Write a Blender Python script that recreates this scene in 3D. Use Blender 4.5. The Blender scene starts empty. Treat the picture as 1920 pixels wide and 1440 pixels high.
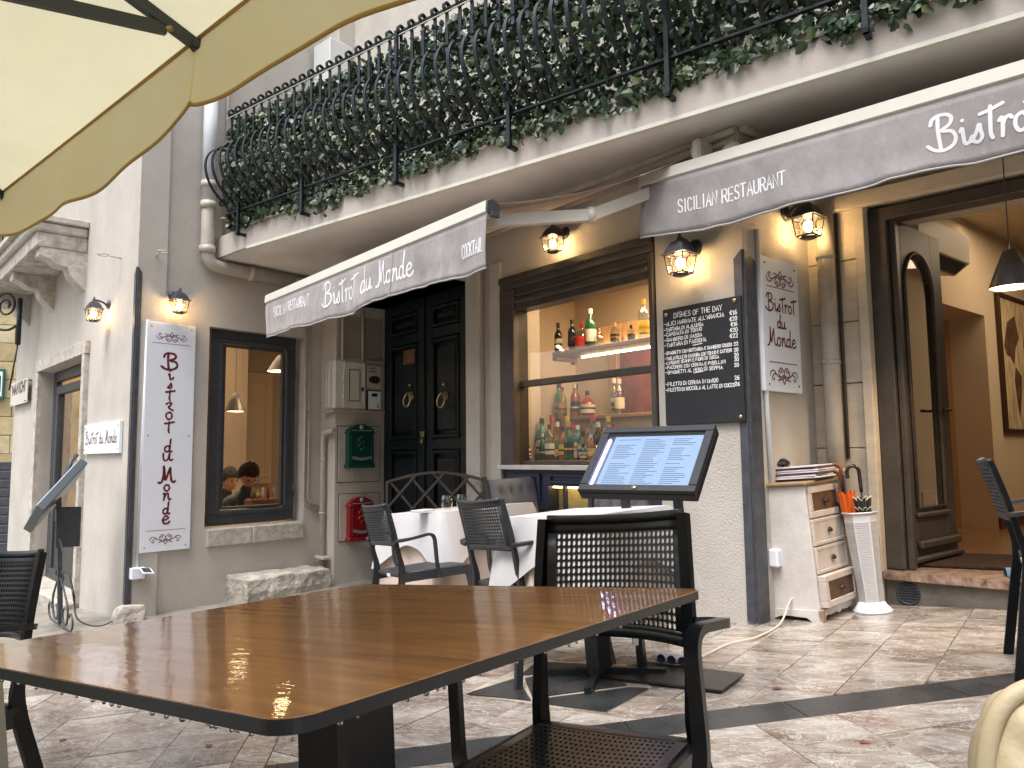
import bpy, math, random
from mathutils import Vector, Matrix
from mathutils.geometry import tessellate_polygon
random.seed(7)
C = bpy.context.scene.collection
R = math.radians
sc = bpy.context.scene

# ------------------------------------------------------------------ camera
FPX, CX, CY = 1424.0, 960.0, 720.0
_u = Vector((797 - CX, -14400 - CY, FPX)).normalized()
_f = Vector((0, 0, 1)); _Y = (_f - _u * _f.dot(_u)).normalized(); _X = _Y.cross(_u)
CAMR = Matrix((_X, _Y, _u))                       # picture axes (right, down, forward) -> world
def ray(x, y): return (CAMR @ Vector((x - CX, y - CY, FPX))).normalized()
cam = bpy.data.cameras.new('camera'); camo = bpy.data.objects.new('camera', cam); C.objects.link(camo)
rx = CAMR @ Vector((1, 0, 0)); uy = CAMR @ Vector((0, -1, 0)); bz = CAMR @ Vector((0, 0, -1))
camo.matrix_world = Matrix(((rx.x, uy.x, bz.x, 0), (rx.y, uy.y, bz.y, 0), (rx.z, uy.z, bz.z, 0), (0, 0, 0, 1)))
cam.sensor_width = 36; cam.lens = FPX / 1920 * 36; cam.clip_start = 0.02; cam.clip_end = 400
sc.camera = camo

# ------------------------------------------------------------------ sky and sun (overcast)
w = bpy.data.worlds.new('World'); sc.world = w; w.use_nodes = True
nt = w.node_tree; bg = nt.nodes['Background']
sky = nt.nodes.new('ShaderNodeTexSky'); sky.sky_type = 'NISHITA'; sky.sun_disc = False
SUN_EL, SUN_AZ = R(66), R(215)
sky.sun_elevation = SUN_EL; sky.sun_rotation = SUN_AZ; sky.dust_density = 4.0; sky.air_density = 1.0; sky.ozone_density = 0.6
hs = nt.nodes.new('ShaderNodeHueSaturation'); hs.inputs['Saturation'].default_value = 0.55
nt.links.new(sky.outputs[0], hs.inputs['Color']); nt.links.new(hs.outputs[0], bg.inputs['Color'])
bg.inputs['Strength'].default_value = 0.15
sl = bpy.data.lights.new('sun', 'SUN'); sl.energy = 1.0; sl.angle = R(25); sl.color = (1, .97, .93)
so = bpy.data.objects.new('sun', sl); C.objects.link(so)
so.rotation_euler = (R(90) - SUN_EL, 0, -SUN_AZ + math.pi)
so.location = (0, -5, 20)
sc.view_settings.view_transform = 'Standard'; sc.view_settings.look = 'None'
sc.view_settings.gamma = 1.0; sc.view_settings.use_curve_mapping = False
sc.view_settings.exposure = 1.36
sc.render.engine = 'CYCLES'
sc.cycles.max_bounces = 10; sc.cycles.transparent_max_bounces = 16; sc.cycles.sample_clamp_indirect = 4.0
sc.cycles.caustics_reflective = False; sc.cycles.caustics_refractive = False

# ------------------------------------------------------------------ ground plane and wall frames
GN = Vector((-.0741, .0282, 1.0))
def gz(x, y): return -.929 + .0741 * x - .0282 * y
def hit(x, y, P, N):
    d = ray(x, y); return d * (P.dot(N) / d.dot(N))
def gnd(x, y, up=0.0): return hit(x, y, Vector((0, 0, -.929 + up)), GN)
def hz(x, y, z): d = ray(x, y); return d * (z / d.z)
def azx(x): d = ray(x, 854); return math.atan2(d.x, d.y)
class Wall:
    """vertical plane: s runs along it, z is height, o is distance out of it (towards the street)"""
    def __init__(self, P, az=None, d=None, out=None):
        self.P = Vector((P[0], P[1], 0)); self.d = d.normalized() if d else Vector((math.sin(az), math.cos(az), 0))
        n = Vector((self.d.y, -self.d.x, 0))
        if out is None: out = -1 if n.dot(self.P) > 0 else 1
        self.o = n * out
    def p(self, s, z, o=0.0):
        v = self.P + self.d * s + self.o * o; return Vector((v.x, v.y, z))
    def px(self, x, y, o=0.0):
        q = hit(x, y, self.P + self.o * o, self.o); return (q - self.P).dot(self.d), q.z
    def w(self, x, y, o=0.0): return hit(x, y, self.P + self.o * o, self.o)
    def M(self, s, z, o=0.0):       # frame: x along, y out, z up
        m = Matrix.Identity(4); a = self.d; b = self.o; q = self.p(s, z, o)
        for i in range(3): m[i][0] = a[i]; m[i][1] = b[i]; m[i][3] = q[i]
        return m
K = gnd(1420, 1172); K2 = gnd(235, 1160); Q3 = gnd(1655, 1133)
F = Wall(K, azx(-225)); L = Wall(K2, azx(2250)); L2 = Wall(K, azx(2633))
F3 = Wall(Q3, azx(-600)); F2 = Wall(K2, azx(-351))
def inter(A, B):
    a, b, r = A.d, B.d, (B.P - A.P); det = a.x * -b.y + b.x * a.y
    return ((r.x * -b.y + b.x * r.y) / det)

# ------------------------------------------------------------------ materials
MATS = {}
def mat(name, col, rough=.6, metal=0.0, var=0.0, vscale=6.0, bump=0.0, bscale=60.0, coat=0.0, emit=0.0, ecol=None,
        alpha=1.0, trans=0.0, col2=None, detail=6, dist=0.02, rvar=0.0, stretch=None, sheen=0.0, ior=1.45, spec=.5):
    if name in MATS: return MATS[name]
    m = bpy.data.materials.new(name); m.use_nodes = True; n = m.node_tree; b = n.nodes['Principled BSDF']
    c = tuple(col) + (1,); b.inputs['Base Color'].default_value = c
    b.inputs['Roughness'].default_value = rough; b.inputs['Metallic'].default_value = metal
    b.inputs['Coat Weight'].default_value = coat; b.inputs['Coat Roughness'].default_value = .08
    b.inputs['Transmission Weight'].default_value = trans; b.inputs['IOR'].default_value = ior
    b.inputs['Specular IOR Level'].default_value = spec
    if sheen: b.inputs['Sheen Weight'].default_value = sheen
    if emit:
        b.inputs['Emission Color'].default_value = tuple(ecol or col) + (1,); b.inputs['Emission Strength'].default_value = emit
    tc = None
    def coords():
        nonlocal tc
        if tc is None:
            g = n.nodes.new('ShaderNodeTexCoord'); tc = g.outputs['Object']
            if stretch:
                mp = n.nodes.new('ShaderNodeMapping'); mp.inputs['Scale'].default_value = stretch
                n.links.new(tc, mp.inputs['Vector']); tc = mp.outputs[0]
        return tc
    if var or col2:
        t = n.nodes.new('ShaderNodeTexNoise'); t.inputs['Scale'].default_value = vscale; t.inputs['Detail'].default_value = detail
        t.inputs['Roughness'].default_value = .62
        n.links.new(coords(), t.inputs['Vector'])
        rp = n.nodes.new('ShaderNodeValToRGB'); rp.color_ramp.elements[0].position = .3; rp.color_ramp.elements[1].position = .7
        lo = tuple(max(0, x * (1 - var)) for x in col); hi = tuple(min(1, x * (1 + var)) for x in col)
        if col2: lo, hi = tuple(col2), tuple(col)
        rp.color_ramp.elements[0].color = lo + (1,); rp.color_ramp.elements[1].color = hi + (1,)
        n.links.new(t.outputs['Fac'], rp.inputs[0]); n.links.new(rp.outputs[0], b.inputs['Base Color'])
        if rvar:
            mr = n.nodes.new('ShaderNodeMapRange'); mr.inputs['To Min'].default_value = max(0, rough - rvar); mr.inputs['To Max'].default_value = rough + rvar
            n.links.new(t.outputs['Fac'], mr.inputs[0]); n.links.new(mr.outputs[0], b.inputs['Roughness'])
    if bump:
        t2 = n.nodes.new('ShaderNodeTexNoise'); t2.inputs['Scale'].default_value = bscale; t2.inputs['Detail'].default_value = 4
        n.links.new(coords(), t2.inputs['Vector'])
        bm = n.nodes.new('ShaderNodeBump'); bm.inputs['Strength'].default_value = bump; bm.inputs['Distance'].default_value = dist
        n.links.new(t2.outputs['Fac'], bm.inputs['Height']); n.links.new(bm.outputs[0], b.inputs['Normal'])
    MATS[name] = m; return m

def glass_mat(name, tint=(1, 1, 1), rough=0.0, refl=1.0):
    if name in MATS: return MATS[name]
    m = bpy.data.materials.new(name); m.use_nodes = True; n = m.node_tree; n.nodes.clear()
    out = n.nodes.new('ShaderNodeOutputMaterial'); tr = n.nodes.new('ShaderNodeBsdfTransparent'); gl = n.nodes.new('ShaderNodeBsdfGlossy')
    tr.inputs[0].default_value = tuple(tint) + (1,); gl.inputs['Roughness'].default_value = rough
    fr = n.nodes.new('ShaderNodeFresnel'); fr.inputs['IOR'].default_value = 1.5
    mu = n.nodes.new('ShaderNodeMath'); mu.operation = 'MULTIPLY'; mu.inputs[1].default_value = 1.9 * refl; mu.use_clamp = True
    mx = n.nodes.new('ShaderNodeMixShader')
    ge = n.nodes.new('ShaderNodeNewGeometry'); sb_ = n.nodes.new('ShaderNodeMath'); sb_.operation = 'SUBTRACT'; sb_.inputs[0].default_value = 1; n.links.new(ge.outputs['Backfacing'], sb_.inputs[1])
    m2 = n.nodes.new('ShaderNodeMath'); m2.operation = 'MULTIPLY'; n.links.new(mu.outputs[0], m2.inputs[0]); n.links.new(sb_.outputs[0], m2.inputs[1])
    n.links.new(fr.outputs[0], mu.inputs[0]); n.links.new(m2.outputs[0], mx.inputs[0])
    n.links.new(tr.outputs[0], mx.inputs[1]); n.links.new(gl.outputs[0], mx.inputs[2]); n.links.new(mx.outputs[0], out.inputs[0])
    MATS[name] = m; return m

def stucco(name, col, streak=.25, bump=.38, dirt=True):
    m = bpy.data.materials.new(name); m.use_nodes = True; n = m.node_tree; b = n.nodes['Principled BSDF']; b.inputs['Roughness'].default_value = .9
    b.inputs['Specular IOR Level'].default_value = .2
    tc = n.nodes.new('ShaderNodeTexCoord'); o = tc.outputs['Object']
    big = n.nodes.new('ShaderNodeTexNoise'); big.inputs['Scale'].default_value = 1.6; big.inputs['Detail'].default_value = 8; big.inputs['Roughness'].default_value = .65
    n.links.new(o, big.inputs['Vector'])
    mp = n.nodes.new('ShaderNodeMapping'); mp.inputs['Scale'].default_value = (3.2, 3.2, .5); n.links.new(o, mp.inputs['Vector'])
    st = n.nodes.new('ShaderNodeTexNoise'); st.inputs['Scale'].default_value = 1.2; st.inputs['Detail'].default_value = 5; n.links.new(mp.outputs[0], st.inputs['Vector'])
    r1 = n.nodes.new('ShaderNodeValToRGB'); e = r1.color_ramp.elements
    e[0].position = .28; e[0].color = tuple(c * .84 for c in col) + (1,); e[1].position = .68; e[1].color = tuple(min(1, c * 1.06) for c in col) + (1,)
    n.links.new(big.outputs['Fac'], r1.inputs[0])
    r2 = n.nodes.new('ShaderNodeMapRange'); r2.inputs['From Min'].default_value = .3; r2.inputs['From Max'].default_value = .55
    r2.inputs['To Min'].default_value = 1 - streak; r2.inputs['To Max'].default_value = 1; n.links.new(st.outputs['Fac'], r2.inputs[0])
    mul = n.nodes.new('ShaderNodeMixRGB'); mul.blend_type = 'MULTIPLY'; mul.inputs[0].default_value = 1
    n.links.new(r1.outputs[0], mul.inputs[1]); n.links.new(r2.outputs[0], mul.inputs[2]); n.links.new(mul.outputs[0], b.inputs['Base Color'])
    g1 = n.nodes.new('ShaderNodeTexNoise'); g1.inputs['Scale'].default_value = 75; g1.inputs['Detail'].default_value = 3; n.links.new(o, g1.inputs['Vector'])
    g2 = n.nodes.new('ShaderNodeTexVoronoi'); g2.inputs['Scale'].default_value = 110; n.links.new(o, g2.inputs['Vector'])
    ad = n.nodes.new('ShaderNodeMath'); ad.operation = 'MULTIPLY_ADD'; ad.inputs[1].default_value = .35
    n.links.new(g2.outputs['Distance'], ad.inputs[0]); n.links.new(g1.outputs['Fac'], ad.inputs[2])
    bp = n.nodes.new('ShaderNodeBump'); bp.inputs['Strength'].default_value = bump; bp.inputs['Distance'].default_value = .012
    n.links.new(ad.outputs[0], bp.inputs['Height']); n.links.new(bp.outputs[0], b.inputs['Normal'])
    MATS[name] = m; return m

# ------------------------------------------------------------------ mesh builder
class MB:
    def __init__(self): self.v = []; self.f = []; self.smooth = []
    def add(self, vs, fs, sm=False):
        k = len(self.v); self.v += [Vector(v) for v in vs]; self.f += [tuple(i + k for i in f) for f in fs]; self.smooth += [sm] * len(fs); return self
    def box(self, M, x0, x1, y0, y1, z0, z1, bev=0.0):
        x0, x1 = min(x0, x1), max(x0, x1); y0, y1 = min(y0, y1), max(y0, y1); z0, z1 = min(z0, z1), max(z0, z1)
        if M.determinant() < 0:      # mirrored wall frame: build in a right-handed one
            M = M @ Matrix.Diagonal((-1, 1, 1, 1)); x0, x1 = -x1, -x0
        if bev > 0: return self.bbox(M, x0, x1, y0, y1, z0, z1, bev)
        vs = [M @ Vector(p) for p in ((x0, y0, z0), (x1, y0, z0), (x1, y1, z0), (x0, y1, z0), (x0, y0, z1), (x1, y0, z1), (x1, y1, z1), (x0, y1, z1))]
        return self.add(vs, [(0, 3, 2, 1), (4, 5, 6, 7), (0, 1, 5, 4), (1, 2, 6, 5), (2, 3, 7, 6), (3, 0, 4, 7)])
    def bbox(self, M, x0, x1, y0, y1, z0, z1, b):
        # bevelled box: 24 verts
        b = min(b, abs(x1 - x0) * .49, abs(y1 - y0) * .49, abs(z1 - z0) * .49)
        X = (x0, x1); Yy = (y0, y1); Z = (z0, z1); vs = []; idx = {}
        for i in (0, 1):
            for j in (0, 1):
                for k in (0, 1):
                    sx, sy, sz = (1, -1)[i], (1, -1)[j], (1, -1)[k]
                    for a in range(3):
                        p = [X[i] + sx * b, Yy[j] + sy * b, Z[k] + sz * b]; p[a] = (X[i], Yy[j], Z[k])[a]
                        idx[(i, j, k, a)] = len(vs); vs.append(M @ Vector(p))
        fs = []
        for a in range(3):
            o1, o2 = [(1, 2), (2, 0), (0, 1)][a]
            for side in (0, 1):
                q = []
                for (p1, p2) in ((0, 0), (1, 0), (1, 1), (0, 1)):
                    key = [0, 0, 0]; key[a] = side; key[o1] = p1; key[o2] = p2; q.append(idx[(key[0], key[1], key[2], a)])
                fs.append(tuple(q if side else q[::-1]))
        for a in range(3):
            o1, o2 = [(1, 2), (2, 0), (0, 1)][a]
            for p1 in (0, 1):
                for p2 in (0, 1):
                    k0 = [0, 0, 0]; k0[o1] = p1; k0[o2] = p2; k1 = list(k0); k1[a] = 1
                    q = (idx[(*k0, o1)], idx[(*k1, o1)], idx[(*k1, o2)], idx[(*k0, o2)])
                    fs.append(q if (p1 + p2) % 2 else q[::-1])
        for i in (0, 1):
            for j in (0, 1):
                for k in (0, 1):
                    q = (idx[(i, j, k, 0)], idx[(i, j, k, 1)], idx[(i, j, k, 2)]); fs.append(q if (i + j + k) % 2 else q[::-1])
        return self.add(vs, fs)
    def quad(self, a, b, c, d): return self.add([a, b, c, d], [(0, 1, 2, 3)])
    def tube(self, pts, r, n=8, caps=True, closed=False, sx=1.0, up=None):
        pts = [Vector(p) for p in pts]; N = len(pts); rs = r if isinstance(r, (list, tuple)) else [r] * N
        vs = []; u = None
        for i, p in enumerate(pts):
            if closed: t = (pts[(i + 1) % N] - pts[i - 1])
            else: t = (pts[min(i + 1, N - 1)] - pts[max(i - 1, 0)])
            t.normalize()
            if up is not None:
                a = Vector(up); u = (a - t * a.dot(t))
                if u.length < 1e-4: u = t.orthogonal()
                u.normalize()
            elif u is None: u = t.orthogonal().normalized()
            else:
                u = (u - t * u.dot(t)); u = u.normalized() if u.length > 1e-6 else t.orthogonal().normalized()
            v = t.cross(u)
            for k in range(n):
                a = 2 * math.pi * k / n; vs.append(p + u * math.cos(a) * rs[i] + v * math.sin(a) * rs[i] * sx)
        fs = []
        M_ = N if closed else N - 1
        for i in range(M_):
            for k in range(n):
                a = i * n + k; b = i * n + (k + 1) % n; c = ((i + 1) % N) * n + (k + 1) % n; d = ((i + 1) % N) * n + k
                fs.append((a, b, c, d))
        self.add(vs, fs, True)
        if caps and not closed:
            k0 = len(self.v) - N * n
            self.f.append(tuple(k0 + k for k in range(n))[::-1]); self.f.append(tuple(k0 + (N - 1) * n + k for k in range(n))); self.smooth += [False, False]
        return self
    def bar(self, pts, w, t, side, smooth=False):
        """flat bar swept along pts: w across 'side', t thick"""
        pts = [Vector(p) for p in pts]; N = len(pts); vs = []
        ws = w if isinstance(w, (list, tuple)) else [w] * N
        for i, p in enumerate(pts):
            tt = (pts[min(i + 1, N - 1)] - pts[max(i - 1, 0)]).normalized(); s = Vector(side); s = (s - tt * s.dot(tt)).normalized(); q = tt.cross(s)
            for a, b in ((-1, -1), (1, -1), (1, 1), (-1, 1)): vs.append(p + s * a * ws[i] / 2 + q * b * t / 2)
        fs = [(0, 3, 2, 1), tuple(4 * (N - 1) + k for k in range(4))]
        for i in range(N - 1):
            for k in range(4): fs.append((4 * i + k, 4 * i + (k + 1) % 4, 4 * i + 4 + (k + 1) % 4, 4 * i + 4 + k))
        return self.add(vs, fs, smooth)
    def lathe(self, M, prof, n=20, smooth=True, caps=True):
        vs = []; N = len(prof)
        for (r, z) in prof:
            for k in range(n): a = 2 * math.pi * k / n; vs.append(M @ Vector((r * math.cos(a), r * math.sin(a), z)))
        fs = [(i * n + k, i * n + (k + 1) % n, (i + 1) * n + (k + 1) % n, (i + 1) * n + k) for i in range(N - 1) for k in range(n)]
        self.add(vs, fs, smooth)
        if caps:
            k0 = len(self.v) - N * n
            if prof[0][0] > 1e-5: self.f.append(tuple(k0 + k for k in range(n))[::-1]); self.smooth.append(False)
            if prof[-1][0] > 1e-5: self.f.append(tuple(k0 + (N - 1) * n + k for k in range(n))); self.smooth.append(False)
        return self
    def prism(self, poly, ext):
        """poly: 3D points (any simple polygon); ext: extrusion vector"""
        poly = [Vector(p) for p in poly]; ext = Vector(ext); n = len(poly)
        tri = tessellate_polygon([poly])
        vs = poly + [p + ext for p in poly]
        nrm = Vector((0, 0, 0))
        for i in range(n): nrm += poly[i].cross(poly[(i + 1) % n])
        flip = nrm.dot(ext) > 0
        fs = []
        if n <= 4: fs = [tuple(range(n))[::-1] if flip else tuple(range(n)), tuple(range(n, 2 * n)) if flip else tuple(range(n, 2 * n))[::-1]]
        else:
            for t in tri:
                a, b, c = t
                tn = (poly[b] - poly[a]).cross(poly[c] - poly[a])
                if tn.dot(ext) > 0: a, b, c = a, c, b
                fs.append((a, b, c)); fs.append((a + n, c + n, b + n))
        for i in range(n):
            j = (i + 1) % n
            fs.append((i, j, j + n, i + n) if flip else (j, i, i + n, j + n))
        return self.add(vs, fs)
    def sphere(self, c, r, n=12, m=8, sc_=(1, 1, 1), M=None):
        prof = [(math.sin(math.pi * i / m), -math.cos(math.pi * i / m)) for i in range(m + 1)]
        T = Matrix.Translation(Vector(c)) @ (M or Matrix.Identity(4)) @ Matrix.Diagonal((r * sc_[0], r * sc_[1], r * sc_[2], 1))
        return self.lathe(T, [(max(a, 1e-6), b) for a, b in prof], n, True, False)
    def grid(self, fn, nu, nv, smooth=True, closed_u=False):
        vs = [fn(i / nu, j / nv) for j in range(nv + 1) for i in range(nu + (0 if closed_u else 1))]
        W_ = nu if closed_u else nu + 1
        fs = [(j * W_ + i, j * W_ + (i + 1) % W_, (j + 1) * W_ + (i + 1) % W_, (j + 1) * W_ + i) for j in range(nv) for i in range(nu)]
        return self.add(vs, fs, smooth)
    def sheet(self, fn, nu, nv, t, nrm, smooth=True):
        """double skinned sheet of thickness t along nrm(u,v)"""
        a = lambda u, v: Vector(fn(u, v)); 
        W_ = nu + 1; top = [a(i / nu, j / nv) for j in range(nv + 1) for i in range(W_)]
        bot = [a(i / nu, j / nv) - Vector(nrm) * t for j in range(nv + 1) for i in range(W_)]
        n0 = len(top); fs = []
        for j in range(nv):
            for i in range(nu):
                q = (j * W_ + i, j * W_ + i + 1, (j + 1) * W_ + i + 1, (j + 1) * W_ + i); fs.append(q); fs.append(tuple(k + n0 for k in q[::-1]))
        for i in range(nu):
            fs.append((i + 1, i, i + n0, i + 1 + n0)); b = nv * W_; fs.append((b + i, b + i + 1, b + i + 1 + n0, b + i + n0))
        for j in range(nv):
            fs.append((j * W_, (j + 1) * W_, (j + 1) * W_ + n0, j * W_ + n0)); c = j * W_ + nu; fs.append((c + W_, c, c + n0, c + W_ + n0))
        return self.add(top + bot, fs, smooth)

ROOT = {}
def empty(name, label, cat, M, group=None):
    o = bpy.data.objects.new(name, None); o.empty_display_size = .1; C.objects.link(o); o.matrix_world = M
    o['label'] = label; o['category'] = cat
    if group: o['group'] = group
    ROOT[o.name] = M.inverted(); return o
def mk(name, mb, material, parent=None, inv=None, local=False):
    me = bpy.data.meshes.new(name)
    if parent is not None and not local:
        r = parent
        while r.parent is not None: r = r.parent
        iv = ROOT[r.name]; vs = [iv @ v for v in mb.v]
    else: vs = mb.v
    me.from_pydata([tuple(v) for v in vs], [], mb.f); me.materials.append(material)
    me.polygons.foreach_set('use_smooth', mb.smooth); me.update()
    o = bpy.data.objects.new(name, me); C.objects.link(o)
    if parent is not None: o.parent = parent
    return o
def top(name, mb, material, label, cat, group=None, origin=None):
    """a thing that is one mesh; origin at its base"""
    if origin is None:
        xs = [v.x for v in mb.v]; ys = [v.y for v in mb.v]; zs = [v.z for v in mb.v]
        origin = Vector(((min(xs) + max(xs)) / 2, (min(ys) + max(ys)) / 2, min(zs)))
    mb.v = [v - origin for v in mb.v]; o = mk(name, mb, material); o.location = origin
    o['label'] = label; o['category'] = cat
    if group: o['group'] = group
    return o
def struct(name, mb, material):
    o = mk(name, mb, material); o['kind'] = 'structure'; return o
def T(x, y, z): return Matrix.Translation((x, y, z))
def RZ(a): return Matrix.Rotation(a, 4, 'Z')
I4 = Matrix.Identity(4)
def copy_tree(root, M, label=None, name=None):
    r = root.copy(); C.objects.link(r); r.matrix_world = M; ROOT[r.name] = M.inverted()
    if label: r['label'] = label
    for ch in list(root.children):
        c = ch.copy(); C.objects.link(c); c.parent = r
        for g in list(ch.children):
            d = g.copy(); C.objects.link(d); d.parent = c
    return r
def smooth_path(pts, n=6, closed=False):
    P = [Vector(p) for p in pts]; out = []; N = len(P)
    rng = range(N if closed else N - 1)
    for i in rng:
        if closed: p0, p1, p2, p3 = P[i - 1], P[i], P[(i + 1) % N], P[(i + 2) % N]
        else: p0, p1, p2, p3 = P[max(i - 1, 0)], P[i], P[i + 1], P[min(i + 2, N - 1)]
        for k in range(n):
            t = k / n; out.append(.5 * ((2 * p1) + (p2 - p0) * t + (2 * p0 - 5 * p1 + 4 * p2 - p3) * t * t + (3 * p1 - p0 - 3 * p2 + p3) * t ** 3))
    if not closed: out.append(P[-1])
    return out
# ------------------------------------------------------------------ lettering: pen strokes laid on a surface
# block capitals on a 4 x 6 grid
G = {
'A': [[(0,0),(2,6),(4,0)],[(.8,2.2),(3.2,2.2)]], 'B': [[(0,0),(0,6),(2.4,6),(3.4,5.2),(3.2,3.8),(2.2,3.2),(0,3.2)],[(2.2,3.2),(3.7,2.4),(3.7,.8),(2.4,0),(0,0)]],
'C': [[(3.8,5),(2.8,6),(1.2,6),(.2,4.8),(.2,1.2),(1.2,0),(2.8,0),(3.8,1)]], 'D': [[(0,0),(0,6),(2.2,6),(3.8,4.6),(3.8,1.4),(2.2,0),(0,0)]],
'E': [[(3.6,6),(0,6),(0,0),(3.6,0)],[(0,3.1),(2.9,3.1)]], 'F': [[(3.6,6),(0,6),(0,0)],[(0,3.1),(2.9,3.1)]],
'G': [[(3.8,5),(2.8,6),(1.2,6),(.2,4.8),(.2,1.2),(1.2,0),(2.8,0),(3.8,1),(3.8,2.8),(2.2,2.8)]], 'H': [[(0,0),(0,6)],[(3.8,0),(3.8,6)],[(0,3),(3.8,3)]],
'I': [[(1,0),(1,6)]], 'K': [[(0,0),(0,6)],[(3.6,6),(0,2.6)],[(1.2,3.6),(3.8,0)]], 'L': [[(0,6),(0,0),(3.4,0)]],
'M': [[(0,0),(.2,6),(2.2,2),(4.2,6),(4.4,0)]], 'N': [[(0,0),(0,6),(3.8,0),(3.8,6)]], 'O': [[(1.2,0),(.1,1.3),(.1,4.7),(1.2,6),(2.8,6),(3.9,4.7),(3.9,1.3),(2.8,0),(1.2,0)]],
'P': [[(0,0),(0,6),(2.6,6),(3.7,5.2),(3.7,3.6),(2.6,2.8),(0,2.8)]], 'R': [[(0,0),(0,6),(2.6,6),(3.7,5.2),(3.7,3.7),(2.6,3),(0,3)],[(2,3),(3.9,0)]],
'S': [[(3.7,5.1),(2.7,6),(1.1,6),(.2,5),(.6,3.7),(3.2,2.5),(3.8,1.2),(2.8,0),(1,0),(.1,1)]], 'T': [[(-.1,6),(3.9,6)],[(1.9,6),(1.9,0)]],
'U': [[(0,6),(0,1.2),(1.1,0),(2.7,0),(3.8,1.2),(3.8,6)]], 'V': [[(0,6),(1.9,0),(3.8,6)]], 'Y': [[(0,6),(1.9,3),(3.8,6)],[(1.9,3),(1.9,0)]], 'Z': [[(0,6),(3.7,6),(0,0),(3.8,0)]],
'Q': [[(1.2,0),(.1,1.3),(.1,4.7),(1.2,6),(2.8,6),(3.9,4.7),(3.9,1.3),(2.8,0),(1.2,0)],[(2.4,1.6),(4,-.4)]],
'0': [[(1.2,0),(.1,1.3),(.1,4.7),(1.2,6),(2.4,6),(3.5,4.7),(3.5,1.3),(2.4,0),(1.2,0)]], '1': [[(.2,4.6),(1.4,6),(1.4,0)]],
'2': [[(.1,4.8),(1.1,6),(2.7,6),(3.5,4.7),(3,3.2),(0,0),(3.7,0)]], '6': [[(3.2,5.8),(1.4,5),(.2,2.8),(.2,1),(1.3,0),(2.6,0),(3.6,1),(3.5,2.4),(2.3,3.2),(.4,2.2)]],
'8': [[(1.8,3.1),(.5,4),(.5,5.2),(1.8,6),(3.1,5.2),(3.1,4),(1.8,3.1),(.2,2),(.2,.9),(1.8,0),(3.4,.9),(3.4,2),(1.8,3.1)]], '5': [[(3.4,6),(.6,6),(.3,3.4),(2.2,3.8),(3.6,2.6),(3.4,.8),(2,0),(.2,.6)]],
'4': [[(2.8,0),(2.8,6),(0,1.8),(3.8,1.8)]], '3': [[(.2,5.4),(1.6,6),(3,5.2),(2.8,3.7),(1.4,3.1),(3.2,2.4),(3.4,.9),(2,0),(.1,.6)]],
'E$': [[(3.8,5.2),(2.6,6),(1.4,5.4),(.8,3.4),(.9,1.6),(1.8,.1),(3.6,.6)],[(0,3.7),(2.8,3.7)],[(0,2.4),(2.6,2.4)]],
'-': [[(0,3),(3,3)]], "'": [[(.5,6.4),(.2,4.9)]], '/': [[(0,0),(3,6)]], '.': [[(.4,0),(.6,.1)]], ':': [[(.4,1.5),(.5,1.6)],[(.4,4.4),(.5,4.5)]],
}
WID = {'I': 2, 'M': 4.4, "'": 1, '.': 1, '1': 2, ' ': 2.6, ':': 1}
def block_text(s, h, gap=1.25, wx=1.0, jit=0.0, rnd=None):
    """-> (strokes in 2-D metres, width)"""
    k = h / 6; x = 0; out = []
    s = s.replace('€', '\x01')
    for ch in s:
        if ch == ' ': x += 2.8 * k * wx; continue
        g = G['E$'] if ch == '\x01' else G.get(ch, G['-'])
        sc_ = 1; dy = 0
        if jit and rnd: sc_ = 1 + rnd.uniform(-jit, jit) * 1.2; dy = rnd.uniform(-jit, jit) * h
        for st in g:
            out.append([(x + (px_ + (rnd.uniform(-1, 1) * jit * 2 if jit else 0)) * k * wx, (py_ * sc_ + (rnd.uniform(-1, 1) * jit * 2 if jit else 0)) * k + dy) for px_, py_ in st])
        x += (WID.get(ch, 3.9) + gap) * k * wx
    return out, x - gap * k * wx
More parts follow.
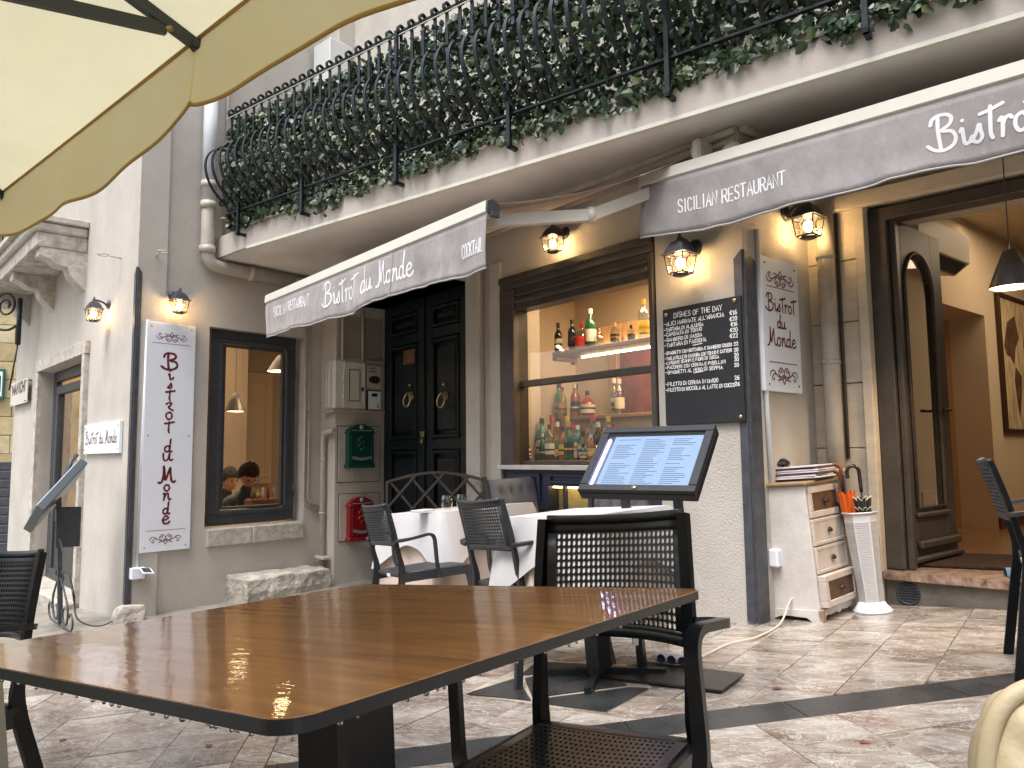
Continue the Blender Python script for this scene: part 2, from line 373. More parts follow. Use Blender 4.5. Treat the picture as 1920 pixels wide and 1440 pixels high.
# handwritten letters (x height 3, ascender 6); each: strokes, advance
S = {
'B': ([[(.2,4.6),(.6,5.6),(1.8,6.1),(3.4,6),(4.3,5.3),(3.9,4.2),(2.3,3.3),(4.2,2.9),(4.9,1.7),(4.3,.5),(2.6,-.2),(.8,0),(-.6,.9)],[(1.7,5.9),(1.6,3.4),(1.9,.1)]], 5.4),
'i': ([[(.2,2.4),(.6,2.9),(.7,1.4),(.9,.3),(1.7,.4),(2.3,1.2)],[(.7,4.2),(.75,4.25)]], 2.1),
's': ([[(-.2,.4),(.8,1.6),(1.5,2.9),(1.7,1.8),(1.9,.8),(1.2,.1),(.3,.3),(.1,.6)]], 2.4),
't': ([[(1.1,5.4),(1,3.4),(.9,1),(1.3,.2),(2.3,.3)],[(-.3,3.6),(1,3.9),(2.8,4.2)]], 2.3),
'T': ([[(1.1,5.4),(1,3.4),(.9,1),(1.2,.1)],[(-.9,4.5),(1,4.8),(3.4,5.4)]], 2.3),
'r': ([[(.0,2.6),(.6,3.0),(.6,1.5),(.45,.0)],[(.6,1.7),(1.1,2.7),(1.9,3.0),(2.3,2.6)]], 2.5),
'R': ([[(.0,2.4),(.9,3.0),(2.0,2.9),(1.5,1.9),(.9,1.4),(1.5,.6),(2.6,.0)]], 2.7),
'o': ([[(1.3,2.9),(.3,2.4),(.1,1.1),(.8,.1),(1.9,.4),(2.3,1.7),(1.7,2.8),(1.1,2.8)]], 2.7),
'd': ([[(2,2.5),(1,2.9),(.1,1.9),(.2,.6),(1.1,.1),(2,1),(2.3,2.8)],[(2.5,6),(2.2,3),(2.1,1),(2.5,.1),(3.1,.4)]], 3.2),
'u': ([[(.1,2.8),(.1,1.1),(.7,.1),(1.7,.6),(2.2,2.8)],[(2.2,2.8),(2.2,1),(2.6,.1),(3.3,.5)]], 3.5),
'M': ([[(-.4,0),(.6,.2),(1.2,2.4),(1.3,6.1)],[(1.3,6.1),(1.7,3),(2,1),(2.9,3.8),(3.5,5.6)],[(3.5,5.6),(3.7,3),(4.1,.6),(4.8,.1),(5.3,.5)]], 5.3),
'n': ([[(.1,2.7),(.6,2.9),(.5,1.3),(.3,.1)],[(.4,1),(1.1,2.5),(1.9,2.8),(2,1.4),(2.3,.2),(3,.5)]], 3.0),
'e': ([[(.2,1.4),(1.5,1.7),(2.1,2.4),(1.3,3),(.4,2.2),(.2,1),(.9,.1),(2.1,.3),(2.6,.9)]], 2.8),
}
def hand_text(s, h, gap=.25, wx=1.0):
    k = h / 6; x = 0; out = []
    for ch in s:
        if ch == ' ': x += 2.4 * k * wx; continue
        g, adv = S[ch]
        for st in g:
            pts = [Vector((a, b, 0)) for a, b in st]
            if len(pts) > 2: pts = smooth_path(pts, 5)
            out.append([(x + p.x * k * wx, p.y * k) for p in pts])
        x += (adv + gap) * k * wx
    return out, x
def ink(strokes, wdt, place, mb=None, vary=0.0):
    """lay strokes (2-D) on a surface; place((x,y)) -> (point, normal). Flat ribbons with round ends."""
    mb = mb or MB()
    for st in strokes:
        P = [Vector((a, b)) for a, b in st]; n = len(P); L_, R_ = [], []
        for i, p in enumerate(P):
            t = P[min(i + 1, n - 1)] - P[max(i - 1, 0)]
            if t.length < 1e-9: t = Vector((1, 0))
            t.normalize(); q = Vector((-t.y, t.x)); hw = wdt / 2 * (1 + vary * math.sin(i * .9))
            L_.append(p + q * hw); R_.append(p - q * hw)
        vs = []; fs = []
        for a, b in zip(L_, R_): vs += [place(a), place(b)]
        for i in range(n - 1): fs.append((2 * i, 2 * i + 1, 2 * i + 3, 2 * i + 2))
        mb.add(vs, fs)
        for e, nb in ((P[0], P[1]), (P[-1], P[-2])):
            d = (e - nb); d = d.normalized() if d.length > 1e-9 else Vector((1, 0)); q = Vector((-d.y, d.x)); arc = []
            for k in range(5):
                a = -math.pi / 2 + math.pi * k / 4; arc.append(place(e + (d * math.cos(a) + q * math.sin(a)) * wdt / 2))
            mb.add(arc, [(0, 1, 2, 3, 4)])
    return mb
def wallplace(W, s0, z0, o, sgn=1, rot=0.0):
    """sgn=-1 when reading direction runs against s"""
    c, s_ = math.cos(rot), math.sin(rot)
    def f(p): x, y = p[0] * c - p[1] * s_, p[0] * s_ + p[1] * c; return W.p(s0 + sgn * x, z0 + y, o)
    return f
def scroll(h=1.0, flip=1):
    """baroque flourish, width about 6h, centred"""
    half = [[(0,0),(.35,.25),(.75,.35),(1.2,.3),(1.6,.1),(2.0,.0),(2.4,.15),(2.7,.5),(2.5,.75),(2.2,.65),(2.25,.45)],
            [(1.7,.1),(2.1,-.3),(2.6,-.35),(3.0,-.1),(3.1,.25)],
            [(0,-.15),(.3,-.6),(.75,-.75),(1.0,-.45),(.8,-.2),(.55,-.3),(.6,-.5)],
            [(.9,.33),(1.2,-.05),(1.15,-.4),(1.0,-.5)], [(.75,.35),(1.0,.7),(1.4,.75)], [(0,.25),(.3,.7),(.15,.95),(0,1.2)], [(0,.25),(.45,.6),(.8,.65)]]
    out = []
    for st in half:
        P = smooth_path([Vector((a, b, 0)) for a, b in st], 3)
        out.append([(p.x * h, flip * p.y * h) for p in P]); out.append([(-p.x * h, flip * p.y * h) for p in P])
    return out
# ------------------------------------------------------------------ surfaces of the place
WALLC = (.50, .47, .425)
M_wall = stucco('wall_stucco', WALLC, .05)
M_wall_up = stucco('upper_stucco', (.46, .42, .38), .15, .5)
M_trim = stucco('smooth_plaster', (.47, .42, .34), .15, .12)
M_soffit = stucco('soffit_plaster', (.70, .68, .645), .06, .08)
M_fascia = stucco('fascia_plaster', (.50, .46, .42), .14, .15)
M_pipe = mat('painted_pipe', (.45, .415, .36), .45, var=.15, vscale=9)
M_pipew = mat('white_plastic_pipe', (.62, .66, .70), .3, var=.06)
M_grey = mat('blue_grey_metal', (.052, .058, .070), .45, var=.35, vscale=14, bump=.08, bscale=90)
M_frame = mat('dark_window_frame', (.045, .048, .055), .45, var=.2, vscale=18, bump=.06, bscale=120)
M_brown = mat('brown_painted_wood', (.062, .052, .045), .42, var=.22, vscale=10, bump=.08, bscale=100)
M_navy = mat('navy_painted_wood', (.022, .026, .05), .5, var=.2)
M_green = mat('dark_green_door_paint', (.006, .011, .014), .28, var=.35, vscale=7, bump=.06, bscale=60, spec=.35)
M_stone = mat('grey_stone', (.46, .43, .38), .85, var=.3, vscale=11, bump=.5, bscale=30, dist=.02)
M_stone2 = mat('weathered_limestone', (.42, .39, .345), .88, var=.42, vscale=8, bump=.7, bscale=26, dist=.03)
M_trav = mat('travertine', (.56, .50, .40), .6, var=.12, vscale=5, bump=.3, bscale=45, dist=.008, stretch=(1, 1, 3))
M_marb = mat('red_marble_slab', (.27, .19, .145), .3, var=.75, vscale=22, bump=.15, bscale=30)
M_black = mat('black_resin', (.012, .013, .015), .38, var=.2, vscale=30, bump=.05, bscale=300)
M_iron = mat('wrought_iron', (.016, .021, .024), .42, .35, var=.3, vscale=20, bump=.1, bscale=120)
M_white = mat('white_sign_board', (.76, .80, .87), .35, var=.03)
M_ink = mat('burgundy_ink', (.13, .012, .016), .5)
M_brass = mat('aged_brass', (.42, .33, .17), .3, .9, var=.3)
M_glass = glass_mat('window_glass')
M_clear = glass_mat('clear_glass', (.93, .95, .95), .02, 1.3)
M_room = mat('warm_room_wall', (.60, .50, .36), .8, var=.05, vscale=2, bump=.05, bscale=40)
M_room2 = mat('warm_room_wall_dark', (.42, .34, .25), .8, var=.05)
M_roomfloor = mat('room_floor', (.22, .12, .06), .25, var=.2)
M_cream = mat('cream_enamel', (.60, .60, .52), .4, var=.05, bump=.03, bscale=50)

def marble():
    m = bpy.data.materials.new('wet_marble_tile'); m.use_nodes = True; n = m.node_tree; b = n.nodes['Principled BSDF']
    tc = n.nodes.new('ShaderNodeTexCoord'); oi = n.nodes.new('ShaderNodeObjectInfo'); geo = n.nodes.new('ShaderNodeNewGeometry')
    cb = n.nodes.new('ShaderNodeCombineXYZ'); mu = n.nodes.new('ShaderNodeMath'); mu.operation = 'MULTIPLY'; mu.inputs[1].default_value = 57
    n.links.new(oi.outputs['Random'], mu.inputs[0]); n.links.new(mu.outputs[0], cb.inputs[0]); n.links.new(mu.outputs[0], cb.inputs[2])
    add = n.nodes.new('ShaderNodeVectorMath'); n.links.new(tc.outputs['Object'], add.inputs[0]); n.links.new(cb.outputs[0], add.inputs[1])
    vr = n.nodes.new('ShaderNodeVectorRotate'); vr.rotation_type = 'Z_AXIS'; vr.inputs['Angle'].default_value = .35
    n.links.new(add.outputs[0], vr.inputs['Vector'])
    mp = n.nodes.new('ShaderNodeMapping'); mp.inputs['Scale'].default_value = (1.0, 1.9, 1); n.links.new(vr.outputs[0], mp.inputs['Vector'])
    def noise(sc_, det, dis=0.0, vec=mp.outputs[0]):
        t = n.nodes.new('ShaderNodeTexNoise'); t.inputs['Scale'].default_value = sc_; t.inputs['Detail'].default_value = det; t.inputs['Distortion'].default_value = dis
        t.inputs['Roughness'].default_value = .68; n.links.new(vec, t.inputs['Vector']); return t.outputs['Fac']
    base = n.nodes.new('ShaderNodeValToRGB'); e = base.color_ramp.elements
    e[0].position = .30; e[0].color = (.10, .075, .062, 1); e[1].position = .72; e[1].color = (.42, .40, .375, 1)
    for p, c in ((.42, (.205, .158, .13, 1)), (.52, (.268, .232, .20, 1)), (.61, (.335, .318, .29, 1))): q = base.color_ramp.elements.new(p); q.color = c
    n.links.new(noise(3.0, 12, .6), base.inputs[0])
    def vein(sc_, dis, wdt, colr, prev, fac):
        t = noise(sc_, 8, dis); a = n.nodes.new('ShaderNodeMath'); a.operation = 'SUBTRACT'; a.inputs[1].default_value = .5; n.links.new(t, a.inputs[0])
        c = n.nodes.new('ShaderNodeMath'); c.operation = 'ABSOLUTE'; n.links.new(a.outputs[0], c.inputs[0])
        r = n.nodes.new('ShaderNodeMapRange'); r.inputs['From Min'].default_value = 0; r.inputs['From Max'].default_value = wdt; r.inputs['To Min'].default_value = fac; r.inputs['To Max'].default_value = 0
        n.links.new(c.outputs[0], r.inputs[0]); mx = n.nodes.new('ShaderNodeMixRGB'); n.links.new(r.outputs[0], mx.inputs[0]); n.links.new(prev, mx.inputs[1]); mx.inputs[2].default_value = colr
        return mx.outputs[0]
    c = vein(3.4, 1.0, .014, (.55, .54, .52, 1), base.outputs[0], .75)
    c = vein(9, 1.2, .016, (.50, .49, .46, 1), c, .5)
    c = vein(1.6, 1.2, .008, (.07, .03, .026, 1), c, .8)
    hs_ = n.nodes.new('ShaderNodeHueSaturation'); n.links.new(c, hs_.inputs['Color'])
    mr = n.nodes.new('ShaderNodeMapRange'); mr.inputs['To Min'].default_value = .78; mr.inputs['To Max'].default_value = 1.22; n.links.new(oi.outputs['Random'], mr.inputs[0]); n.links.new(mr.outputs[0], hs_.inputs['Value'])
    n.links.new(hs_.outputs[0], b.inputs['Base Color'])
    # wet film: broad puddles over the whole floor
    wn = n.nodes.new('ShaderNodeTexNoise'); wn.inputs['Scale'].default_value = 2.3; wn.inputs['Detail'].default_value = 4; n.links.new(geo.outputs['Position'], wn.inputs['Vector'])
    wr = n.nodes.new('ShaderNodeMapRange'); wr.inputs['From Min'].default_value = .4; wr.inputs['From Max'].default_value = .62; wr.inputs['To Min'].default_value = .24; wr.inputs['To Max'].default_value = .05
    n.links.new(wn.outputs['Fac'], wr.inputs[0]); n.links.new(wr.outputs[0], b.inputs['Roughness'])
    bp = n.nodes.new('ShaderNodeBump'); bp.inputs['Strength'].default_value = .35; bp.inputs['Distance'].default_value = .004
    n.links.new(noise(14, 6), bp.inputs['Height']); n.links.new(bp.outputs[0], b.inputs['Normal'])
    return m
M_tile = marble()
M_grout = mat('dark_grout', (.07, .055, .045), .7, var=.3, vscale=8)
M_slate = mat('dark_slate', (.030, .032, .034), .3, var=.3, vscale=9, bump=.25, bscale=60, dist=.004, rvar=.14)
M_cobble = mat('worn_paving_stone', (.34, .31, .27), .45, var=.4, vscale=9, bump=.5, bscale=30)

# ------------------------------------------------------------------ pavement
def P3(x, y, up=0.0): return Vector((x, y, gz(x, y) + up))
g = MB()
def gg(u, v):
    x = -60 + 120 * u; y = -50 + 110 * v; return P3(x, y, -.012)
g.grid(gg, 24, 24, False)
pave = struct('pavement', g, mat('wet_street_stone', (.24, .225, .20), .4, var=.35, vscale=5, bump=.4, bscale=20)); ROOT[pave.name] = I4
def clip(poly, nx, ny, d):        # keep side  nx*x+ny*y >= d
    out = []
    for i in range(len(poly)):
        a, b = poly[i], poly[(i + 1) % len(poly)]; da = nx * a[0] + ny * a[1] - d; db = nx * b[0] + ny * b[1] - d
        if da >= 0: out.append(a)
        if (da >= 0) != (db >= 0): t = da / (da - db); out.append((a[0] + (b[0] - a[0]) * t, a[1] + (b[1] - a[1]) * t))
    return out
def area(p): return abs(sum(p[i][0] * p[(i + 1) % len(p)][1] - p[(i + 1) % len(p)][0] * p[i][1] for i in range(len(p)))) / 2
BN = (-.1045, .9945); BT = 2.852; BB = 2.655
v_ = gnd(512, 1405); SN = (.989, .149); SL = SN[0] * v_.x + SN[1] * v_.y; SR_ = SL + .2
def pix(p):
    c = CAMR.transposed() @ Vector(p)
    if c.z < .05: return None
    return CX + FPX * c.x / c.z, CY + FPX * c.y / c.z
tiles = []
def lay(az, step, off, region, ext, cz, rowoff=None):
    d = (math.sin(az), math.cos(az)); n_ = (d[1], -d[0])
    for i in range(*ext[0]):
        for j in range(*ext[1]):
            a0 = off[0] + i * step; b0 = off[1] + j * step
            gp = .0016
            q = []
            for (a, b) in ((a0 + gp, b0 + gp), (a0 + step - gp, b0 + gp), (a0 + step - gp, b0 + step - gp), (a0 + gp, b0 + step - gp)): q.append((n_[0] * a + d[0] * b, n_[1] * a + d[1] * b))
            full = area(q)
            for (nx, ny, dd) in region: q = clip(q, nx, ny, dd) if len(q) > 2 else q
            if len(q) < 3 or area(q) < full * .03: continue
            cx = sum(p[0] for p in q) / len(q); cy = sum(p[1] for p in q) / len(q)
            pp = pix(P3(cx, cy))
            if pp is None or pp[0] < -120 or pp[0] > 2040 or pp[1] > 1560: continue
            tiles.append((math.hypot(cx, cy), q, (cx, cy), az))
wallK = F.P.dot(-F.o)
regA = [(BN[0], BN[1], BT + .002), (SN[0], SN[1], SL + .002)]
lay(R(37.3), .2725, (-1.124, 3.687), regA + [(F.o.x, F.o.y, F.o.x * F.P.x + F.o.y * F.P.y)], ((-16, 14), (-10, 14)), 0)
# the strip in front of the side wall and the entrance
lay(R(37.3), .2725, (-1.124, 3.687), [(-F.o.x, -F.o.y, -(F.o.x * F.P.x + F.o.y * F.P.y)), (L2.o.x, L2.o.y, L2.o.x * L2.P.x + L2.o.y * L2.P.y), (F3.o.x, F3.o.y, F3.o.x * F3.P.x + F3.o.y * F3.P.y)], ((-4, 14), (-4, 12)), 0)
lay(R(-8.6), .30, (1.239, 2.355 - 3.0), [(-BN[0], -BN[1], -BB + .002), (SN[0], SN[1], SR_ + .002)], ((-9, 10), (-10, 14)), 0)
lay(R(-8.6), .30, (1.239 - 3.0 - .02, 2.355 - 3.0), [(-SN[0], -SN[1], -SL + .002)], ((-16, 12), (2, 22)), 0)
tiles.sort(key=lambda t: t[0])
rt = random.Random(3); rest = MB()
for k, (dist_, q, (cx, cy), az) in enumerate(tiles):
    o0 = P3(cx, cy); m = MB(); tx, ty = rt.uniform(-.004, .004), rt.uniform(-.004, .004); hh = rt.uniform(-.001, .001)
    rel = [P3(a, b, hh + tx * (a - cx) + ty * (b - cy)) - o0 for a, b in q]
    if k < 280:
        m.prism(rel, (0, 0, -.010)); o = mk('marble_tile', m, M_tile, pave, local=True); o.location = o0
    else:
        rest.prism([r_ + o0 for r_ in rel], (0, 0, -.010))
if rest.v: o = mk('paving', rest, M_tile, pave, local=True); o['kind'] = 'stuff'
# dark stone bands, in lengths
def band(n_, lo, hi, t0, t1, step, cuts=()):
    d = (n_[1], -n_[0]); t = t0
    while t < t1:
        q = [(n_[0] * a + d[0] * b, n_[1] * a + d[1] * b) for a, b in ((lo, t + .002), (hi, t + .002), (hi, t + step - .002), (lo, t + step - .002))]
        for c_ in cuts: q = clip(q, *c_) if len(q) > 2 else q
        if len(q) > 2 and area(q) > .002:
            cx = sum(p[0] for p in q) / len(q); cy = sum(p[1] for p in q) / len(q); pp = pix(P3(cx, cy))
            if pp and -200 < pp[0] < 2100 and pp[1] < 1700:
                o0 = P3(cx, cy); m = MB(); m.prism([P3(a, b) - o0 for a, b in q], (0, 0, -.01)); o = mk('dark_band_slab', m, M_slate, pave, local=True); o.location = o0
        t += step
band(BN, BB, BT, -2.4, 4.6, .62, [(SN[0], SN[1], SL)])
band(SN, SL, SR_, -4.0, -.4, .62, [(-BN[0], -BN[1], -BB + .003)])
# slate inlay with pale strips between its leaves
M_strip = mat('pale_marble_strip', (.40, .36, .30), .3, var=.3, vscale=14)
star = empty('slate_inlay', 'dark slate panels with pale strips set in the paving under the menu stand', 'floor inlay', Matrix.Translation(gnd(1050, 1285)))
outer = [(872, 1300), (1005, 1238), (1172, 1245), (1222, 1288), (1140, 1335), (1000, 1318)]
m = MB(); m.prism([gnd(x, y, .003) for x, y in outer], (0, 0, -.008)); mk('pale_border', m, M_strip, star)
for poly in ([(874, 1300), (970, 1270), (996, 1313)], [(975, 1266), (1006, 1240), (1136, 1246), (1012, 1262)],
             [(984, 1272), (1010, 1265), (1138, 1250), (1175, 1284), (1018, 1305), (998, 1306)], [(1001, 1316), (1020, 1309), (1180, 1288), (1216, 1290), (1138, 1333)]):
    m = MB(); m.prism([gnd(x, y, .0075) for x, y in poly], (0, 0, -.004)); mk('slate_panel', m, M_slate, star)

# ------------------------------------------------------------------ the restaurant building
house = empty('restaurant_building', 'beige stuccoed restaurant building with bar window, dark green door and open glazed entrance', 'building', Matrix.Translation(F.p(0, -.95)))
def wb(m, W, s0, s1, z0, z1, o0, o1, bev=0.0): m.box(W.M(0, 0, 0), s0, s1, o0, o1, z0, z1, bev); return m
ZB = -2.2; ZU = 1.93; ZT = 6.5
# left return wall L: window opening
a0, zt = L.px(393, 612); a1 = L.px(574, 640)[0]; zb = L.px(383, 992)[1]
LW0, LW1, LWB, LWT = a0, a1, zb, zt
PA_s = L.px(600, 900)[0]
LEND = PA_s
m = MB(); wb(m, L, .028, LW0, ZB, ZT, -.25, 0); wb(m, L, LW1, LEND, ZB, ZT, -.25, 0); wb(m, L, LW0, LW1, ZB, LWB, -.25, 0); wb(m, L, LW0, LW1, LWT, ZT, -.25, 0)
mk('wall', m, M_wall, house)
# pillar and door recess
A_ = L.p(LEND, 0); PF = Wall(A_, d=F.d, out=None); 
def solve_x(W, px_, z=0.0):     # s on wall W whose picture column is px_
    lo, hi = -12, 12
    d = ray(px_, 860); d2 = Vector((d.x, d.y)); P = Vector((W.P.x, W.P.y)); dd = Vector((W.d.x, W.d.y))
    det = dd.x * -d2.y + d2.x * dd.y; r = -P; return (r.x * -d2.y + d2.x * r.y) / det
wB = solve_x(PF, 628); B_ = PF.p(wB, 0); RV = Wall(B_, d=-F.o)          # reveal runs inwards from B
sx722 = solve_x(RV, 720); DR = .50
DR = max(.35, min(.8, sx722))
DW = Wall(RV.p(DR, 0), d=F.d)           # the door's plane
RV.o = -F.d.copy()                     # faces the doorway
m = MB(); m.box(Matrix(((1,0,0,0),(0,1,0,0),(0,0,1,0),(0,0,0,1))) @ PF.M(0, 0, 0), wB, 0.02, -DR - .3, 0, ZB, ZT)
mk('wall', m, M_wall, house)
Fo = (F.P - DW.P).dot(DW.o)             # distance from door plane out to wall F
# pilasters right of the door
sF = lambda x: solve_x(F, x)
sJ = sF(880); sWL = sF(945); sWR = sF(1239); 
m = MB(); wb(m, F, sWL + .02, sJ, ZB, ZU + .3, -Fo, -.02); mk('wall', m, M_trim, house)
m = MB(); wb(m, F, sF(906), sJ, ZB, 1.56, -.019, .035, .004); mk('pilaster', m, M_wall, house)
m = MB(); wb(m, F, sWL, sF(926), ZB, 1.56, -.019, .03, .004); mk('pilaster', m, M_wall, house)
# lintel over the doorway, wall above everything
dTopz = 1.62
m = MB(); wb(m, F, sJ, solve_x(F, 640) + .3, dTopz, ZT, -Fo, -.02); mk('lintel_wall', m, M_wall, house)
zWT = F.px(945, 524)[1]; zSill = F.px(1000, 873)[1]
m = MB(); wb(m, F, sWR, sWL + .02, zWT, ZT, -.25, -.0); wb(m, F, sWL + .02, sJ, 1.56, ZT, -.25, 0); mk('wall', m, M_wall, house)
m = MB(); wb(m, F, 0, sWR, ZB, ZT, -.25, 0); mk('wall', m, M_wall, house)
# return wall right of the corner, then the entrance front
E2 = inter(L2, F3)[0] if isinstance(inter(L2, F3), tuple) else inter(L2, F3)
m = MB(); wb(m, L2, 0.0, E2 + .02, ZB, ZT, -.22, 0); mk('wall', m, M_wall, house)
sP0 = solve_x(F3, 1560); sP1 = solve_x(F3, 1626); sO = solve_x(F3, 1650); zO = F3.px(1650, 383)[1]
# travertine pilaster built of blocks
zs = [-.98, -.52, F3.px(1600, 840)[1], F3.px(1600, 718)[1], F3.px(1600, 602)[1], F3.px(1600, 486)[1], 1.52]
for i in range(len(zs) - 1):
    m = MB(); wb(m, F3, sP1, sP0 + .12, zs[i] + .003, zs[i + 1] - .003, -.2, 0, .004); mk('stone_block', m, M_trav, house)
m = MB(); wb(m, F3, sO + .015, sP1 - .002, -.98, 1.52, -.2, .02, .003); mk('stone_jamb', m, M_trav, house)
m = MB(); wb(m, F3, sO - 1.9, sP0 + .12, 1.523, ZT, -.25, -.01); mk('wall', m, M_wall, house)
m = MB(); wb(m, F3, sO - 1.8, sP0 + .02, 1.50, 1.60, 0, .05, .006); mk('stone_lintel', m, M_trav, house)
m = MB(); wb(m, F3, sO - 3.4, sO - 1.55, ZB, 1.5, -.25, 0); mk('wall', m, M_trav, house)
# left wing F2 with doorway
f2 = lambda x: solve_x(F2, x)
dA, dB = f2(155), f2(72); dZ = F2.px(155, 668)[1]; FEND = f2(22)
m = MB(); wb(m, F2, 0, dA, ZB, ZT, -.25, 0); wb(m, F2, dB, FEND, ZB, ZT, -.25, 0); wb(m, F2, dA, dB, dZ, ZT, -.25, 0); mk('wall', m, M_wall, house)
m = MB(); wb(m, F2, FEND - .3, FEND, ZB, ZT, -6, -.25); mk('wall', m, M_wall, house)
# stone surround of that doorway
m = MB(); wb(m, F2, dA - .12, dB + .16, dZ, F2.px(165, 640)[1], .002, .05, .004); mk('stone_lintel', m, M_stone, house)
zz = [ZB, -.9, .1, dZ - .003]
for k in range(3):
    m = MB(); wb(m, F2, dA - .1, dA - .002, zz[k] + .003, zz[k + 1], -.24, .05, .004); mk('jamb_stone', m, M_stone, house)
    m = MB(); wb(m, F2, dB + .002, dB + .14, zz[k] + .003, zz[k + 1], -.24, .05, .004); mk('jamb_stone', m, M_stone, house)
# balcony slab with its soffit
Bq = hz(463, 463, ZU); Bw = hz(1920, 25, ZU); BA = Wall(Bq, d=(Bw - Bq)); BA.o = Vector((-BA.d.y, BA.d.x, 0)) * (-1 if Vector((-BA.d.y, BA.d.x, 0)).dot(-Bq) < 0 else 1)
slabT = .20
def slabpoly(z, inset=0.0, l=7.4):
    a = BA.p(0, z, -inset); b = BA.p(l, z, -inset); c = b - BA.o * 3.2; d_ = F.p(6.6, z, -1.2); e = L.p(2.3, z, -.2); f_ = L.p(1.0, z, -.2)
    f_ = L.p((Vector((a.x, a.y, 0)) - L.P).dot(L.d), z, -.1)
    return [a, b, c, d_, e, f_]
m = MB(); m.prism(slabpoly(ZU), (0, 0, slabT)); mk('balcony_slab', m, M_fascia, house)
m = MB(); m.prism(slabpoly(ZU - .012, .03), (0, 0, .0115)); mk('soffit', m, M_soffit, house)
m = MB(); m.box(BA.M(0, 0, 0), -.01, 7.4, -.03, .006, ZU - .016, ZU + .008); mk('drip_edge', m, M_cream, house)
m = MB(); m.box(BA.M(0, 0, 0), 0, 7.4, 0, .02, ZU + slabT, ZU + slabT + .035, .006); mk('slab_moulding', m, M_fascia, house)
# dark corner guards with pointed tops
def guard(name, Wa, Wb, wa, wb_, zb_, zt_, label):
    r = empty(name, label, 'corner guard', Matrix.Translation(Wa.p(0, zb_)), 'metal corner guards')
    m = MB(); c = .012
    m.prism([Wa.p(0, zb_, .001), Wa.p(wa, zb_, .001), Wa.p(wa, zt_ - .05, .001), Wa.p(0, zt_, .001)], Wa.o * c); mk('guard_plate', m, M_grey, r)
    m = MB(); m.prism([Wb.p(0, zb_, .001), Wb.p(wb_, zb_, .001), Wb.p(wb_, zt_ - .06, .001), Wb.p(0, zt_, .001)], Wb.o * c); mk('guard_plate', m, M_grey, r)
guard('corner_guard', F, L2, solve_x(F, 1392) , solve_x(L2, 1428), K.z + .01, F.px(1400, 465)[1], 'grey metal corner guard beside the chalkboard, at the foot of the electric cord')
guard('corner_guard', L, F2, .035, .055, K2.z + .12, L.px(240, 497)[1], 'tall blue grey metal corner guard between the two white restaurant signs on the left')
# ------------------------------------------------------------------ green double door in its recess
dl, dr = solve_x(DW, 722), solve_x(DW, 884)
def pz(W, x, y, o=0.0): return W.px(x, y, o)
doorbot = gz(DW.p((dl + dr) / 2, 0).x, DW.p((dl + dr) / 2, 0).y) + .02; doortop = 1.62
mid = solve_x(DW, 800)
DM = DW.M(0, 0, 0)
dd_ = mk('double_door', MB().box(DM, dr - .05, dl + .02, -.06, -.02, doorbot, doortop), M_green, house)
def frame_rect(m, M, s0, s1, z0, z1, t, o0, o1, bev=.003):
    m.box(M, s0, s1, o0, o1, z0, z0 + t, bev); m.box(M, s0, s1, o0, o1, z1 - t, z1, bev)
    m.box(M, s0, s0 + t, o0, o1, z0 + t, z1 - t, bev); m.box(M, s1 - t, s1, o0, o1, z0 + t, z1 - t, bev); return m
for (s0, s1) in ((mid + .012, dl - .02), (dr + .02, mid - .012)):
    s0, s1 = min(s0, s1), max(s0, s1)
    lf = MB(); frame_rect(lf, DM, s0, s1, doorbot, doortop, .12, -.02, .025); lf.box(DM, s0 + .12, s1 - .12, -.02, .025, .07, .17, .004); lf.box(DM, s0 + .12, s1 - .12, -.02, .025, 1.17, 1.27, .004)
    mk('door_leaf', lf, M_green, dd_)
    for z0, z1 in ((doorbot + .12, .07), (.17, 1.17), (1.27, doortop - .12)):
        m = MB(); frame_rect(m, DM, s0 + .13, s1 - .13, z0 + .01, z1 - .01, .035, -.018, .038, .008); m.box(DM, s0 + .2, s1 - .2, -.018, .02, z0 + .08, z1 - .08, .012); mk('door_panel', m, M_green, dd_)
m = MB(); m.box(DM, mid - .02, mid + .02, .026, .045, doorbot, doortop, .006); mk('meeting_stile', m, M_green, dd_)
m = MB(); m.box(DM, mid - .03, mid + .03, .046, .06, .19, .25, .01); m.box(DM, mid - .02, mid + .02, .046, .075, .13, .18, .01); m.box(DM, mid - .045, mid + .045, .046, .056, .235, .25, .004); mk('lock', m, M_brass, dd_)
for sx in (768, 832):
    s, z = pz(DW, sx, 742, .05); m = MB(); q = DW.M(s, z, .05)
    m.lathe(q @ Matrix.Rotation(R(-90), 4, 'X'), [(.001, -.045), (.05, -.04), (.045, -.01), (.02, .0)], 14)
    m.tube([q @ Vector((.065 * math.sin(a), .03 + .012 * math.cos(a), -.045 - .065 * math.cos(a) * 1.1)) for a in [2 * math.pi * k / 18 for k in range(18)]], .011, 8, closed=True)
    m.sphere(DW.p(s, z + .11, .045), .018, 8, 6); mk('knocker', m, M_brass, dd_)
s, z = pz(DW, 768, 669, .03); m = MB(); m.box(DW.M(s, z, 0), -.115, .115, .026, .034, -.075, .075); nm = mk('name_plate', m, mat('copper_plate', (.17, .085, .055), .45, .4, var=.3), dd_)
s, z = pz(DW, 740, 590, .03); m = MB(); m.box(DW.M(s, z, 0), -.14, .14, .026, .036, -.012, .012)
mk('letter_slot', m, M_green, dd_)
# lintel soffit of the recess and its jamb
m = MB(); m.box(DM, dr - .05, dl + .02, -.06, .3, doortop, doortop + .2); mk('door_head', m, M_wall, house)

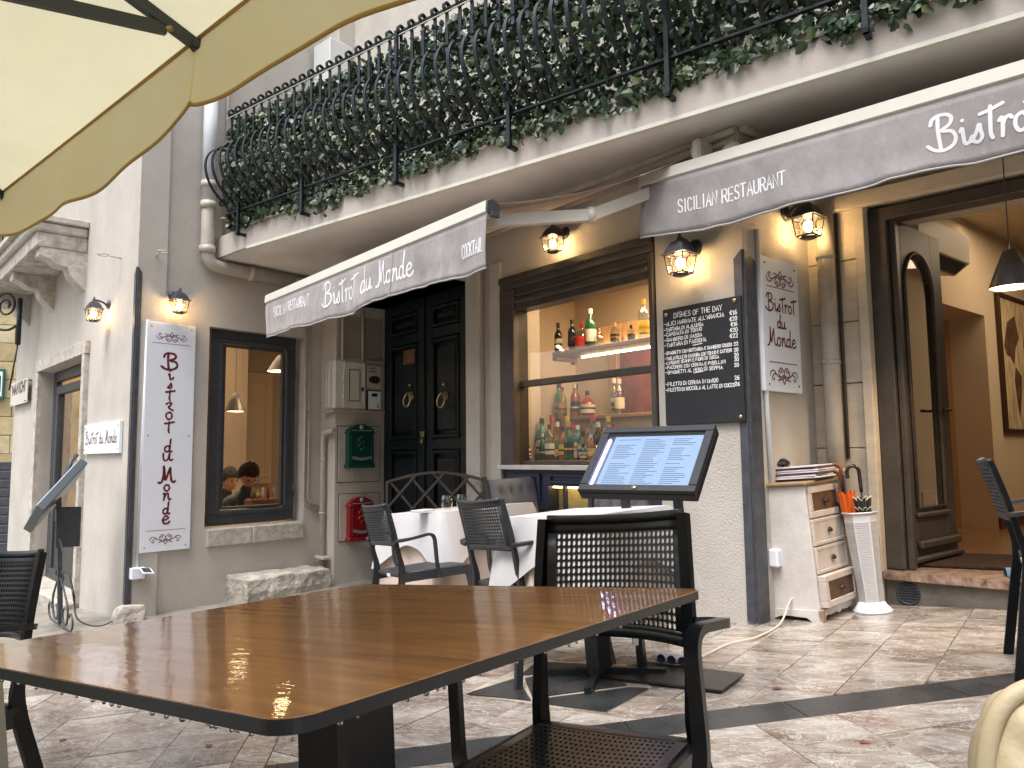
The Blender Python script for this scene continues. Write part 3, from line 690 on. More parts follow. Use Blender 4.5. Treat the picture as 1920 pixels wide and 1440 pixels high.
# ------------------------------------------------------------------ meter cabinets and letter boxes on the reveal
RM = RV.M(0, 0, 0)
def rp(x, y, o=0.0): return RV.px(x, y, o)
s0 = -.03; s1 = rp(686, 720, .03)[0]; z0 = rp(650, 768, .03)[1]; z1 = rp(650, 676, .03)[1]
lex = PF.px(603, 700)[0] - wB
mc = empty('meter_cabinet', 'cream metal electricity cabinet with a small hinged door, above the green letter box', 'cabinet', RV.M(0, z0, 0) if RV.M(0,0,0).determinant() > 0 else Matrix.Translation(RV.p(0, z0, 0)))
m = MB(); m.box(RM, s0, s1, -.13, .035, z0, z1, .012); mk('cabinet_body', m, M_cream, mc)
c0 = s0 + .10; m = MB(); frame_rect(m, RM, c0, s1 - .015, z0 + .02, z1 - .02, .022, .036, .048); 
m.box(RM, c0 + .022, s1 - .037, .036, .042, z0 + .042, z1 - .042); mk('cabinet_door', m, M_cream, mc)
cd = MB(); frame_rect(cd, RM, c0 + .06, s1 - .075, z0 + .09, z1 - .09, .008, .043, .05); mk('recess_line', cd, M_frame, mc)
for zc in (z0 + .13, z0 + .24, z0 + .33):
    m = MB(); m.tube([RV.p(c0 - .006, zc - .03, .05), RV.p(c0 - .006, zc + .03, .05)], .01, 8); mk('hinge', m, M_cream, mc)
m = MB(); m.sphere(RV.p(s1 - .05, z0 + .22, .052), .015, 8, 6, (1, 1, 1.6)); mk('lock', m, M_black, mc)
PM = PF.M(0, 0, 0)
m = MB(); frame_rect(m, PM, wB + .03, wB + .13, z0 + .03, z1 - .03, .012, .036, .05); mk('side_panel', m, M_cream, mc)
for o_ in mc.children: pass
# granite ledges
M_gran = mat('pink_granite', (.38, .31, .28), .4, var=.35, vscale=90)
m = MB(); m.box(RM, -.06, DR - .02, -.2, .055, z0 - .035, z0 - .002, .004); mk('granite_ledge', m, M_gran, house)
m = MB(); m.box(RM, s1 + .01, DR - .02, .0, .04, z1 - .01, z1 + .02, .004); mk('granite_ledge', m, M_gran, house)
# service recess above the cabinet: flat sheet with its shade put into the colour, two conduits
m = MB(); m.box(RM, .02, DR - .03, .0015, .006, z1 + .03, 1.5); mk('recess_shade_sheet', m, mat('recess_shade_grey', (.27, .25, .22), .85, var=.1, bump=.1), house)
for x, nm_ in ((642, 'conduit'), (680, 'conduit')):
    s = rp(x, 640, .02)[0]; m = MB(); m.tube([RV.p(s, z1 + .005, .022), RV.p(s, 1.58, .022)], .014, 8)
    top('conduit', m, M_pipe, 'upright conduit rising from the %s of the cream meter cabinet' % ('left' if x == 642 else 'right'), 'pipe', 'conduits by the green door')
# doorbells
def bell(y0, y1, label, kind):
    a, zb_ = rp(687, y1, .01); b, zt_ = rp(713, y0, .01)
    zt_ = rp(700, y0, .01)[1]; zb_ = rp(700, y1, .01)[1]
    r = empty('door_intercom', label, 'intercom', Matrix.Translation(RV.p((a + b) / 2, zb_))); m = MB()
    if kind:
        m.box(RM, a, b, .001, .03, zb_, zt_, .004); mk('plate', m, mat('ivory_plastic', (.55, .5, .45), .5), r)
        mm = MB(); w_ = (b - a); mm.box(RM, a + w_ * .25, b - w_ * .25, .031, .045, zb_ + .05, zb_ + .13, .006); mm.box(RM, a + w_ * .12, b - w_ * .12, .031, .036, zb_ + .065, zb_ + .115); mk('camera_block', mm, M_black, r)
        mm = MB(); mm.sphere(RV.p((a + b) / 2, zb_ + .09, .05), .014, 8, 6); mk('lens', mm, M_clear, r)
        st = [];
        for k, (tx_, yy_) in enumerate((('SMARINA', .055), ('MARMORI', .025))):
            t, wd = block_text(tx_, .02, 1.2, .8); ink([[(x_ , y_) for x_, y_ in s_] for s_ in t], .004, wallplace(RV, a + .02, zt_ - .02 - k * .035 - .02, .032), mm2 := MB()); st.append(mm2)
        j = MB(); [j.add(q.v, q.f) for q in st]; mk('lettering', j, M_frame, r)
    else:
        m.box(RM, a, b, .001, .02, zb_, zt_, .003); mk('back_plate', m, M_black, r)
        m = MB(); m.box(RM, a + .012, b - .006, .021, .034, zb_ + .01, zt_ - .012, .003); mk('panel', m, M_white, r)
        m = MB(); m.box(RM, a + .05, b - .05, .0345, .037, zt_ - .07, zt_ - .035); mk('display', m, M_black, r)
        m = MB()
        for k in range(2): m.box(RM, b - .05, b - .03, .0345, .037, zb_ + .03 + k * .025, zb_ + .042 + k * .025)
        mk('button', m, M_grey, r)
bell(686, 728, 'ivory intercom plate with a camera lens and tiny lettering, beside the cream meter cabinet', True)
bell(732, 770, 'white intercom with a small dark display, under the camera intercom', False)
# small utility doors behind the letter boxes
for (x0_, y0_, x1_, y1_) in ((634, 800, 712, 903), (637, 926, 712, 1012)):
    a, b = rp(x0_, 850, .01)[0], rp(x1_, 850, .01)[0]; zt_ = rp(670, y0_, .01)[1]; zb_ = rp(670, y1_, .01)[1]
    m = MB(); m.box(RM, a, b, .002, .014, zb_, zt_, .003); fd = mk('utility_door', m, M_pipe, house)
    m = MB(); frame_rect(m, RM, a - .008, b + .008, zb_ - .008, zt_ + .008, .006, .001, .005, 0); mk('door_gap', m, M_frame, fd)
def letterbox(x0_, y0_, x1_, y1_, material, label):
    a, b = rp(x0_, (y0_ + y1_) / 2, .09)[0], rp(x1_, (y0_ + y1_) / 2, .09)[0]; zc = (x0_ + x1_) / 2
    zt_ = rp(zc, y0_, .09)[1]; zb_ = rp(zc, y1_, .09)[1]; w_ = b - a; h_ = zt_ - zb_
    r = empty('letter_box', label, 'letter box', Matrix.Translation(RV.p((a + b) / 2, zb_)), 'letter boxes by the green door')
    def arch(o, inset, rise, z_lo):
        pts = [RV.p(a + inset, z_lo, o), RV.p(b - inset, z_lo, o)]
        zs_ = zt_ - rise
        for k in range(9):
            t = k / 8; pts.append(RV.p(b - inset - (w_ - 2 * inset) * t, zs_ + (rise - inset) * math.sin(math.pi * t), o))
        return pts
    m = MB(); m.prism(arch(.012, .012, .07, zb_), RV.o * .085); mk('box_body', m, material, r)
    m = MB(); m.box(RM, a - .004, b + .004, .01, .108, zb_ + .0, zb_ + .04, .008); m.box(RM, a - .002, b + .002, .01, .106, zt_ - .115, zt_ - .09, .008); mk('band', m, material, r)
    m = MB(); frame_rect(m, RM, a + .03, b - .03, zb_ + .055, zt_ - .13, .012, .098, .108)
    cx_, cz_ = (a + b) / 2, (zb_ + zt_) / 2
    for k in range(7): m.sphere(RV.p(cx_ + .03 * math.sin(k * 2.1), cz_ + .02 + (k - 3) * .02, .1), .022, 8, 6, (1, 1, 1))
    mk('relief', m, material, r)
    m = MB(); m.bar([RV.p(a + .045 + (w_ - .09) * t, zb_ + .11 - .018 * math.sin(math.pi * t), .112) for t in [k / 8 for k in range(9)]], .03, .006, (0, 0, 1)); mk('nameplate', m, mat('worn_tin', (.4, .42, .42), .35, .6, var=.3), r)
    m = MB(); m.lathe(RV.M(cx_, zt_ - .045, .098) @ Matrix.Rotation(R(90), 4, 'X').inverted(), [(.001, .012), (.022, .010), (.026, 0)], 12); m.box(RM, a + .04, b - .04, .1, .112, zt_ - .085, zt_ - .075); mk('post_badge', m, mat('worn_tin', (.4, .42, .42)), r)
letterbox(652, 793, 702, 877, mat('green_enamel', (.004, .06, .045), .3, var=.2, bump=.1), 'dark green cast letter box with silver nameplate, above the red one')
letterbox(654, 929, 701, 1014, mat('red_enamel', (.24, .01, .014), .3, var=.25, bump=.1), 'red cast letter box behind the left chair, under the green one')

# ------------------------------------------------------------------ bar window
bw = empty('bar_window', 'large brown framed bar window with one cross rail, bottles on display behind it', 'window', Matrix.Translation(F.p((sWL + sWR) / 2, zSill)))
FM = F.M(0, 0, 0); gz0 = gz(F.p(1.2, 0).x, F.p(1.2, 0).y)
# outer casing
m = MB(); m.box(FM, sWR + .01, sWL, -.12, .03, F.px(972, 545)[1] + .02, zWT, .006); m.box(FM, sWR + .01, sWL, -.12, .045, zWT - .05, zWT - .0, .004)
mk('head_board', m, M_brown, bw)
zG1 = F.px(975, 585, -.06)[1]; zG0 = F.px(980, 864, -.06)[1]; sGL = solve_x(F, 966); sGL2 = F.px(974, 700, -.06)[0]; zMid = F.px(966, 722, -.04)[1]
m = MB(); m.box(FM, sWL - .17, sWL, -.12, .035, zSill, F.px(972, 545)[1] + .02, .006); m.box(FM, sGL2, sWL - .17, -.12, -.02, zSill, zG1 + .06, .004); mk('side_post', m, M_brown, bw)
m = MB(); m.box(FM, sWR + .01, sWR + .05, -.12, .02, zSill, F.px(972, 545)[1] + .02, .006); mk('side_post', m, M_brown, bw)
m = MB(); m.box(FM, sWR + .05, sWL - .17, -.12, .01, zG1, F.px(972, 545)[1] + .02, .004); m.box(FM, sWR + .05, sWL - .17, .01, .03, zG1 + .05, zG1 + .09, .01); m.box(FM, sWR + .05, sWL - .17, .01, .024, zG1 + .11, zG1 + .13, .008); mk('top_rail', m, M_brown, bw)
m = MB(); m.box(FM, sWR + .05, sGL2, -.085, -.03, zMid - .025, zMid + .025, .006); mk('cross_rail', m, M_brown, bw)
m = MB(); m.box(FM, sWR + .05, sGL2, -.1, -.03, zSill + .006, zG0, .006); mk('bottom_rail', m, M_brown, bw)
m = MB(); m.box(FM, sWR + .05, sGL2, -.064, -.058, zG0, zMid - .025); mk('pane', m, M_glass, bw)
m = MB(); m.box(FM, sWR + .05, sGL2, -.064, -.058, zMid + .025, zG1); mk('pane', m, M_glass, bw)
m = MB(); m.box(FM, sWR + .0, sWL, -.2, .07, zSill - .03, zSill + .005, .004); mk('window_sill', m, mat('white_marble', (.6, .58, .55), .3, var=.15), bw)
# navy panelling below, with a lit glass pane
zl = F.px(1080, 918)[1]; zl0 = zl - .42
sLa, sLb = solve_x(F, 1143), solve_x(F, 1028)
m = MB(); m.box(FM, sWR, sWL, -.12, .0, zl + .02, zSill - .032); m.box(FM, sWR, sLa - .35, -.12, .0, gz0 - .3, zl + .018); m.box(FM, sLb, sWL, -.12, .0, gz0 - .3, zl + .018); m.box(FM, sLa - .35, sLb, -.12, 0, gz0 - .3, zl0); mk('apron_panel', m, M_navy, bw)
m = MB(); frame_rect(m, FM, sLb + .08, sWL - .08, zl - .4, zSill - .06, .03, .001, .02); frame_rect(m, FM, sWR + .1, sLb - .02, zl + .04, zSill - .06, .02, .001, .02); mk('panel_moulding', m, M_navy, bw)
m = MB(); m.box(FM, sLa - .35, sLb, -.11, -.1, zl0, zl + .02); mk('lit_panel', m, mat('gilded_panel', (.42, .34, .14), .35, .3, var=.3, vscale=9, bump=.3), bw)
m = MB(); m.box(FM, sLa - .34, sLb - .01, -.05, -.035, zl + .005, zl + .016); mk('light_strip', m, mat('warm_led', (1, .8, .4), .5, emit=6, ecol=(1, .72, .3)), bw)
for k in range(3):
    s = sLb - .16 - k * .27; m = MB(); m.box(FM, s - .012, s + .012, -.03, -.0, zl0, zl + .02); mk('glazing_bar', m, M_navy, bw)

# ------------------------------------------------------------------ small window on the side wall
LM = L.M(0, 0, 0); o_ = -.09
wl, wr = L.px(397, 800, o_)[0], L.px(553, 800, o_)[0]; wzt = L.px(397, 619, o_)[1]; wzb = L.px(384, 985, o_)[1]
sw = empty('side_window', 'tall dark framed window in the side wall with two diners and pendant lamps behind', 'window', Matrix.Translation(L.p((wl + wr) / 2, wzb)))
m = MB(); frame_rect(m, LM, wl - .02, wr, wzb, wzt + .02, .09, o_ - .06, o_, .006); mk('frame', m, M_frame, sw)
m = MB(); frame_rect(m, LM, wl + .06, wr - .08, wzb + .085, wzt - .07, .045, o_ - .05, o_ + .012, .01); frame_rect(m, LM, wl + .11, wr - .13, wzb + .135, wzt - .12, .028, o_ - .05, o_ - .01, .008); mk('sash', m, M_frame, sw)
m = MB(); m.box(LM, wl + .13, wr - .15, o_ - .036, o_ - .03, wzb + .155, wzt - .14); mk('pane', m, M_glass, sw)
for zc in (wzb + .3, wzt - .35):
    m = MB(); m.tube([L.p(wr - .015, zc - .06, o_ + .012), L.p(wr - .015, zc + .06, o_ + .012)], .012, 8); mk('hinge', m, M_frame, sw)
# reveal and sill stones
m = MB(); m.box(LM, wr, LW1 + .0, -.25, o_ - .07, LWB, LWT); mk('wall', m, M_wall, house)
sa, sb = L.px(389, 1000, .03)[0], L.px(569, 1000, .03)[0]; smid = L.px(473, 1000, .03)[0]
for a, b in ((sa, smid - .003), (smid + .003, sb)):
    m = MB(); m.box(LM, a, b, -.09, .035, LWB - .17, LWB - .006, .008); mk('sill_stone', m, M_stone, house)

# ------------------------------------------------------------------ left wing door
F2M = F2.M(0, 0, 0); gd = gz(F2.p(dA, 0).x, F2.p(dA, 0).y)
gr = empty('side_door', 'grey glazed door in a pale stone surround at the far left', 'door', Matrix.Translation(F2.p((dA + dB) / 2, gd)))
m = MB(); frame_rect(m, F2M, dA + .01, dB - .01, gd, dZ - .01, .12, -.20, -.13, .006); mk('frame', m, M_frame, gr)
m = MB(); frame_rect(m, F2M, dA + .22, dB - .25, gd + .1, dZ - .2, .1, -.19, -.11, .008); m.box(F2M, dA + .22, dB - .25, -.18, -.13, gd + .75, gd + .9, .005); m.box(F2M, dA + .3, dB - .35, -.17, -.14, gd + .15, gd + .78); mk('door_leaf', m, M_frame, gr)
m = MB(); m.box(F2M, dA + .3, dB - .33, -.155, -.15, gd + .9, dZ - .3); mk('pane', m, M_glass, gr)
m = MB(); m.box(F2M, dA - .1, dB + .14, -.3, .16, gd - .1, gd + .06, .02); mk('stone_step', m, M_stone2, gr)
# ------------------------------------------------------------------ balcony railing
RZ0 = 2.28; RZ1 = 3.235; RH = RZ1 - RZ0
rl = empty('balcony_railing', 'black wrought iron balcony railing with bellied bars and curled ends', 'railing', BA.M(0, ZU + slabT, 0) if BA.M(0,0,0).determinant() > 0 else Matrix.Translation(BA.p(0, ZU + slabT)))
s_first, s_last = -.27, 6.0; nb_ = 54; stp = (2.66 + .267) / 24.5
def belly():
    P = [(-.03, RH - .012), (.0, RH + .03), (.035, RH + .018), (.03, RH - .02), (.006, RH - .015)]     # the curl over the top rail
    curl = [(-.005, RH - .02), (-.028, RH + .0), (-.022, RH + .03), (.01, RH + .042), (.034, RH + .022), (.03, RH - .01), (.012, RH - .03)]
    down = [(0.0, RH - .05), (.0, RH * .80), (.0, RH * .66), (.035, RH * .615), (.13, RH * .60), (.215, RH * .54), (.255, RH * .43), (.24, RH * .31), (.185, RH * .20), (.10, RH * .11), (.03, RH * .05), (.0, .0)]
    return smooth_path([Vector((0, a, b)) for a, b in curl + down], 4)
BP = belly()
bm_ = MB(); bm_.bar([Vector(p) for p in BP], .028, .010, (1, 0, 0), False)
lc = smooth_path([Vector((0, a, b)) for a, b in ((0.0, -.005), (.02, .03), (.045, .085), (.075, .11), (.105, .09), (.10, .055), (.075, .05))], 4)
bm_.bar(lc, .026, .008, (1, 0, 0), True)
def railM(s, z=RZ0, o=.05):
    M = BA.M(s, z, o)
    return M
me0 = None; k = 0; s = s_first + .05
riv = ROOT[rl.name]
while s < 6.6:
    Mx = railM(s)
    if me0 is None: o = mk('baluster', bm_, M_iron, rl, local=True); me0 = o
    else: o = me0.copy(); C.objects.link(o); o.parent = rl
    o.matrix_parent_inverse = Matrix.Identity(4); o.matrix_local = riv @ Mx @ T(rt.uniform(-.004, .004), rt.uniform(-.003, .003), 0)
    s += stp
BM = BA.M(0, 0, 0)
m = MB(); m.box(BM, s_first, 6.7, .042, .058, RZ1 - .008, RZ1 + .008); mk('top_rail', m, M_iron, rl)
m = MB(); m.box(BM, s_first, 6.7, .035, .065, RZ0 - .016, RZ0 - .002); mk('bottom_rail', m, M_iron, rl)
m = MB(); m.tube([BA.p(s, RZ1 - .035, .07) for s in (s_first, 3, 6.7)], .006, 6); mk('rope', m, M_cream, rl)
for sx in (-.03, .9, 2.03, 3.10, 4.25, 5.30, 6.2):
    m = MB(); m.box(BM, sx - .014, sx + .014, .066, .09, ZU + .10, RZ1 if sx in (2.03, 4.25) else RZ0 + .22); m.box(BM, sx - .014, sx + .014, .0, .09, ZU + .10, ZU + .125); mk('bracket_post', m, M_iron, rl)
# end of the railing turning back to the wall
m0 = me0.data
LQ = Wall(BA.p(s_first, 0, .05), d=-BA.o); LQ.o = -BA.d.copy()
for k in range(1, 12):
    s = k * .115; Mx = LQ.M(s, RZ0, 0)
    if Mx.determinant() < 0: Mx = Mx @ Matrix.Diagonal((-1, 1, 1, 1))
    o = me0.copy(); C.objects.link(o); o.parent = rl; o.matrix_local = riv @ Mx
m = MB(); m.box(LQ.M(0, 0, 0), 0, 1.3, -.008, .008, RZ1 - .008, RZ1 + .008); mk('side_rail', m, M_iron, rl); m = MB(); m.box(LQ.M(0, 0, 0), 0, 1.3, -.012, .012, RZ0 - .016, RZ0 - .002); mk('side_rail', m, M_iron, rl)

# ivy screen behind the bars
def leafmat(name, c1, c2):
    m = bpy.data.materials.new(name); m.use_nodes = True; n = m.node_tree; b = n.nodes['Principled BSDF']; b.inputs['Roughness'].default_value = .38
    geo = n.nodes.new('ShaderNodeNewGeometry'); rp_ = n.nodes.new('ShaderNodeValToRGB'); oi = n.nodes.new('ShaderNodeObjectInfo')
    ad = n.nodes.new('ShaderNodeMath'); ad.operation = 'ADD'; fr = n.nodes.new('ShaderNodeMath'); fr.operation = 'FRACT'
    n.links.new(geo.outputs['Random Per Island'], ad.inputs[0]); n.links.new(oi.outputs['Random'], ad.inputs[1]); n.links.new(ad.outputs[0], fr.inputs[0])
    e = rp_.color_ramp.elements; e[0].color = c1 + (1,); e[1].color = c2 + (1,)
    q = rp_.color_ramp.elements.new(.9); q.color = (.07, .11, .035, 1); q = rp_.color_ramp.elements.new(.82); q.color = c2 + (1,); e[-1].color = (.11, .14, .05, 1)
    n.links.new(fr.outputs[0], rp_.inputs[0]); n.links.new(rp_.outputs[0], b.inputs['Base Color'])
    b.inputs['Transmission Weight'].default_value = 0; 
    try: b.inputs['Subsurface Weight'].default_value = 0
    except Exception: pass
    return m
M_leaf = leafmat('ivy_leaf', (.010, .026, .012), (.035, .070, .030))
def leaf_geo(r_=1.0):
    pts = [(0, 0), (.35, .12), (.62, .42), (.42, .62), (.40, .95), (0, 1.35)]
    out = pts + [(-a, b) for a, b in pts[-2:0:-1]]
    vs = [Vector((a * r_, b * r_, .10 * r_ * (abs(a) * 1.6 - (b - .6) ** 2 * .8))) for a, b in out] ; vs.append(Vector((0, .62 * r_, -.05 * r_))); n = len(out)
    return vs, [(i, (i + 1) % n, n) for i in range(n)]
LV, LF_ = leaf_geo()
ivy = empty('ivy_screen', 'dense artificial ivy screen filling the balcony railing from end to end', 'ivy', Matrix.Translation(BA.p(3, ZU + slabT)))
rr = random.Random(11); leaves = []
def rnd_leaf(s, z, o, big):
    a = rr.choice((rr.uniform(.018, .03), rr.uniform(.028, .046), rr.uniform(.04, .056))) * big
    M = BA.M(s, z, o); M = M if M.determinant() > 0 else M @ Matrix.Diagonal((-1, 1, 1, 1))
    return M @ Matrix.Rotation(rr.uniform(-.9, .9), 4, 'Z') @ Matrix.Rotation(R(90) + rr.uniform(-.9, .7), 4, 'X') @ Matrix.Rotation(math.pi + rr.gauss(0, 1.0), 4, 'Z') @ Matrix.Scale(a, 4)
for k in range(20500):
    s = rr.uniform(-.3, 6.9); z = RZ0 - .08 + (RH + .04) * rr.random() ** .92
    if s < 1.8 and rr.random() < .12: continue
    o = rr.gauss(-.005, .035) - .02
    # the screen follows the belly of the bars a little
    hrel = (z - RZ0) / RH
    o += .10 * math.exp(-((hrel - .38) / .2) ** 2)
    leaves.append(rnd_leaf(s, z, o, 1.0))
for k in range(1500):
    s = rr.uniform(-.25, 6.9); leaves.append(rnd_leaf(s, ZU + slabT - rr.random() ** 2 * (.07 if s > .8 else .03) + .05, rr.uniform(.0, .06), 1.05))
for k in range(26):          # trailing clumps hanging over the edge of the slab
    s0_ = rr.uniform(.6, 6.6); ln_ = rr.uniform(.05, .16)
    for q in range(rr.randint(5, 12)): leaves.append(rnd_leaf(s0_ + rr.gauss(0, .05), ZU + slabT + .02 - ln_ * rr.random(), rr.uniform(.02, .07), 1.0))
for k in range(900):
    u_ = rr.uniform(0, 1.2); z = RZ0 - .08 + (RH - .03) * rr.random(); M = LQ.M(u_, z, rr.gauss(0, .03)); M = M if M.determinant() > 0 else M @ Matrix.Diagonal((-1, 1, 1, 1))
    leaves.append(M @ Matrix.Rotation(rr.uniform(-.9, .9), 4, 'Z') @ Matrix.Rotation(R(90) + rr.uniform(-.9, .7), 4, 'X') @ Matrix.Rotation(math.pi + rr.gauss(0, 1.0), 4, 'Z') @ Matrix.Scale(rr.uniform(.025, .04), 4))
def viskey(M):
    p = M.translation; q = pix(p)
    if q is None or not (0 < q[0] < 1920 and 0 < q[1] < 1440): return 1e9
    return p.length - 3 * ((p - BA.P).dot(BA.o))
leaves.sort(key=viskey)
lm = MB(); lm.add(LV, LF_); l0 = None; iiv = ROOT[ivy.name]
for M in leaves[:300]:
    if l0 is None: o = l0 = mk('ivy_leaf', lm, M_leaf, ivy, local=True)
    else: o = l0.copy(); C.objects.link(o); o.parent = ivy
    o.matrix_local = iiv @ M
fm = MB()
for M in leaves[300:]: fm.add([M @ v for v in LV], LF_)
o = mk('foliage', fm, M_leaf, ivy); o['kind'] = 'stuff'
# stems and green mesh behind
m = MB()
for k in range(160):
    s = rr.uniform(-.2, 6.8); z = rr.uniform(RZ0, RZ1 - .1); P_ = [BA.p(s + i * .09 * rr.choice((-1, 1)), z + rr.uniform(-.06, .06), -.02 + rr.uniform(-.02, .04)) for i in range(4)]
    m.tube(smooth_path(P_, 3), .0022, 4, False)
mk('stems', m, mat('ivy_stem', (.05, .045, .02), .7), ivy)['kind'] = 'stuff'

# ------------------------------------------------------------------ awnings
def fabric(name, col, seed=0):
    m = mat(name, col, .85, var=.22, vscale=3.0, bump=.9, bscale=13, dist=.018, sheen=.2, stretch=(1, 1, .4)); return m
M_awn = fabric('grey_awning_cloth', (.27, .255, .255)); M_canopy = fabric('taupe_canopy_cloth', (.30, .24, .20))
M_bar = mat('cream_powder_coat', (.58, .57, .50), .3, var=.04)
M_arm = mat('cream_arm', (.50, .47, .41), .35, var=.08)
M_letter = mat('white_print', (.72, .72, .75), .6)
def awning(name, label, W, D, sR, sL, zb, vh, wallz, sRw, sLw, texts, arms, wav):
    r = empty(name, label, 'awning', Matrix.Translation(W.p((sR + sL) / 2, zb, D)), 'awnings of the restaurant front')
    BMx = W.M(0, 0, 0)
    m = MB(); prof = [(D + .05, zb + .045), (D + .055, zb - .02), (D + .03, zb - .035), (D - .035, zb - .03), (D - .045, zb + .03), (D + .01, zb + .06)]
    m.prism([W.p(sR, z, o) for o, z in prof], W.d * (sL - sR)); mk('front_bar', m, M_bar, r)
    for s_, sg in ((sR, -1), (sL, 1)):
        m = MB(); m.prism([W.p(s_ + sg * .003, z * .94 + zb * .06, o * .94 + D * .06) for o, z in prof], W.d * sg * .012); m.box(BMx, s_ + sg * .004, s_ + sg * .028, D - .03, D + .03, zb - .05, zb - .02, .004); mk('end_cap', m, M_frame if sg < 0 and wav < 2 else M_bar, r)
    # valance
    rv = random.Random(5 + wav); ph = [rv.uniform(0, 6) for _ in range(6)]
    def vo(s, t):    # billow of the cloth
        return t * (.018 * math.sin(s * 5.2 + ph[0]) + .010 * math.sin(s * 12 + ph[1] + t) + .006 * math.sin(s * 27 + ph[2] + t * 3) + .004 * math.sin(s * 44 + ph[3] - t * 2) * math.sin(s * 3.3)) + .004 * math.sin(t * 9 + s * 3) * t
    def vz(s, t): return zb - .030 - t * (vh + .012 * math.sin(s * 3.1 + ph[3]) + .007 * math.sin(s * 9 + ph[4]))
    def vfn(u, v): s = sR + (sL - sR) * u; return W.p(s, vz(s, v), D + .045 + vo(s, v))
    nu = int(abs(sL - sR) / .035)
    m = MB(); m.sheet(vfn, nu, 9, .0012, W.o); mk('valance', m, M_awn, r)
    m = MB(); m.tube([vfn(i / nu, 1.0) for i in range(nu + 1)], .0055, 6); mk('hem', m, mat('hem_piping', (.36, .35, .35), .7), r)
    m = MB()
    for sx in [sR + (sL - sR) * q for q in ((.0,) if wav == 1 else (.32,))]:
        m.bar([Vector(vfn((sx - sR) / (sL - sR), k / 6)) + W.o * .0025 for k in range(7)], .02, .0012, W.d)
    mk('seam', m, M_awn, r)
    # canopy rising to the wall
    def cfn(u, v):
        a = W.p(sR + (sL - sR) * u, zb + .035, D - .02); b = W.p(sRw + (sLw - sRw) * u, wallz, .10); p = a.lerp(b, v); return p - Vector((0, 0, .06 * math.sin(math.pi * v)))
    m = MB(); m.sheet(cfn, 24, 10, .0015, (0, 0, 1)); mk('canopy', m, M_canopy, r)
    m = MB(); m.tube([W.p(sRw, wallz, .10), W.p(sLw, wallz, .10)], .04, 12); mk('roller', m, M_canopy, r)
    for s_ in (sRw - .03, sLw + .03):
        m = MB(); m.box(BMx, s_ - .03, s_ + .03, 0.001, .16, wallz - .08, wallz + .07, .015); m.lathe(W.M(s_, wallz, .1) @ Matrix.Rotation(R(90), 4, 'Y'), [(.055, -.035), (.06, 0), (.055, .035)], 14); mk('wall_bracket', m, M_arm, r)
    for P_ in arms:
        m = MB()
        for a, b in zip(P_[:-1], P_[1:]): m.bar([a, b], .07, .045, (0, 0, 1))
        j = MB(); 
        for q in P_[1:-1]: j.lathe(Matrix.Translation(q), [(.03, -.045), (.034, 0), (.03, .045)], 12)
        mk('folding_arm', m, M_arm, r); 
        if j.v: mk('elbow', j, M_arm, r)
    # lettering on the valance
    k = 0
    for (strokes, wpen, s_at, drop) in texts:
        def place(p, s_at=s_at, drop=drop):
            s = s_at - p[0]; t = (drop - p[1]) / vh; v = max(0, min(1.0, t))
            return W.p(s, vz(s, v), D + .045 + vo(s, v) + .0022)
        mm = ink(strokes, wpen, place); mk('lettering', mm, M_letter, r)
    return r
# left awning over door and bar window
D1 = 1.18
aR, az1 = F.px(926, 392, -D1) if False else (None, None)
def awpx(W, x, y, D): return W.px(x, y, D)
sR1, zb1 = awpx(F, 924, 393, D1); sL1 = awpx(F, 508, 556, D1)[0]
vh1 = zb1 - .03 - awpx(F, 924, 503, D1)[1]
def valtxt(W, D, x, y, zb): s, z = awpx(W, x, y, D + .05); return s, zb - .03 - z
tx = []
def add_block(W, D, zb, text, xl, yl, xr, hpx_top, vh):
    """block letters from picture column xl to xr, baseline at yl (left end), cap top at hpx_top"""
    s0, dz0 = valtxt(W, D, xl, yl, zb); s1, _ = valtxt(W, D, xr, yl, zb); _, dz1 = valtxt(W, D, xl, hpx_top, zb)
    h = dz0 - dz1; st, wd = block_text(text, h, 1.3, 1.0); k_ = abs(s1 - s0) / wd
    return ([[(x * k_, y) for x, y in q] for q in st], h * .12, s0, dz0)
def add_hand(W, D, zb, text, xl, yl, xr, hpx_top, thick=.10):
    s0, dz0 = valtxt(W, D, xl, yl, zb); s1, _ = valtxt(W, D, xr, yl, zb); _, dz1 = valtxt(W, D, xl, hpx_top, zb)
    h = dz0 - dz1; st, wd = hand_text(text, h); k_ = abs(s1 - s0) / wd * .94
    return ([[(x * k_, y) for x, y in q] for q in st], h * thick, s0, dz0)
arm1 = [[F.p(sR1 + .12, zb1 - .03, D1 - .05), F.w(1108, 404, .62), F.p(.42, F.px(1330, 330)[1], .06)], [F.p(sL1 - .15, zb1 - .03, D1 - .05), F.p(sL1 - 1.1, zb1 + .1, .6), F.p(sL1 - .25, 1.62, .06)]]
awning('awning', 'grey awning over the green door and bar window, valance reading Bistrot du Monde and COCKTAIL', F, D1, sR1, sL1, zb1, vh1, 1.80, .22, min(sL1, 4.7),
       [add_block(F, D1, zb1, 'SICILIAN RESTAURANT', 512, 595, 579, 577, vh1), add_hand(F, D1, zb1, 'BisTroT du Monde', 606, 575, 786, 533, .085), add_block(F, D1, zb1, 'COCKTAIL', 864, 483, 906, 459, vh1)], arm1, 0)
D2 = .9
sL2, zb2 = awpx(F3, 1209, 345, D2); sR2 = -2.2; vh2 = zb2 - .03 - awpx(F3, 1215, 452, D2)[1]
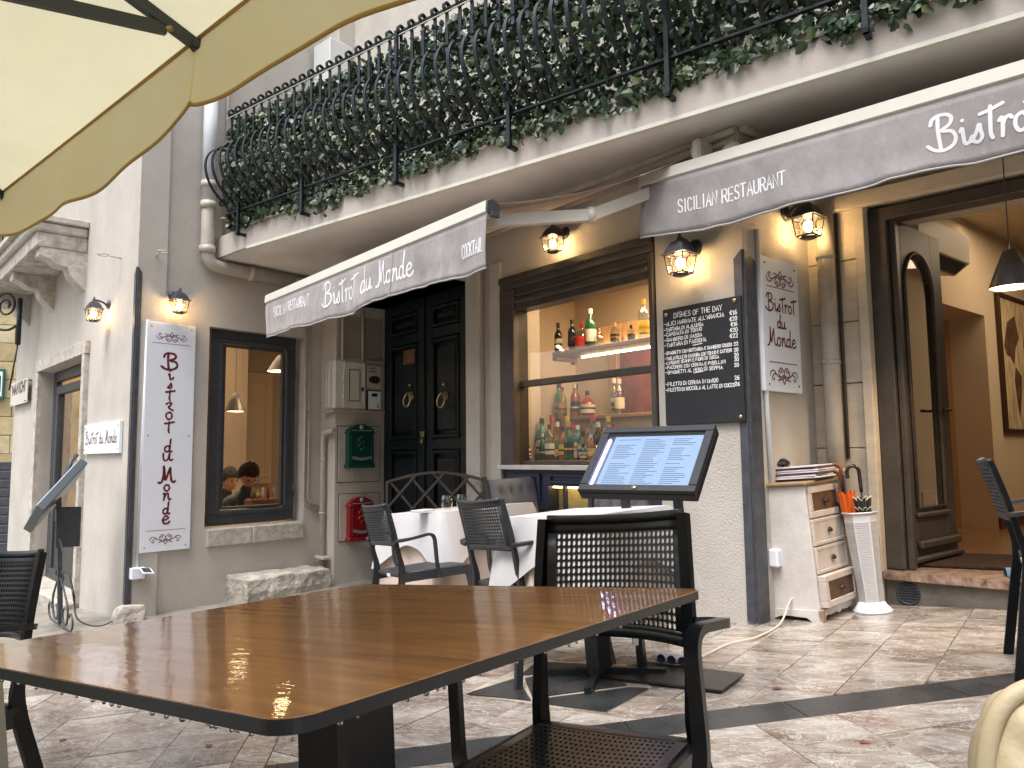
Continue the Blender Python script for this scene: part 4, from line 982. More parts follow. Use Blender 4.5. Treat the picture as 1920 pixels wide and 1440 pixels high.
awning('awning', 'grey awning over the restaurant entrance, lettered SICILIAN RESTAURANT and BISTROT', F3, D2, sR2, sL2, zb2, vh2, 1.85, -2.2, .30,
       [add_block(F3, D2, zb2, 'SICILIAN RESTAURANT', 1270, 397, 1475, 374, vh2), add_hand(F3, D2, zb2, 'BisTroT du Monde', 1745, 287, 2420, 222, .10)], [[F3.p(-.6, zb2 - .03, D2 - .05), F3.p(-1.3, zb2 + .1, .45), F3.p(-.7, 1.75, .06)]], 2)

# ------------------------------------------------------------------ lanterns
M_lamp = mat('lantern_metal', (.07, .07, .085), .4, .4, var=.3, vscale=30)
M_lglass = glass_mat('lantern_glass', (1, .93, .80), .15, .7)
M_bulb = mat('lit_bulb', (1, .75, .4), .5, emit=45, ecol=(1, .66, .30))
def lantern_parts(r):
    # local frame: wall plate at y=0, x sideways, lantern hangs in front (y>0); z=0 at plate centre
    m = MB(); m.lathe(Matrix.Rotation(R(-90), 4, 'X'), [(.001, .022), (.03, .02), (.045, .012), (.05, 0)], 16); mk('wall_plate', m, M_lamp, r, local=True)
    m = MB(); m.tube(smooth_path([(0, .015, -.01), (0, .05, .015), (0, .09, .03), (0, .125, .032)], 5), [.012, .012, .011, .010, .009, .009, .009, .009, .009, .009, .009, .009, .009, .009, .009, .009][:16], 8)
    mk('arm', m, M_lamp, r, local=True)
    cy = .135; Q = T(0, cy, 0) @ RZ(R(45))
    m = MB(); prof = [(.112, -.062), (.105, -.058), (.088, -.045), (.073, -.02), (.05, .008), (.02, .024), (.014, .03)]
    m.lathe(Q, prof, 4, False); m.lathe(T(0, cy, 0), [(.012, .028), (.016, .038), (.006, .045), (.011, .055), (.001, .066)], 10); mk('hood', m, M_lamp, r, local=True)
    top_, bot, h0, h1 = .088, .066, -.062, -.165
    m = MB()
    def cor(t, a): rr_ = top_ + (bot - top_) * t; return Q @ Vector((rr_ * math.cos(a), rr_ * math.sin(a), h0 + (h1 - h0) * t))
    for k in range(4):
        a = k * math.pi / 2; b = a + math.pi / 2
        m.tube([cor(0, a), cor(1, a)], .004, 5); m.tube([cor(1, a), cor(1, b)], .005, 5); m.tube([cor(0, a), cor(0, b)], .005, 5)
    mk('cage', m, M_lamp, r, local=True)
    m = MB()
    for k in range(4):
        a = k * math.pi / 2; b = a + math.pi / 2
        def P_(u, t): return cor(t, a).lerp(cor(t, b), u)
        for pl in ([(.5, 0), (.5, .12), (.32, .35), (.32, .6), (.5, .85), (.5, 1)], [(.5, .12), (.68, .35), (.68, .6), (.5, .85)], [(0, .55), (.32, .6)], [(1, .55), (.68, .6)]): m.tube([P_(*q) for q in pl], .0022, 4)
    mk('leading', m, M_lamp, r, local=True)
    m = MB()
    for k in range(4):
        a = k * math.pi / 2; b = a + math.pi / 2; m.quad(cor(0, a), cor(0, b), cor(1, b), cor(1, a))
    mk('glass', m, M_lglass, r, local=True)
    m = MB(); m.sphere((0, cy, -.108), .026, 12, 8, (1, 1, 1.25)); mk('bulb', m, M_bulb, r, local=True)
    m = MB(); m.lathe(T(0, cy, -.168), [(.045, 0), (.05, -.006), (.03, -.014), (.001, -.014)], 12); mk('base_dish', m, M_lamp, r, local=True)
def rhM(W, s, z, o=0.0):
    M = W.M(s, z, o); return M if M.determinant() > 0 else M @ Matrix.Diagonal((-1, 1, 1, 1))
lspec = [(F2, 205, 572, .85, 'lit lantern on the left wall above the small white sign', 4.0), (L, 325, 556, .85, 'lit lantern above the tall white sign', 4.0),
         (F, 1060, 437, .80, 'lit lantern above the bar window', 3.2), (F, 1303, 465, .93, 'lit lantern above the chalkboard', 3.6), (L2, 1472, 400, .93, 'lit lantern above the white sign beside the entrance', 4.2)]
lroot = None
for (W, x, y, k_, lab, pw) in lspec:
    s, z = W.px(x, y); M = rhM(W, s, z) @ Matrix.Scale(k_ * 1.18, 4)
    if lroot is None:
        lroot = empty('wall_lantern', lab, 'lantern', I4, 'leaded glass wall lanterns'); lantern_parts(lroot); lroot.matrix_world = M
    else: copy_tree(lroot, M, lab)
    ld = bpy.data.lights.new('lantern_light', 'POINT'); ld.energy = pw * .75; ld.color = (1, .68, .36); ld.shadow_soft_size = .03
    lo = bpy.data.objects.new('lantern_light', ld); C.objects.link(lo); lo.location = (M @ Vector((0, .135, -.125)))

# ------------------------------------------------------------------ signs
def signboard(W, corners, label, fn, o=.02, th=.012, screws=True, rev=1):
    (xa, ya), (xb, yb), (xc, yc), (xd, yd) = corners
    q = [W.px(x, y, o + th) for x, y in corners]
    sa_ = (q[0][0] + q[3][0]) / 2; sb_ = (q[1][0] + q[2][0]) / 2; z1_ = (q[0][1] + q[1][1]) / 2; z0_ = (q[2][1] + q[3][1]) / 2
    r = empty('restaurant_sign', label, 'sign', Matrix.Translation(W.p((sa_ + sb_) / 2, z0_, o)), None)
    m = MB(); m.box(W.M(0, 0, 0), sa_, sb_, .004, o + th, z0_, z1_, .002); mk('board', m, M_white, r)
    sg = 1 if sb_ > sa_ else -1; Wd = abs(sb_ - sa_); H = z1_ - z0_
    def pl(p): return W.p(sa_ + sg * p[0], z0_ + p[1], o + th + .0015)
    mm = MB(); fn(mm, pl, Wd, H); mk('lettering', mm, M_ink, r)
    if screws:
        m = MB()
        for a in (.04, Wd - .04):
            for b in ((.04, H / 2, H - .04) if H > 1.2 else (.04, H - .04)): m.sphere(pl((a, b)), .006, 8, 5)
        mk('screw', m, M_frame, r)
    return r
def shift(st, dx, dy, k_=1.0): return [[(x * k_ + dx, y * k_ + dy) for x, y in s_] for s_ in st]
def line(x0, x1, y): return [[(x0, y), (x1, y)]]
def vert_sign(mm, pl, Wd, H):
    ys = [(1026 - v) / (1036 - 598) for v in (0,)]
    # letter rows, as fractions of the board height from the top
    rows = [('B', .205, .072, 6.2), ('i', .252, .038, 4.2), ('s', .290, .023, 3), ('T', .346, .046, 5.4), ('R', .388, .033, 3), ('o', .428, .031, 2.9), ('T', .487, .048, 5.4),
            ('d', .572, .056, 6), ('u', .61, .034, 2.9), ('M', .705, .070, 6.1), ('o', .742, .027, 2.9), ('n', .782, .030, 2.9), ('d', .842, .052, 6), ('e', .884, .034, 3)]
    for ch, y, hf, un in rows:
        h = H * hf / un * 6; st, wd = hand_text(ch, h, 0, 1.1); dx = Wd * .50 - wd * .5
        ink(shift(st, dx, H * (1 - y)), .017 if ch not in 'BM' else .021, pl, mm, .1)
    ink(shift(scroll(.045), Wd / 2, H * .935), .006, pl, mm); ink(line(.05, Wd - .05, H * .908), .004, pl, mm)
    ink(shift(scroll(.045, -1), Wd / 2, H * .045 + .02), .006, pl, mm); ink(line(.05, Wd - .05, H * .09), .004, pl, mm)
signboard(L, [(277, 597), (369, 617), (354, 1030), (261, 1036)], 'tall white sign with Bistrot du Monde written downwards in burgundy', vert_sign)
def small_sign(mm, pl, Wd, H):
    st, wd = hand_text('BisTroT du Monde', H * .42); k_ = Wd * .9 / wd; ink([[(x * k_ + Wd * .05, y * 1.0 + H * .33) for x, y in s_] for s_ in st], H * .035, pl, mm, .1)
signboard(F2, [(158, 797), (224, 789), (223, 849), (157, 852)], 'small white sign with Bistrot du Monde, under the left lantern', small_sign)
def ret_sign(mm, pl, Wd, H):
    for t, y, h in (('BisTroT', .60, .10), ('du', .475, .085), ('Monde', .34, .105)):
        st, wd = hand_text(t, h); k_ = min(1.0, Wd * .8 / wd); ink(shift([[(x * k_, y_) for x, y_ in s_] for s_ in st], Wd / 2 - wd * k_ / 2, H * y), .011, pl, mm, .1)
    ink(shift(scroll(.05), Wd / 2, H * .84), .008, pl, mm); ink(line(.05, Wd - .05, H * .78), .005, pl, mm)
    ink(shift(scroll(.05, -1), Wd / 2, H * .13), .008, pl, mm); ink(line(.05, Wd - .05, H * .215), .005, pl, mm)
signboard(L2, [(1425, 476), (1494, 499), (1505, 739), (1436, 731)], 'upright white sign with scrolls and Bistrot du Monde in three lines, beside the entrance', ret_sign, .02)
# far-left plate on stand-offs
s0_, z1_ = F2.px(22, 720, .05); s1_, _ = F2.px(53, 710, .05); z0_ = F2.px(22, 762, .05)[1]
r = empty('wall_plaque', 'pale plaque on stand-off bolts with dark letters at the far left corner', 'plaque', Matrix.Translation(F2.p((s0_ + s1_) / 2, z0_, .04)))
m = MB(); m.box(F2.M(0, 0, 0), s1_, s0_, .045, .055, z0_, z1_); mk('plate', m, mat('ivory_plate', (.6, .58, .53), .4), r)
m = MB()
for a in (s0_ - .06, s1_ + .06):
    for b in (z0_ + .03, z1_ - .03): m.tube([F2.p(a, b, 0), F2.p(a, b, .075)], .014, 8)
mk('bolt', m, M_brass, r)
m = MB(); st, wd = block_text('IL', .07); ink(st, .014, wallplace(F2, s0_ - .12, z1_ - .13, .057, -1), m); st, wd = block_text('MANICHI', .13); k_ = (s0_ - s1_) * .78 / wd
ink([[(x * k_, y) for x, y in q] for q in st], .035, wallplace(F2, s0_ - .12, z0_ + .16, .057, -1), m); mk('lettering', m, M_frame, r)

# ------------------------------------------------------------------ chalkboard
cbc = [(1240, 583), (1386, 552), (1399, 792), (1250, 797)]
q = [F.px(x, y, .03) for x, y in cbc]; cs0 = (q[0][0] + q[3][0]) / 2; cs1 = (q[1][0] + q[2][0]) / 2; cz1 = (q[0][1] + q[1][1]) / 2; cz0 = (q[2][1] + q[3][1]) / 2
r = empty('menu_chalkboard', 'black chalkboard listing the dishes of the day in white chalk', 'chalkboard', Matrix.Translation(F.p((cs0 + cs1) / 2, cz0, .02)))
m = MB(); m.box(FM, cs1, cs0, .008, .03, cz0, cz1, .004); mk('board', m, mat('chalkboard_black', (.012, .013, .016), .5, var=.4, vscale=4), r)
CW, CH = abs(cs0 - cs1), cz1 - cz0; M_chalk = mat('chalk', (.75, .75, .75), .95)
rc = random.Random(4); mm = MB(); pl = wallplace(F, cs0, cz0, .0315, -1)
menu = [("DISHES OF THE DAY", '', .955, .052, .16), ("-ALICI MARINATE ALL'ARANCIA", '€16', .885, .040, .02), ("-TARTARA DI ALALUNGA", '€20', .835, .036, .02), ("-CAPONATA DI TONNO", '€16', .79, .036, .02),
        ("-GAMBERO DI NASSA", '€20', .745, .036, .02), ("-TARTARA DI FASSONA", '€22', .70, .038, .02), ("-SPAGHETTI CON BOTTARGA E GAMBERO CRUDO", '22', .63, .032, .02),
        ("-TAGLIATELLE DI CANNUBA CON TONNO E CATTERI", '20', .583, .032, .02), ("-LINGUINE SCAMPI E FIORI DI ZUCCA", '20', .545, .032, .02), ("-PACCHERI CON CERNIA E PISELLINI", '20', .507, .032, .02),
        ("-SPAGHETTI AL NERO DI SEPPIA", '20', .465, .034, .02), ("-FILETTO DI CERNIA IN UMIDO", '26', .365, .036, .02), ("-FILETTO DI RICCIOLA AL LATTE DI COCCO", '26', .315, .035, .02)]
widths = [.62, .78, .52, .5, .5, .55, .86, .86, .70, .78, .74, .68, .88]
for (t, pr, y, h, x0), wf in zip(menu, widths):
    hh = h * CH * .80; st, wd = block_text(t, hh, 1.2, 1, .05, rc); k_ = CW * wf / wd; sl_ = rc.uniform(-.012, .015)
    ink([[(x * k_ + CW * x0, yy + CH * y - hh + x * sl_) for x, yy in q_] for q_ in st], .0044, pl, mm)
    if pr:
        st, wd = block_text(pr, hh * 1.05, 1.2, .95, .05, rc); ink([[(x + CW * .955 - wd, yy + CH * y - hh) for x, yy in q_] for q_ in st], .0048, pl, mm)
for y, x0 in ((.655, .4), (.425, .4)): ink([[(CW * x0, CH * y), (CW * (x0 + .12), CH * y + .004)]], .005, pl, mm)
mk('chalk_writing', mm, M_chalk, r)
m = MB()
for a, b in ((.05, .95), (.93, .965), (.95, .04)): m.lathe(F.M(cs0 - CW * a, cz0 + CH * b, .03) @ Matrix.Rotation(R(-90), 4, 'X'), [(.014, 0), (.012, .006), (.001, .009)], 10)
mk('screw', m, M_brass, r)
# ------------------------------------------------------------------ pipes and sockets
def bend(pts, r=.05, n=5):
    P = [Vector(p) for p in pts]; out = [P[0]]
    for i in range(1, len(P) - 1):
        a = (P[i - 1] - P[i]); b = (P[i + 1] - P[i]); ra = min(r, a.length * .45, b.length * .45); p0 = P[i] + a.normalized() * ra; p1 = P[i] + b.normalized() * ra
        for k in range(n + 1): t = k / n; out.append((1 - t) ** 2 * p0 + 2 * t * (1 - t) * P[i] + t * t * p1)
    out.append(P[-1]); return out
# big downpipe with elbow under the slab
o_ = .10; rd = .062
a = L.p(L.px(401, 20, o_)[0], 3.9, o_); b = L.w(399, 452, o_); b = L.p((Vector((a.x, a.y, 0)) - L.P).dot(L.d), b.z, o_)
c_ = L.w(560, 497, o_ * .9); sz_ = L.px(560, 507, o_ * .9); b2 = L.p((Vector((b.x, b.y, 0)) - L.P).dot(L.d), 1.845, o_)
dp = empty('downpipe', 'fat pale downpipe on the left wall turning under the balcony', 'pipe', Matrix.Translation(b2))
m = MB(); path = bend([a, b2, L.p(sz_[0], b2.z - .03, o_)], .13, 8); m.tube(path, rd, 16); mk('pipe', m, M_pipe, dp)
m = MB(); m.tube([L.p((Vector((a.x, a.y, 0)) - L.P).dot(L.d), z_, o_) for z_ in (2.45, 3.9)], rd + .003, 16); mk('upper_pipe', m, M_pipew, dp)
for z_ in (2.42, 2.62, b2.z + .14):
    m = MB(); s_ = (Vector((a.x, a.y, 0)) - L.P).dot(L.d); m.tube([L.p(s_, z_ - .035, o_), L.p(s_, z_ + .035, o_)], rd + .012, 16); mk('collar', m, M_pipe, dp)
for f in (.45, .96):
    s_ = (Vector((a.x, a.y, 0)) - L.P).dot(L.d); s2 = s_ + (sz_[0] - s_) * f; m = MB(); m.tube([L.p(s2 - .03, b2.z - .03 * f, o_), L.p(s2 + .03, b2.z - .03 * f, o_)], rd + .01, 16); mk('collar', m, M_pipe, dp)
m = MB(); e0 = L.p(sz_[0], b2.z - .03, o_); m.tube(bend([e0, L.p(sz_[0] + .16, b2.z + .02, o_), L.p(sz_[0] + .16, b2.z + .03, o_ + .15), L.p(sz_[0] + .42, b2.z + .02, o_ + .2)], .07), rd + .004, 14); mk('elbow', m, M_pipe, dp)
def pipe(W, pts, r, label, material=None, o=None, clips=True, bnd=.04, group=None):
    o = o if o is not None else r + .004
    P_ = [W.w(x, y, o) if len(q_) == 2 else None for q_ in pts for (x, y) in [q_[:2]]]
    # keep verticals vertical
    S_ = [W.px(x, y, o) for x, y in pts]; Q_ = []
    for i, (s, z) in enumerate(S_):
        if i and abs(pts[i][0] - pts[i - 1][0]) < 22 and abs(pts[i][1] - pts[i - 1][1]) > 60: s = Q_[-1][0]
        Q_.append((s, z))
    V_ = [W.p(s, z, o) for s, z in Q_]
    e = empty('wall_pipe', label, 'pipe', Matrix.Translation(V_[-1]), group); m = MB(); m.tube(bend(V_, bnd), r, 10); mk('pipe', m, material or M_pipe, e)
    if clips:
        for i in range(len(Q_) - 1):
            (s0, z0), (s1, z1) = Q_[i], Q_[i + 1]; Ln = math.hypot(s1 - s0, z1 - z0)
            for k in range(int(Ln / .55)):
                t = (k + .5) / max(1, int(Ln / .55)); s, z = s0 + (s1 - s0) * t, z0 + (z1 - z0) * t
                cl = MB(); d_ = (V_[i + 1] - V_[i]).normalized(); c0 = W.p(s, z, o); cl.tube([c0 - d_ * .012, c0 + d_ * .012], r + .006, 10); mk('clip', cl, material or M_pipe, e)
    return e
pipe(L, [(432, 0), (425, 440)], .013, 'thin conduit beside the fat downpipe', group='thin conduits on the left wall')
pipe(L, [(574, 600), (573, 940), (596, 962)], .012, 'left conduit of the pair right of the small window', group='thin conduits on the left wall')
pipe(L, [(582, 600), (581, 940), (598, 950)], .009, 'right conduit of the pair right of the small window', group='thin conduits on the left wall')
pipe(PF, [(597, 590), (592, 1110)], .016, 'grey conduit running down the pillar corner', o=.03)
e = pipe(PF, [(626, 807), (606, 812), (603, 1115)], .026, 'stout pipe with an elbow at its top on the door pillar', o=.05, bnd=.05)
m = MB(); q = PF.w(604, 1045, .06); m.box(PF.M(0, 0, 0), PF.px(604, 1045, .06)[0] - .1, PF.px(604, 1045, .06)[0] + .1, .02, .1, q.z - .015, q.z + .015, .006); mk('clamp', m, M_pipe, e)
pipe(F3, [(1543, 385), (1562, 985)], .052, 'thick painted downpipe between the white sign and the travertine pilaster', o=.075)
pipe(F3, [(1566, 385), (1566, 860)], .011, 'thin dark rod standing in for the shaded gap along the travertine pilaster', M_brown, o=.012, clips=False)  # dark gap beside the thick downpipe, its shade drawn as a brown rod
# pipes under the ceiling above the awnings
pipe(F, [(1378, 243), (1060, 362), (700, 480)], .024, 'pair of pipes under the balcony soffit, thick one', clips=False)
pipe(F, [(1378, 262), (1060, 380), (700, 500)], .014, 'pair of pipes under the balcony soffit, thin one', clips=False)
m = MB(); s_, z_ = F.px(1368, 292, .05); m.lathe(rhM(F, s_ - .02, z_, .04) @ Matrix.Rotation(R(-90), 4, 'X'), [(.07, -.04), (.075, .03), (.05, .05), (.001, .05)], 16); top('round_junction_box', m, M_arm, 'round cream junction box under the soffit above the right awning', 'junction box')
pipe(L2, [(1392, 240), (1470, 275)], .024, 'short pipe turning round the wall corner under the soffit', clips=False)
# white conduits ending in weatherproof sockets
def socket(W, x0, y0, x1, y1, cx_, cy0, label, clabel):
    s0, z1_ = W.px(x0, y0, .05); s1, z0_ = W.px(x1, y1, .05); s0, s1 = min(s0, s1), max(s0, s1); zc = (z0_ + z1_) / 2
    h = .10
    e = empty('outdoor_socket', label, 'socket', Matrix.Translation(W.p((s0 + s1) / 2, zc - h / 2)), 'outdoor sockets'); mid_ = (s0 + s1) / 2
    m = MB(); m.box(W.M(0, 0, 0), mid_ - .07, mid_ + .05, .002, .06, zc - h / 2, zc + h / 2, .008); mk('socket_box', m, M_white, e)
    m = MB(); q = [W.p(mid_ - .01, zc + .045, .062), W.p(mid_ + .09, zc + .03, .062), W.p(mid_ + .10, zc - .01, .12), W.p(mid_ + .0, zc + .0, .12)]; m.prism(q, (0, 0, .008)); mk('lid', m, M_white, e)
    m = MB(); q = [a_.lerp(sum(q, Vector()) / 4, .28) + Vector((0, 0, .009)) for a_ in q]; m.prism(q, (0, 0, .003)); mk('lid_window', m, M_grey, e)
    sc0 = W.px(cx_, cy0, .014)[0]; zt_ = W.px(cx_, cy0, .014)[1]
    m = MB(); m.tube([W.p(mid_ - .01, zc + h / 2, .016), W.p(sc0, zt_, .016)], .014, 10); top('conduit', m, M_pipew, clabel, 'conduit', 'white conduits above the sockets')
    return W.p(mid_ + .05, zc - .01, .1)
cord0 = socket(L2, 1443, 1030, 1490, 1060, 1418, 430, 'white outdoor socket beside the white drawer unit', 'white conduit climbing from the socket beside the drawer unit')
cordL = socket(L, 245, 1064, 277, 1086, 277, 600, 'white outdoor socket at the foot of the tall white sign', 'white conduit along the left edge of the tall white sign')
# hooks
for W, x, y, dx in ((F2, 228, 483, 1), (L, 292, 478, 1)):
    s, z = W.px(x, y); c_ = W.p(s, z, .16); m = MB(); m.tube([W.p(s, z - .01, 0), W.p(s, z, .10)] , .007, 6)
    m.tube([c_ + Vector((.045 * math.cos(a), .045 * math.sin(a), 0)) for a in [2 * math.pi * k / 14 for k in range(14)]], .006, 6, closed=True)
    top('wall_hook', m, M_pipe, 'rusty ring hook in the wall above the %s' % ('left lantern' if W is F2 else 'lantern of the tall sign'), 'hook', 'ring hooks in the wall')
# rock at the foot of the corner and stone bench
def rough(fn, nu, nv, amp, seed, sc_=3.0):
    from mathutils import noise
    def f(u, v):
        p = Vector(fn(u, v)); return p + noise.noise_vector(p * sc_ + Vector((seed, 0, 0))) * amp + noise.noise_vector(p * sc_ * 4) * amp * .35
    return f
def rock(M, sx, sy, sz, seed, amp=.03):
    def f(u, v):
        a = 2 * math.pi * u; b = math.pi * (v - .5); cx = math.copysign(abs(math.cos(a)) ** .5, math.cos(a)) * math.cos(b) ** .4; cy = math.copysign(abs(math.sin(a)) ** .5, math.sin(a)) * math.cos(b) ** .4
        return M @ Vector((cx * sx / 2, cy * sy / 2, math.copysign(abs(math.sin(b)) ** .55, math.sin(b)) * sz / 2 + sz / 2))
    m = MB(); m.grid(rough(f, 0, 0, amp, seed), 36, 18, True, True); return m
p = gnd(222, 1166); m = rock(T(p.x + .05, p.y + .06, p.z - .05) @ RZ(R(45)), .24, .18, .19, 5, .05); top('foot_stone', m, M_stone2, 'rough pale rock under the tall blue grey corner guard', 'rock')
sA, sB = L.px(432, 1105, .1)[0], L.px(578, 1060, .02)[0]; zt_ = L.px(560, 1062, .02)[1]
m = MB()
def bs(u, v):
    # block: u around the profile, v along
    P_ = [(.0, -.02), (.40, -.02), (.42, .10), (.40, zt_ - gzb), (.0, zt_ - gzb)]
    k = u * (len(P_) - 1); i = min(int(k), len(P_) - 2); t = k - i; o__ = P_[i][0] + (P_[i + 1][0] - P_[i][0]) * t; z__ = P_[i][1] + (P_[i + 1][1] - P_[i][1]) * t
    return L.p(sA + (sB - sA) * v, gzb + z__, o__)
gzb = gz(L.p(sA, 0).x, L.p(sA, 0).y)
f = rough(bs, 0, 0, .022, 2, 4.0); m.grid(f, 40, 40); ring = [f(i / 40, 0) for i in range(41)]; m.add(ring, [tuple(range(41))]); ring = [f(i / 40, 1) for i in range(41)]; m.add(ring, [tuple(range(41))[::-1]])
top('stone_bench', m, M_stone2, 'rough weathered stone block bench under the small window', 'bench')

# ------------------------------------------------------------------ rooms behind the glass
def arealight(name, loc, size, energy, col, direc=(0, 0, -1), sy=None):
    ld = bpy.data.lights.new(name, 'AREA'); ld.energy = energy; ld.color = col; ld.size = size
    if sy: ld.shape = 'RECTANGLE'; ld.size_y = sy
    o = bpy.data.objects.new(name, ld); C.objects.link(o); o.location = loc; o.rotation_euler = Vector(direc).to_track_quat('-Z', 'Y').to_euler(); return o
WARM = (1, .71, .42)
# bar room
zfl = gz0 + .0; bd = 1.35; rs0, rs1 = .12, sWL + .55
bar = empty('bar_room', 'warm lit bar interior seen through the large window', 'room', Matrix.Translation(F.p(1.2, zfl, -.6)))
# rooms are built in frame F: o negative = inside
m = MB(); m.box(FM, rs0, rs1, -bd - .05, -bd, zfl, 1.62); mk('back_wall', m, M_room, bar)
m = MB(); m.box(FM, rs1, rs1 + .05, -bd, -.25, zfl, 1.62); m.box(FM, sWL + .02, rs1 + .05, -.28, -.252, zfl, 1.62); mk('side_wall', m, M_room, bar)
m = MB(); m.box(FM, rs0 - .05, rs0, -bd, -.25, zfl, 1.62); m.box(FM, rs0, sWR, -.28, -.252, zfl, 1.62); mk('side_wall', m, M_room, bar)
m = MB(); m.box(FM, rs0 - .05, rs1 + .05, -bd, -.25, 1.57, 1.62); mk('ceiling', m, M_room, bar)
m = MB(); m.box(FM, rs0 - .05, rs1 + .05, -bd, -.25, zfl, zfl + .05); mk('floor', m, M_roomfloor, bar)
M_wood = mat('oak_shelf', (.32, .20, .10), .5, var=.25, vscale=6, stretch=(1, 8, 1))
# upper shelf with LED strip (front edge runs 1035,640 .. 1240,600)
ou = -.55
su0, zsh = F.px(1035, 655, ou); su1 = rs0 + .02; zsh = F.px(1100, 650, ou)[1]
sh = empty('bottle_shelf', 'thick wooden shelf lit by a strip underneath, holding the upper row of bottles', 'shelf', Matrix.Translation(F.p((su0 + su1) / 2, zsh, ou)))
m = MB(); m.box(FM, su1, su0, ou - .26, ou, zsh - .035, zsh, .004); mk('board', m, M_wood, sh)
m = MB(); m.box(FM, su1, su0 - .02, ou - .275, ou - .262, zsh, zsh + .20); mk('back_board', m, M_wood, sh)
m = MB(); m.box(FM, su0 - .03, su0 + .02, ou - .26, ou - .02, zsh - .07, zsh - .037, .004); m.box(FM, su0 - .03, su0 + .02, ou - .27, ou - .24, zsh - .09, zsh + .11); mk('bracket', m, M_wood, sh)
m = MB(); m.box(FM, su1, su0 - .14, ou - .225, ou - .21, zsh - .047, zsh - .037); mk('light_strip', m, mat('warm_strip', (1, .8, .5), .5, emit=14, ecol=(1, .7, .35)), sh)
# back counter ledge and front display
ol = -.95
zl1 = F.px(1000, 787, ol)[1]; slA = F.px(985, 800, ol)[0]; slB = F.px(1205, 800, ol)[0]
m = MB(); m.box(FM, slB - .3, sWL + .3, -bd, ol + .05, zl1 - .03, zl1, .004); mk('back_counter', m, M_wood, bar)
m = MB(); m.box(FM, slB - .3, sWL + .3, -bd, ol, zfl, zl1 - .032); mk('counter_body', m, mat('cream_cupboard_front', (.42, .36, .27), .5), bar)
m = MB(); m.box(FM, sWR + .05, sGL2 + .1, -.42, -.12, zSill - .05, zG0 + .0, .004); mk('window_ledge', m, M_wood, bar)
# brown cupboard side with lit corner, framed opening and glass rack on the right
sr_ = solve_x(F, 1150)
m = MB(); s9 = F.px(1160, 700, -bd + .02)[0]; m.box(FM, s9 - .05, s9 + .05, -bd + .0, -bd + .1, zfl, 1.0); mk('wood_post', m, M_wood, bar)
m = MB(); m.box(FM, rs0, s9 - .06, -bd + .001, -bd + .06, zfl, .95); mk('red_brown_panel', m, mat('red_brown_wood', (.16, .045, .02), .35, var=.3), bar)
zr = F.px(1200, 690, -bd + .3)[1]
for k in range(5):
    m = MB(); s_ = rs0 + .08 + k * .13; m.box(FM, s_ - .008, s_ + .008, -bd + .05, -bd + .4, zr + .12, zr + .135); mk('rack_rail', m, M_wood, bar)
s8, z8 = F.px(974, 852 - 90, -bd + .2)
m = MB(); m.box(FM, s8 - .06, s8 + .10, -bd + .05, -bd + .08, zl1 + .04, zl1 + .42); mk('amber_glow_sheet', m, mat('amber_glow', (.8, .4, .08), .5, emit=.9, ecol=(1, .45, .08)), bar)  # self-glowing sheet standing in for the warmly lit corner
arealight('bar_ceiling_lamp', F.p(1.2, 1.53, -.75), 1.2, 21.0, (1, .73, .45), sy=.5)
arealight('shelf_strip_lamp', F.p((su0 + su1) / 2, zsh - .05, ou - .06), su0 - su1, 4.0, (1, .62, .28), sy=.03)
arealight('counter_strip_lamp', F.p(1.5, zl1 + .55, -.7), 1.0, 1.6, (1, .62, .3), direc=-F.o - Vector((0, 0, .6)), sy=.1)
# bottles: profile families
def bottle(kind, h, col, liquid, cap, lab, labcol, desc, P_, group):
    r = empty('bottle', desc, 'bottle', Matrix.Translation(P_) @ RZ(rb.uniform(0, 6)), group)
    k = h / .30
    prof = {0: [(.001, 0), (.036, 0), (.038, .01), (.038, .17), (.034, .195), (.017, .225), (.014, .24), (.014, .28), (.016, .282), (.016, .292), (.001, .292)],
            1: [(.001, 0), (.03, 0), (.034, .01), (.040, .15), (.041, .18), (.030, .21), (.015, .23), (.013, .27), (.015, .29), (.001, .29)],
            2: [(.001, 0), (.036, 0), (.05, .03), (.062, .07), (.058, .11), (.035, .14), (.016, .155), (.014, .20), (.018, .205), (.001, .205)],
            3: [(.001, 0), (.04, 0), (.042, .01), (.042, .12), (.04, .14), (.018, .16), (.015, .17), (.015, .20), (.001, .20)]}[kind]
    n_ = 4 if kind == 3 else 14
    m = MB(); m.lathe(T(0, 0, 0), [(a * k, b * k) for a, b in prof], n_, kind != 3); mk('glass_body', m, col, r, local=True)
    hh = prof[-1][1] * k
    m = MB(); m.lathe(T(0, 0, 0), [(.0165 * k, hh - .035 * k), (.017 * k, hh + .004), (.001, hh + .004)], 12, False); mk('cap', m, cap, r, local=True)
    if lab:
        r0 = prof[3][0] * k * (1.0 if n_ != 4 else 1.0) + .0012; z0_, z1_ = (.05 * k, .14 * k) if kind < 2 else (.03 * k, .1 * k)
        m = MB(); m.lathe(T(0, 0, 0), [(r0, z0_), (r0, z1_)], n_, kind != 3, False); mk('label', m, labcol, r, local=True)
        m = MB(); m.lathe(T(0, 0, 0), [(r0 + .0006, z0_ + .03 * k), (r0 + .0006, z0_ + .045 * k)], n_, kind != 3, False); mk('label_band', m, cap, r, local=True)
    return r
rb = random.Random(21)
def gm(name, col, rough=.06): return mat(name, col, rough, coat=.6)
G_dark = gm('brown_bottle_glass', (.012, .008, .005)); G_navy = gm('blue_black_bottle_glass', (.008, .01, .02)); G_green = gm('green_bottle_glass', (.015, .09, .035)); G_amb = gm('amber_liquor', (.25, .09, .015))
G_red = gm('red_liquor', (.35, .03, .012)); G_clr = glass_mat('bottle_clear_glass', (.80, .88, .92), .03, 1.6); G_teal = gm('teal_bottle_glass', (.05, .16, .17)); G_yel = gm('yellow_liquor', (.38, .30, .06)); G_lime = gm('lime_bottle', (.10, .35, .03))
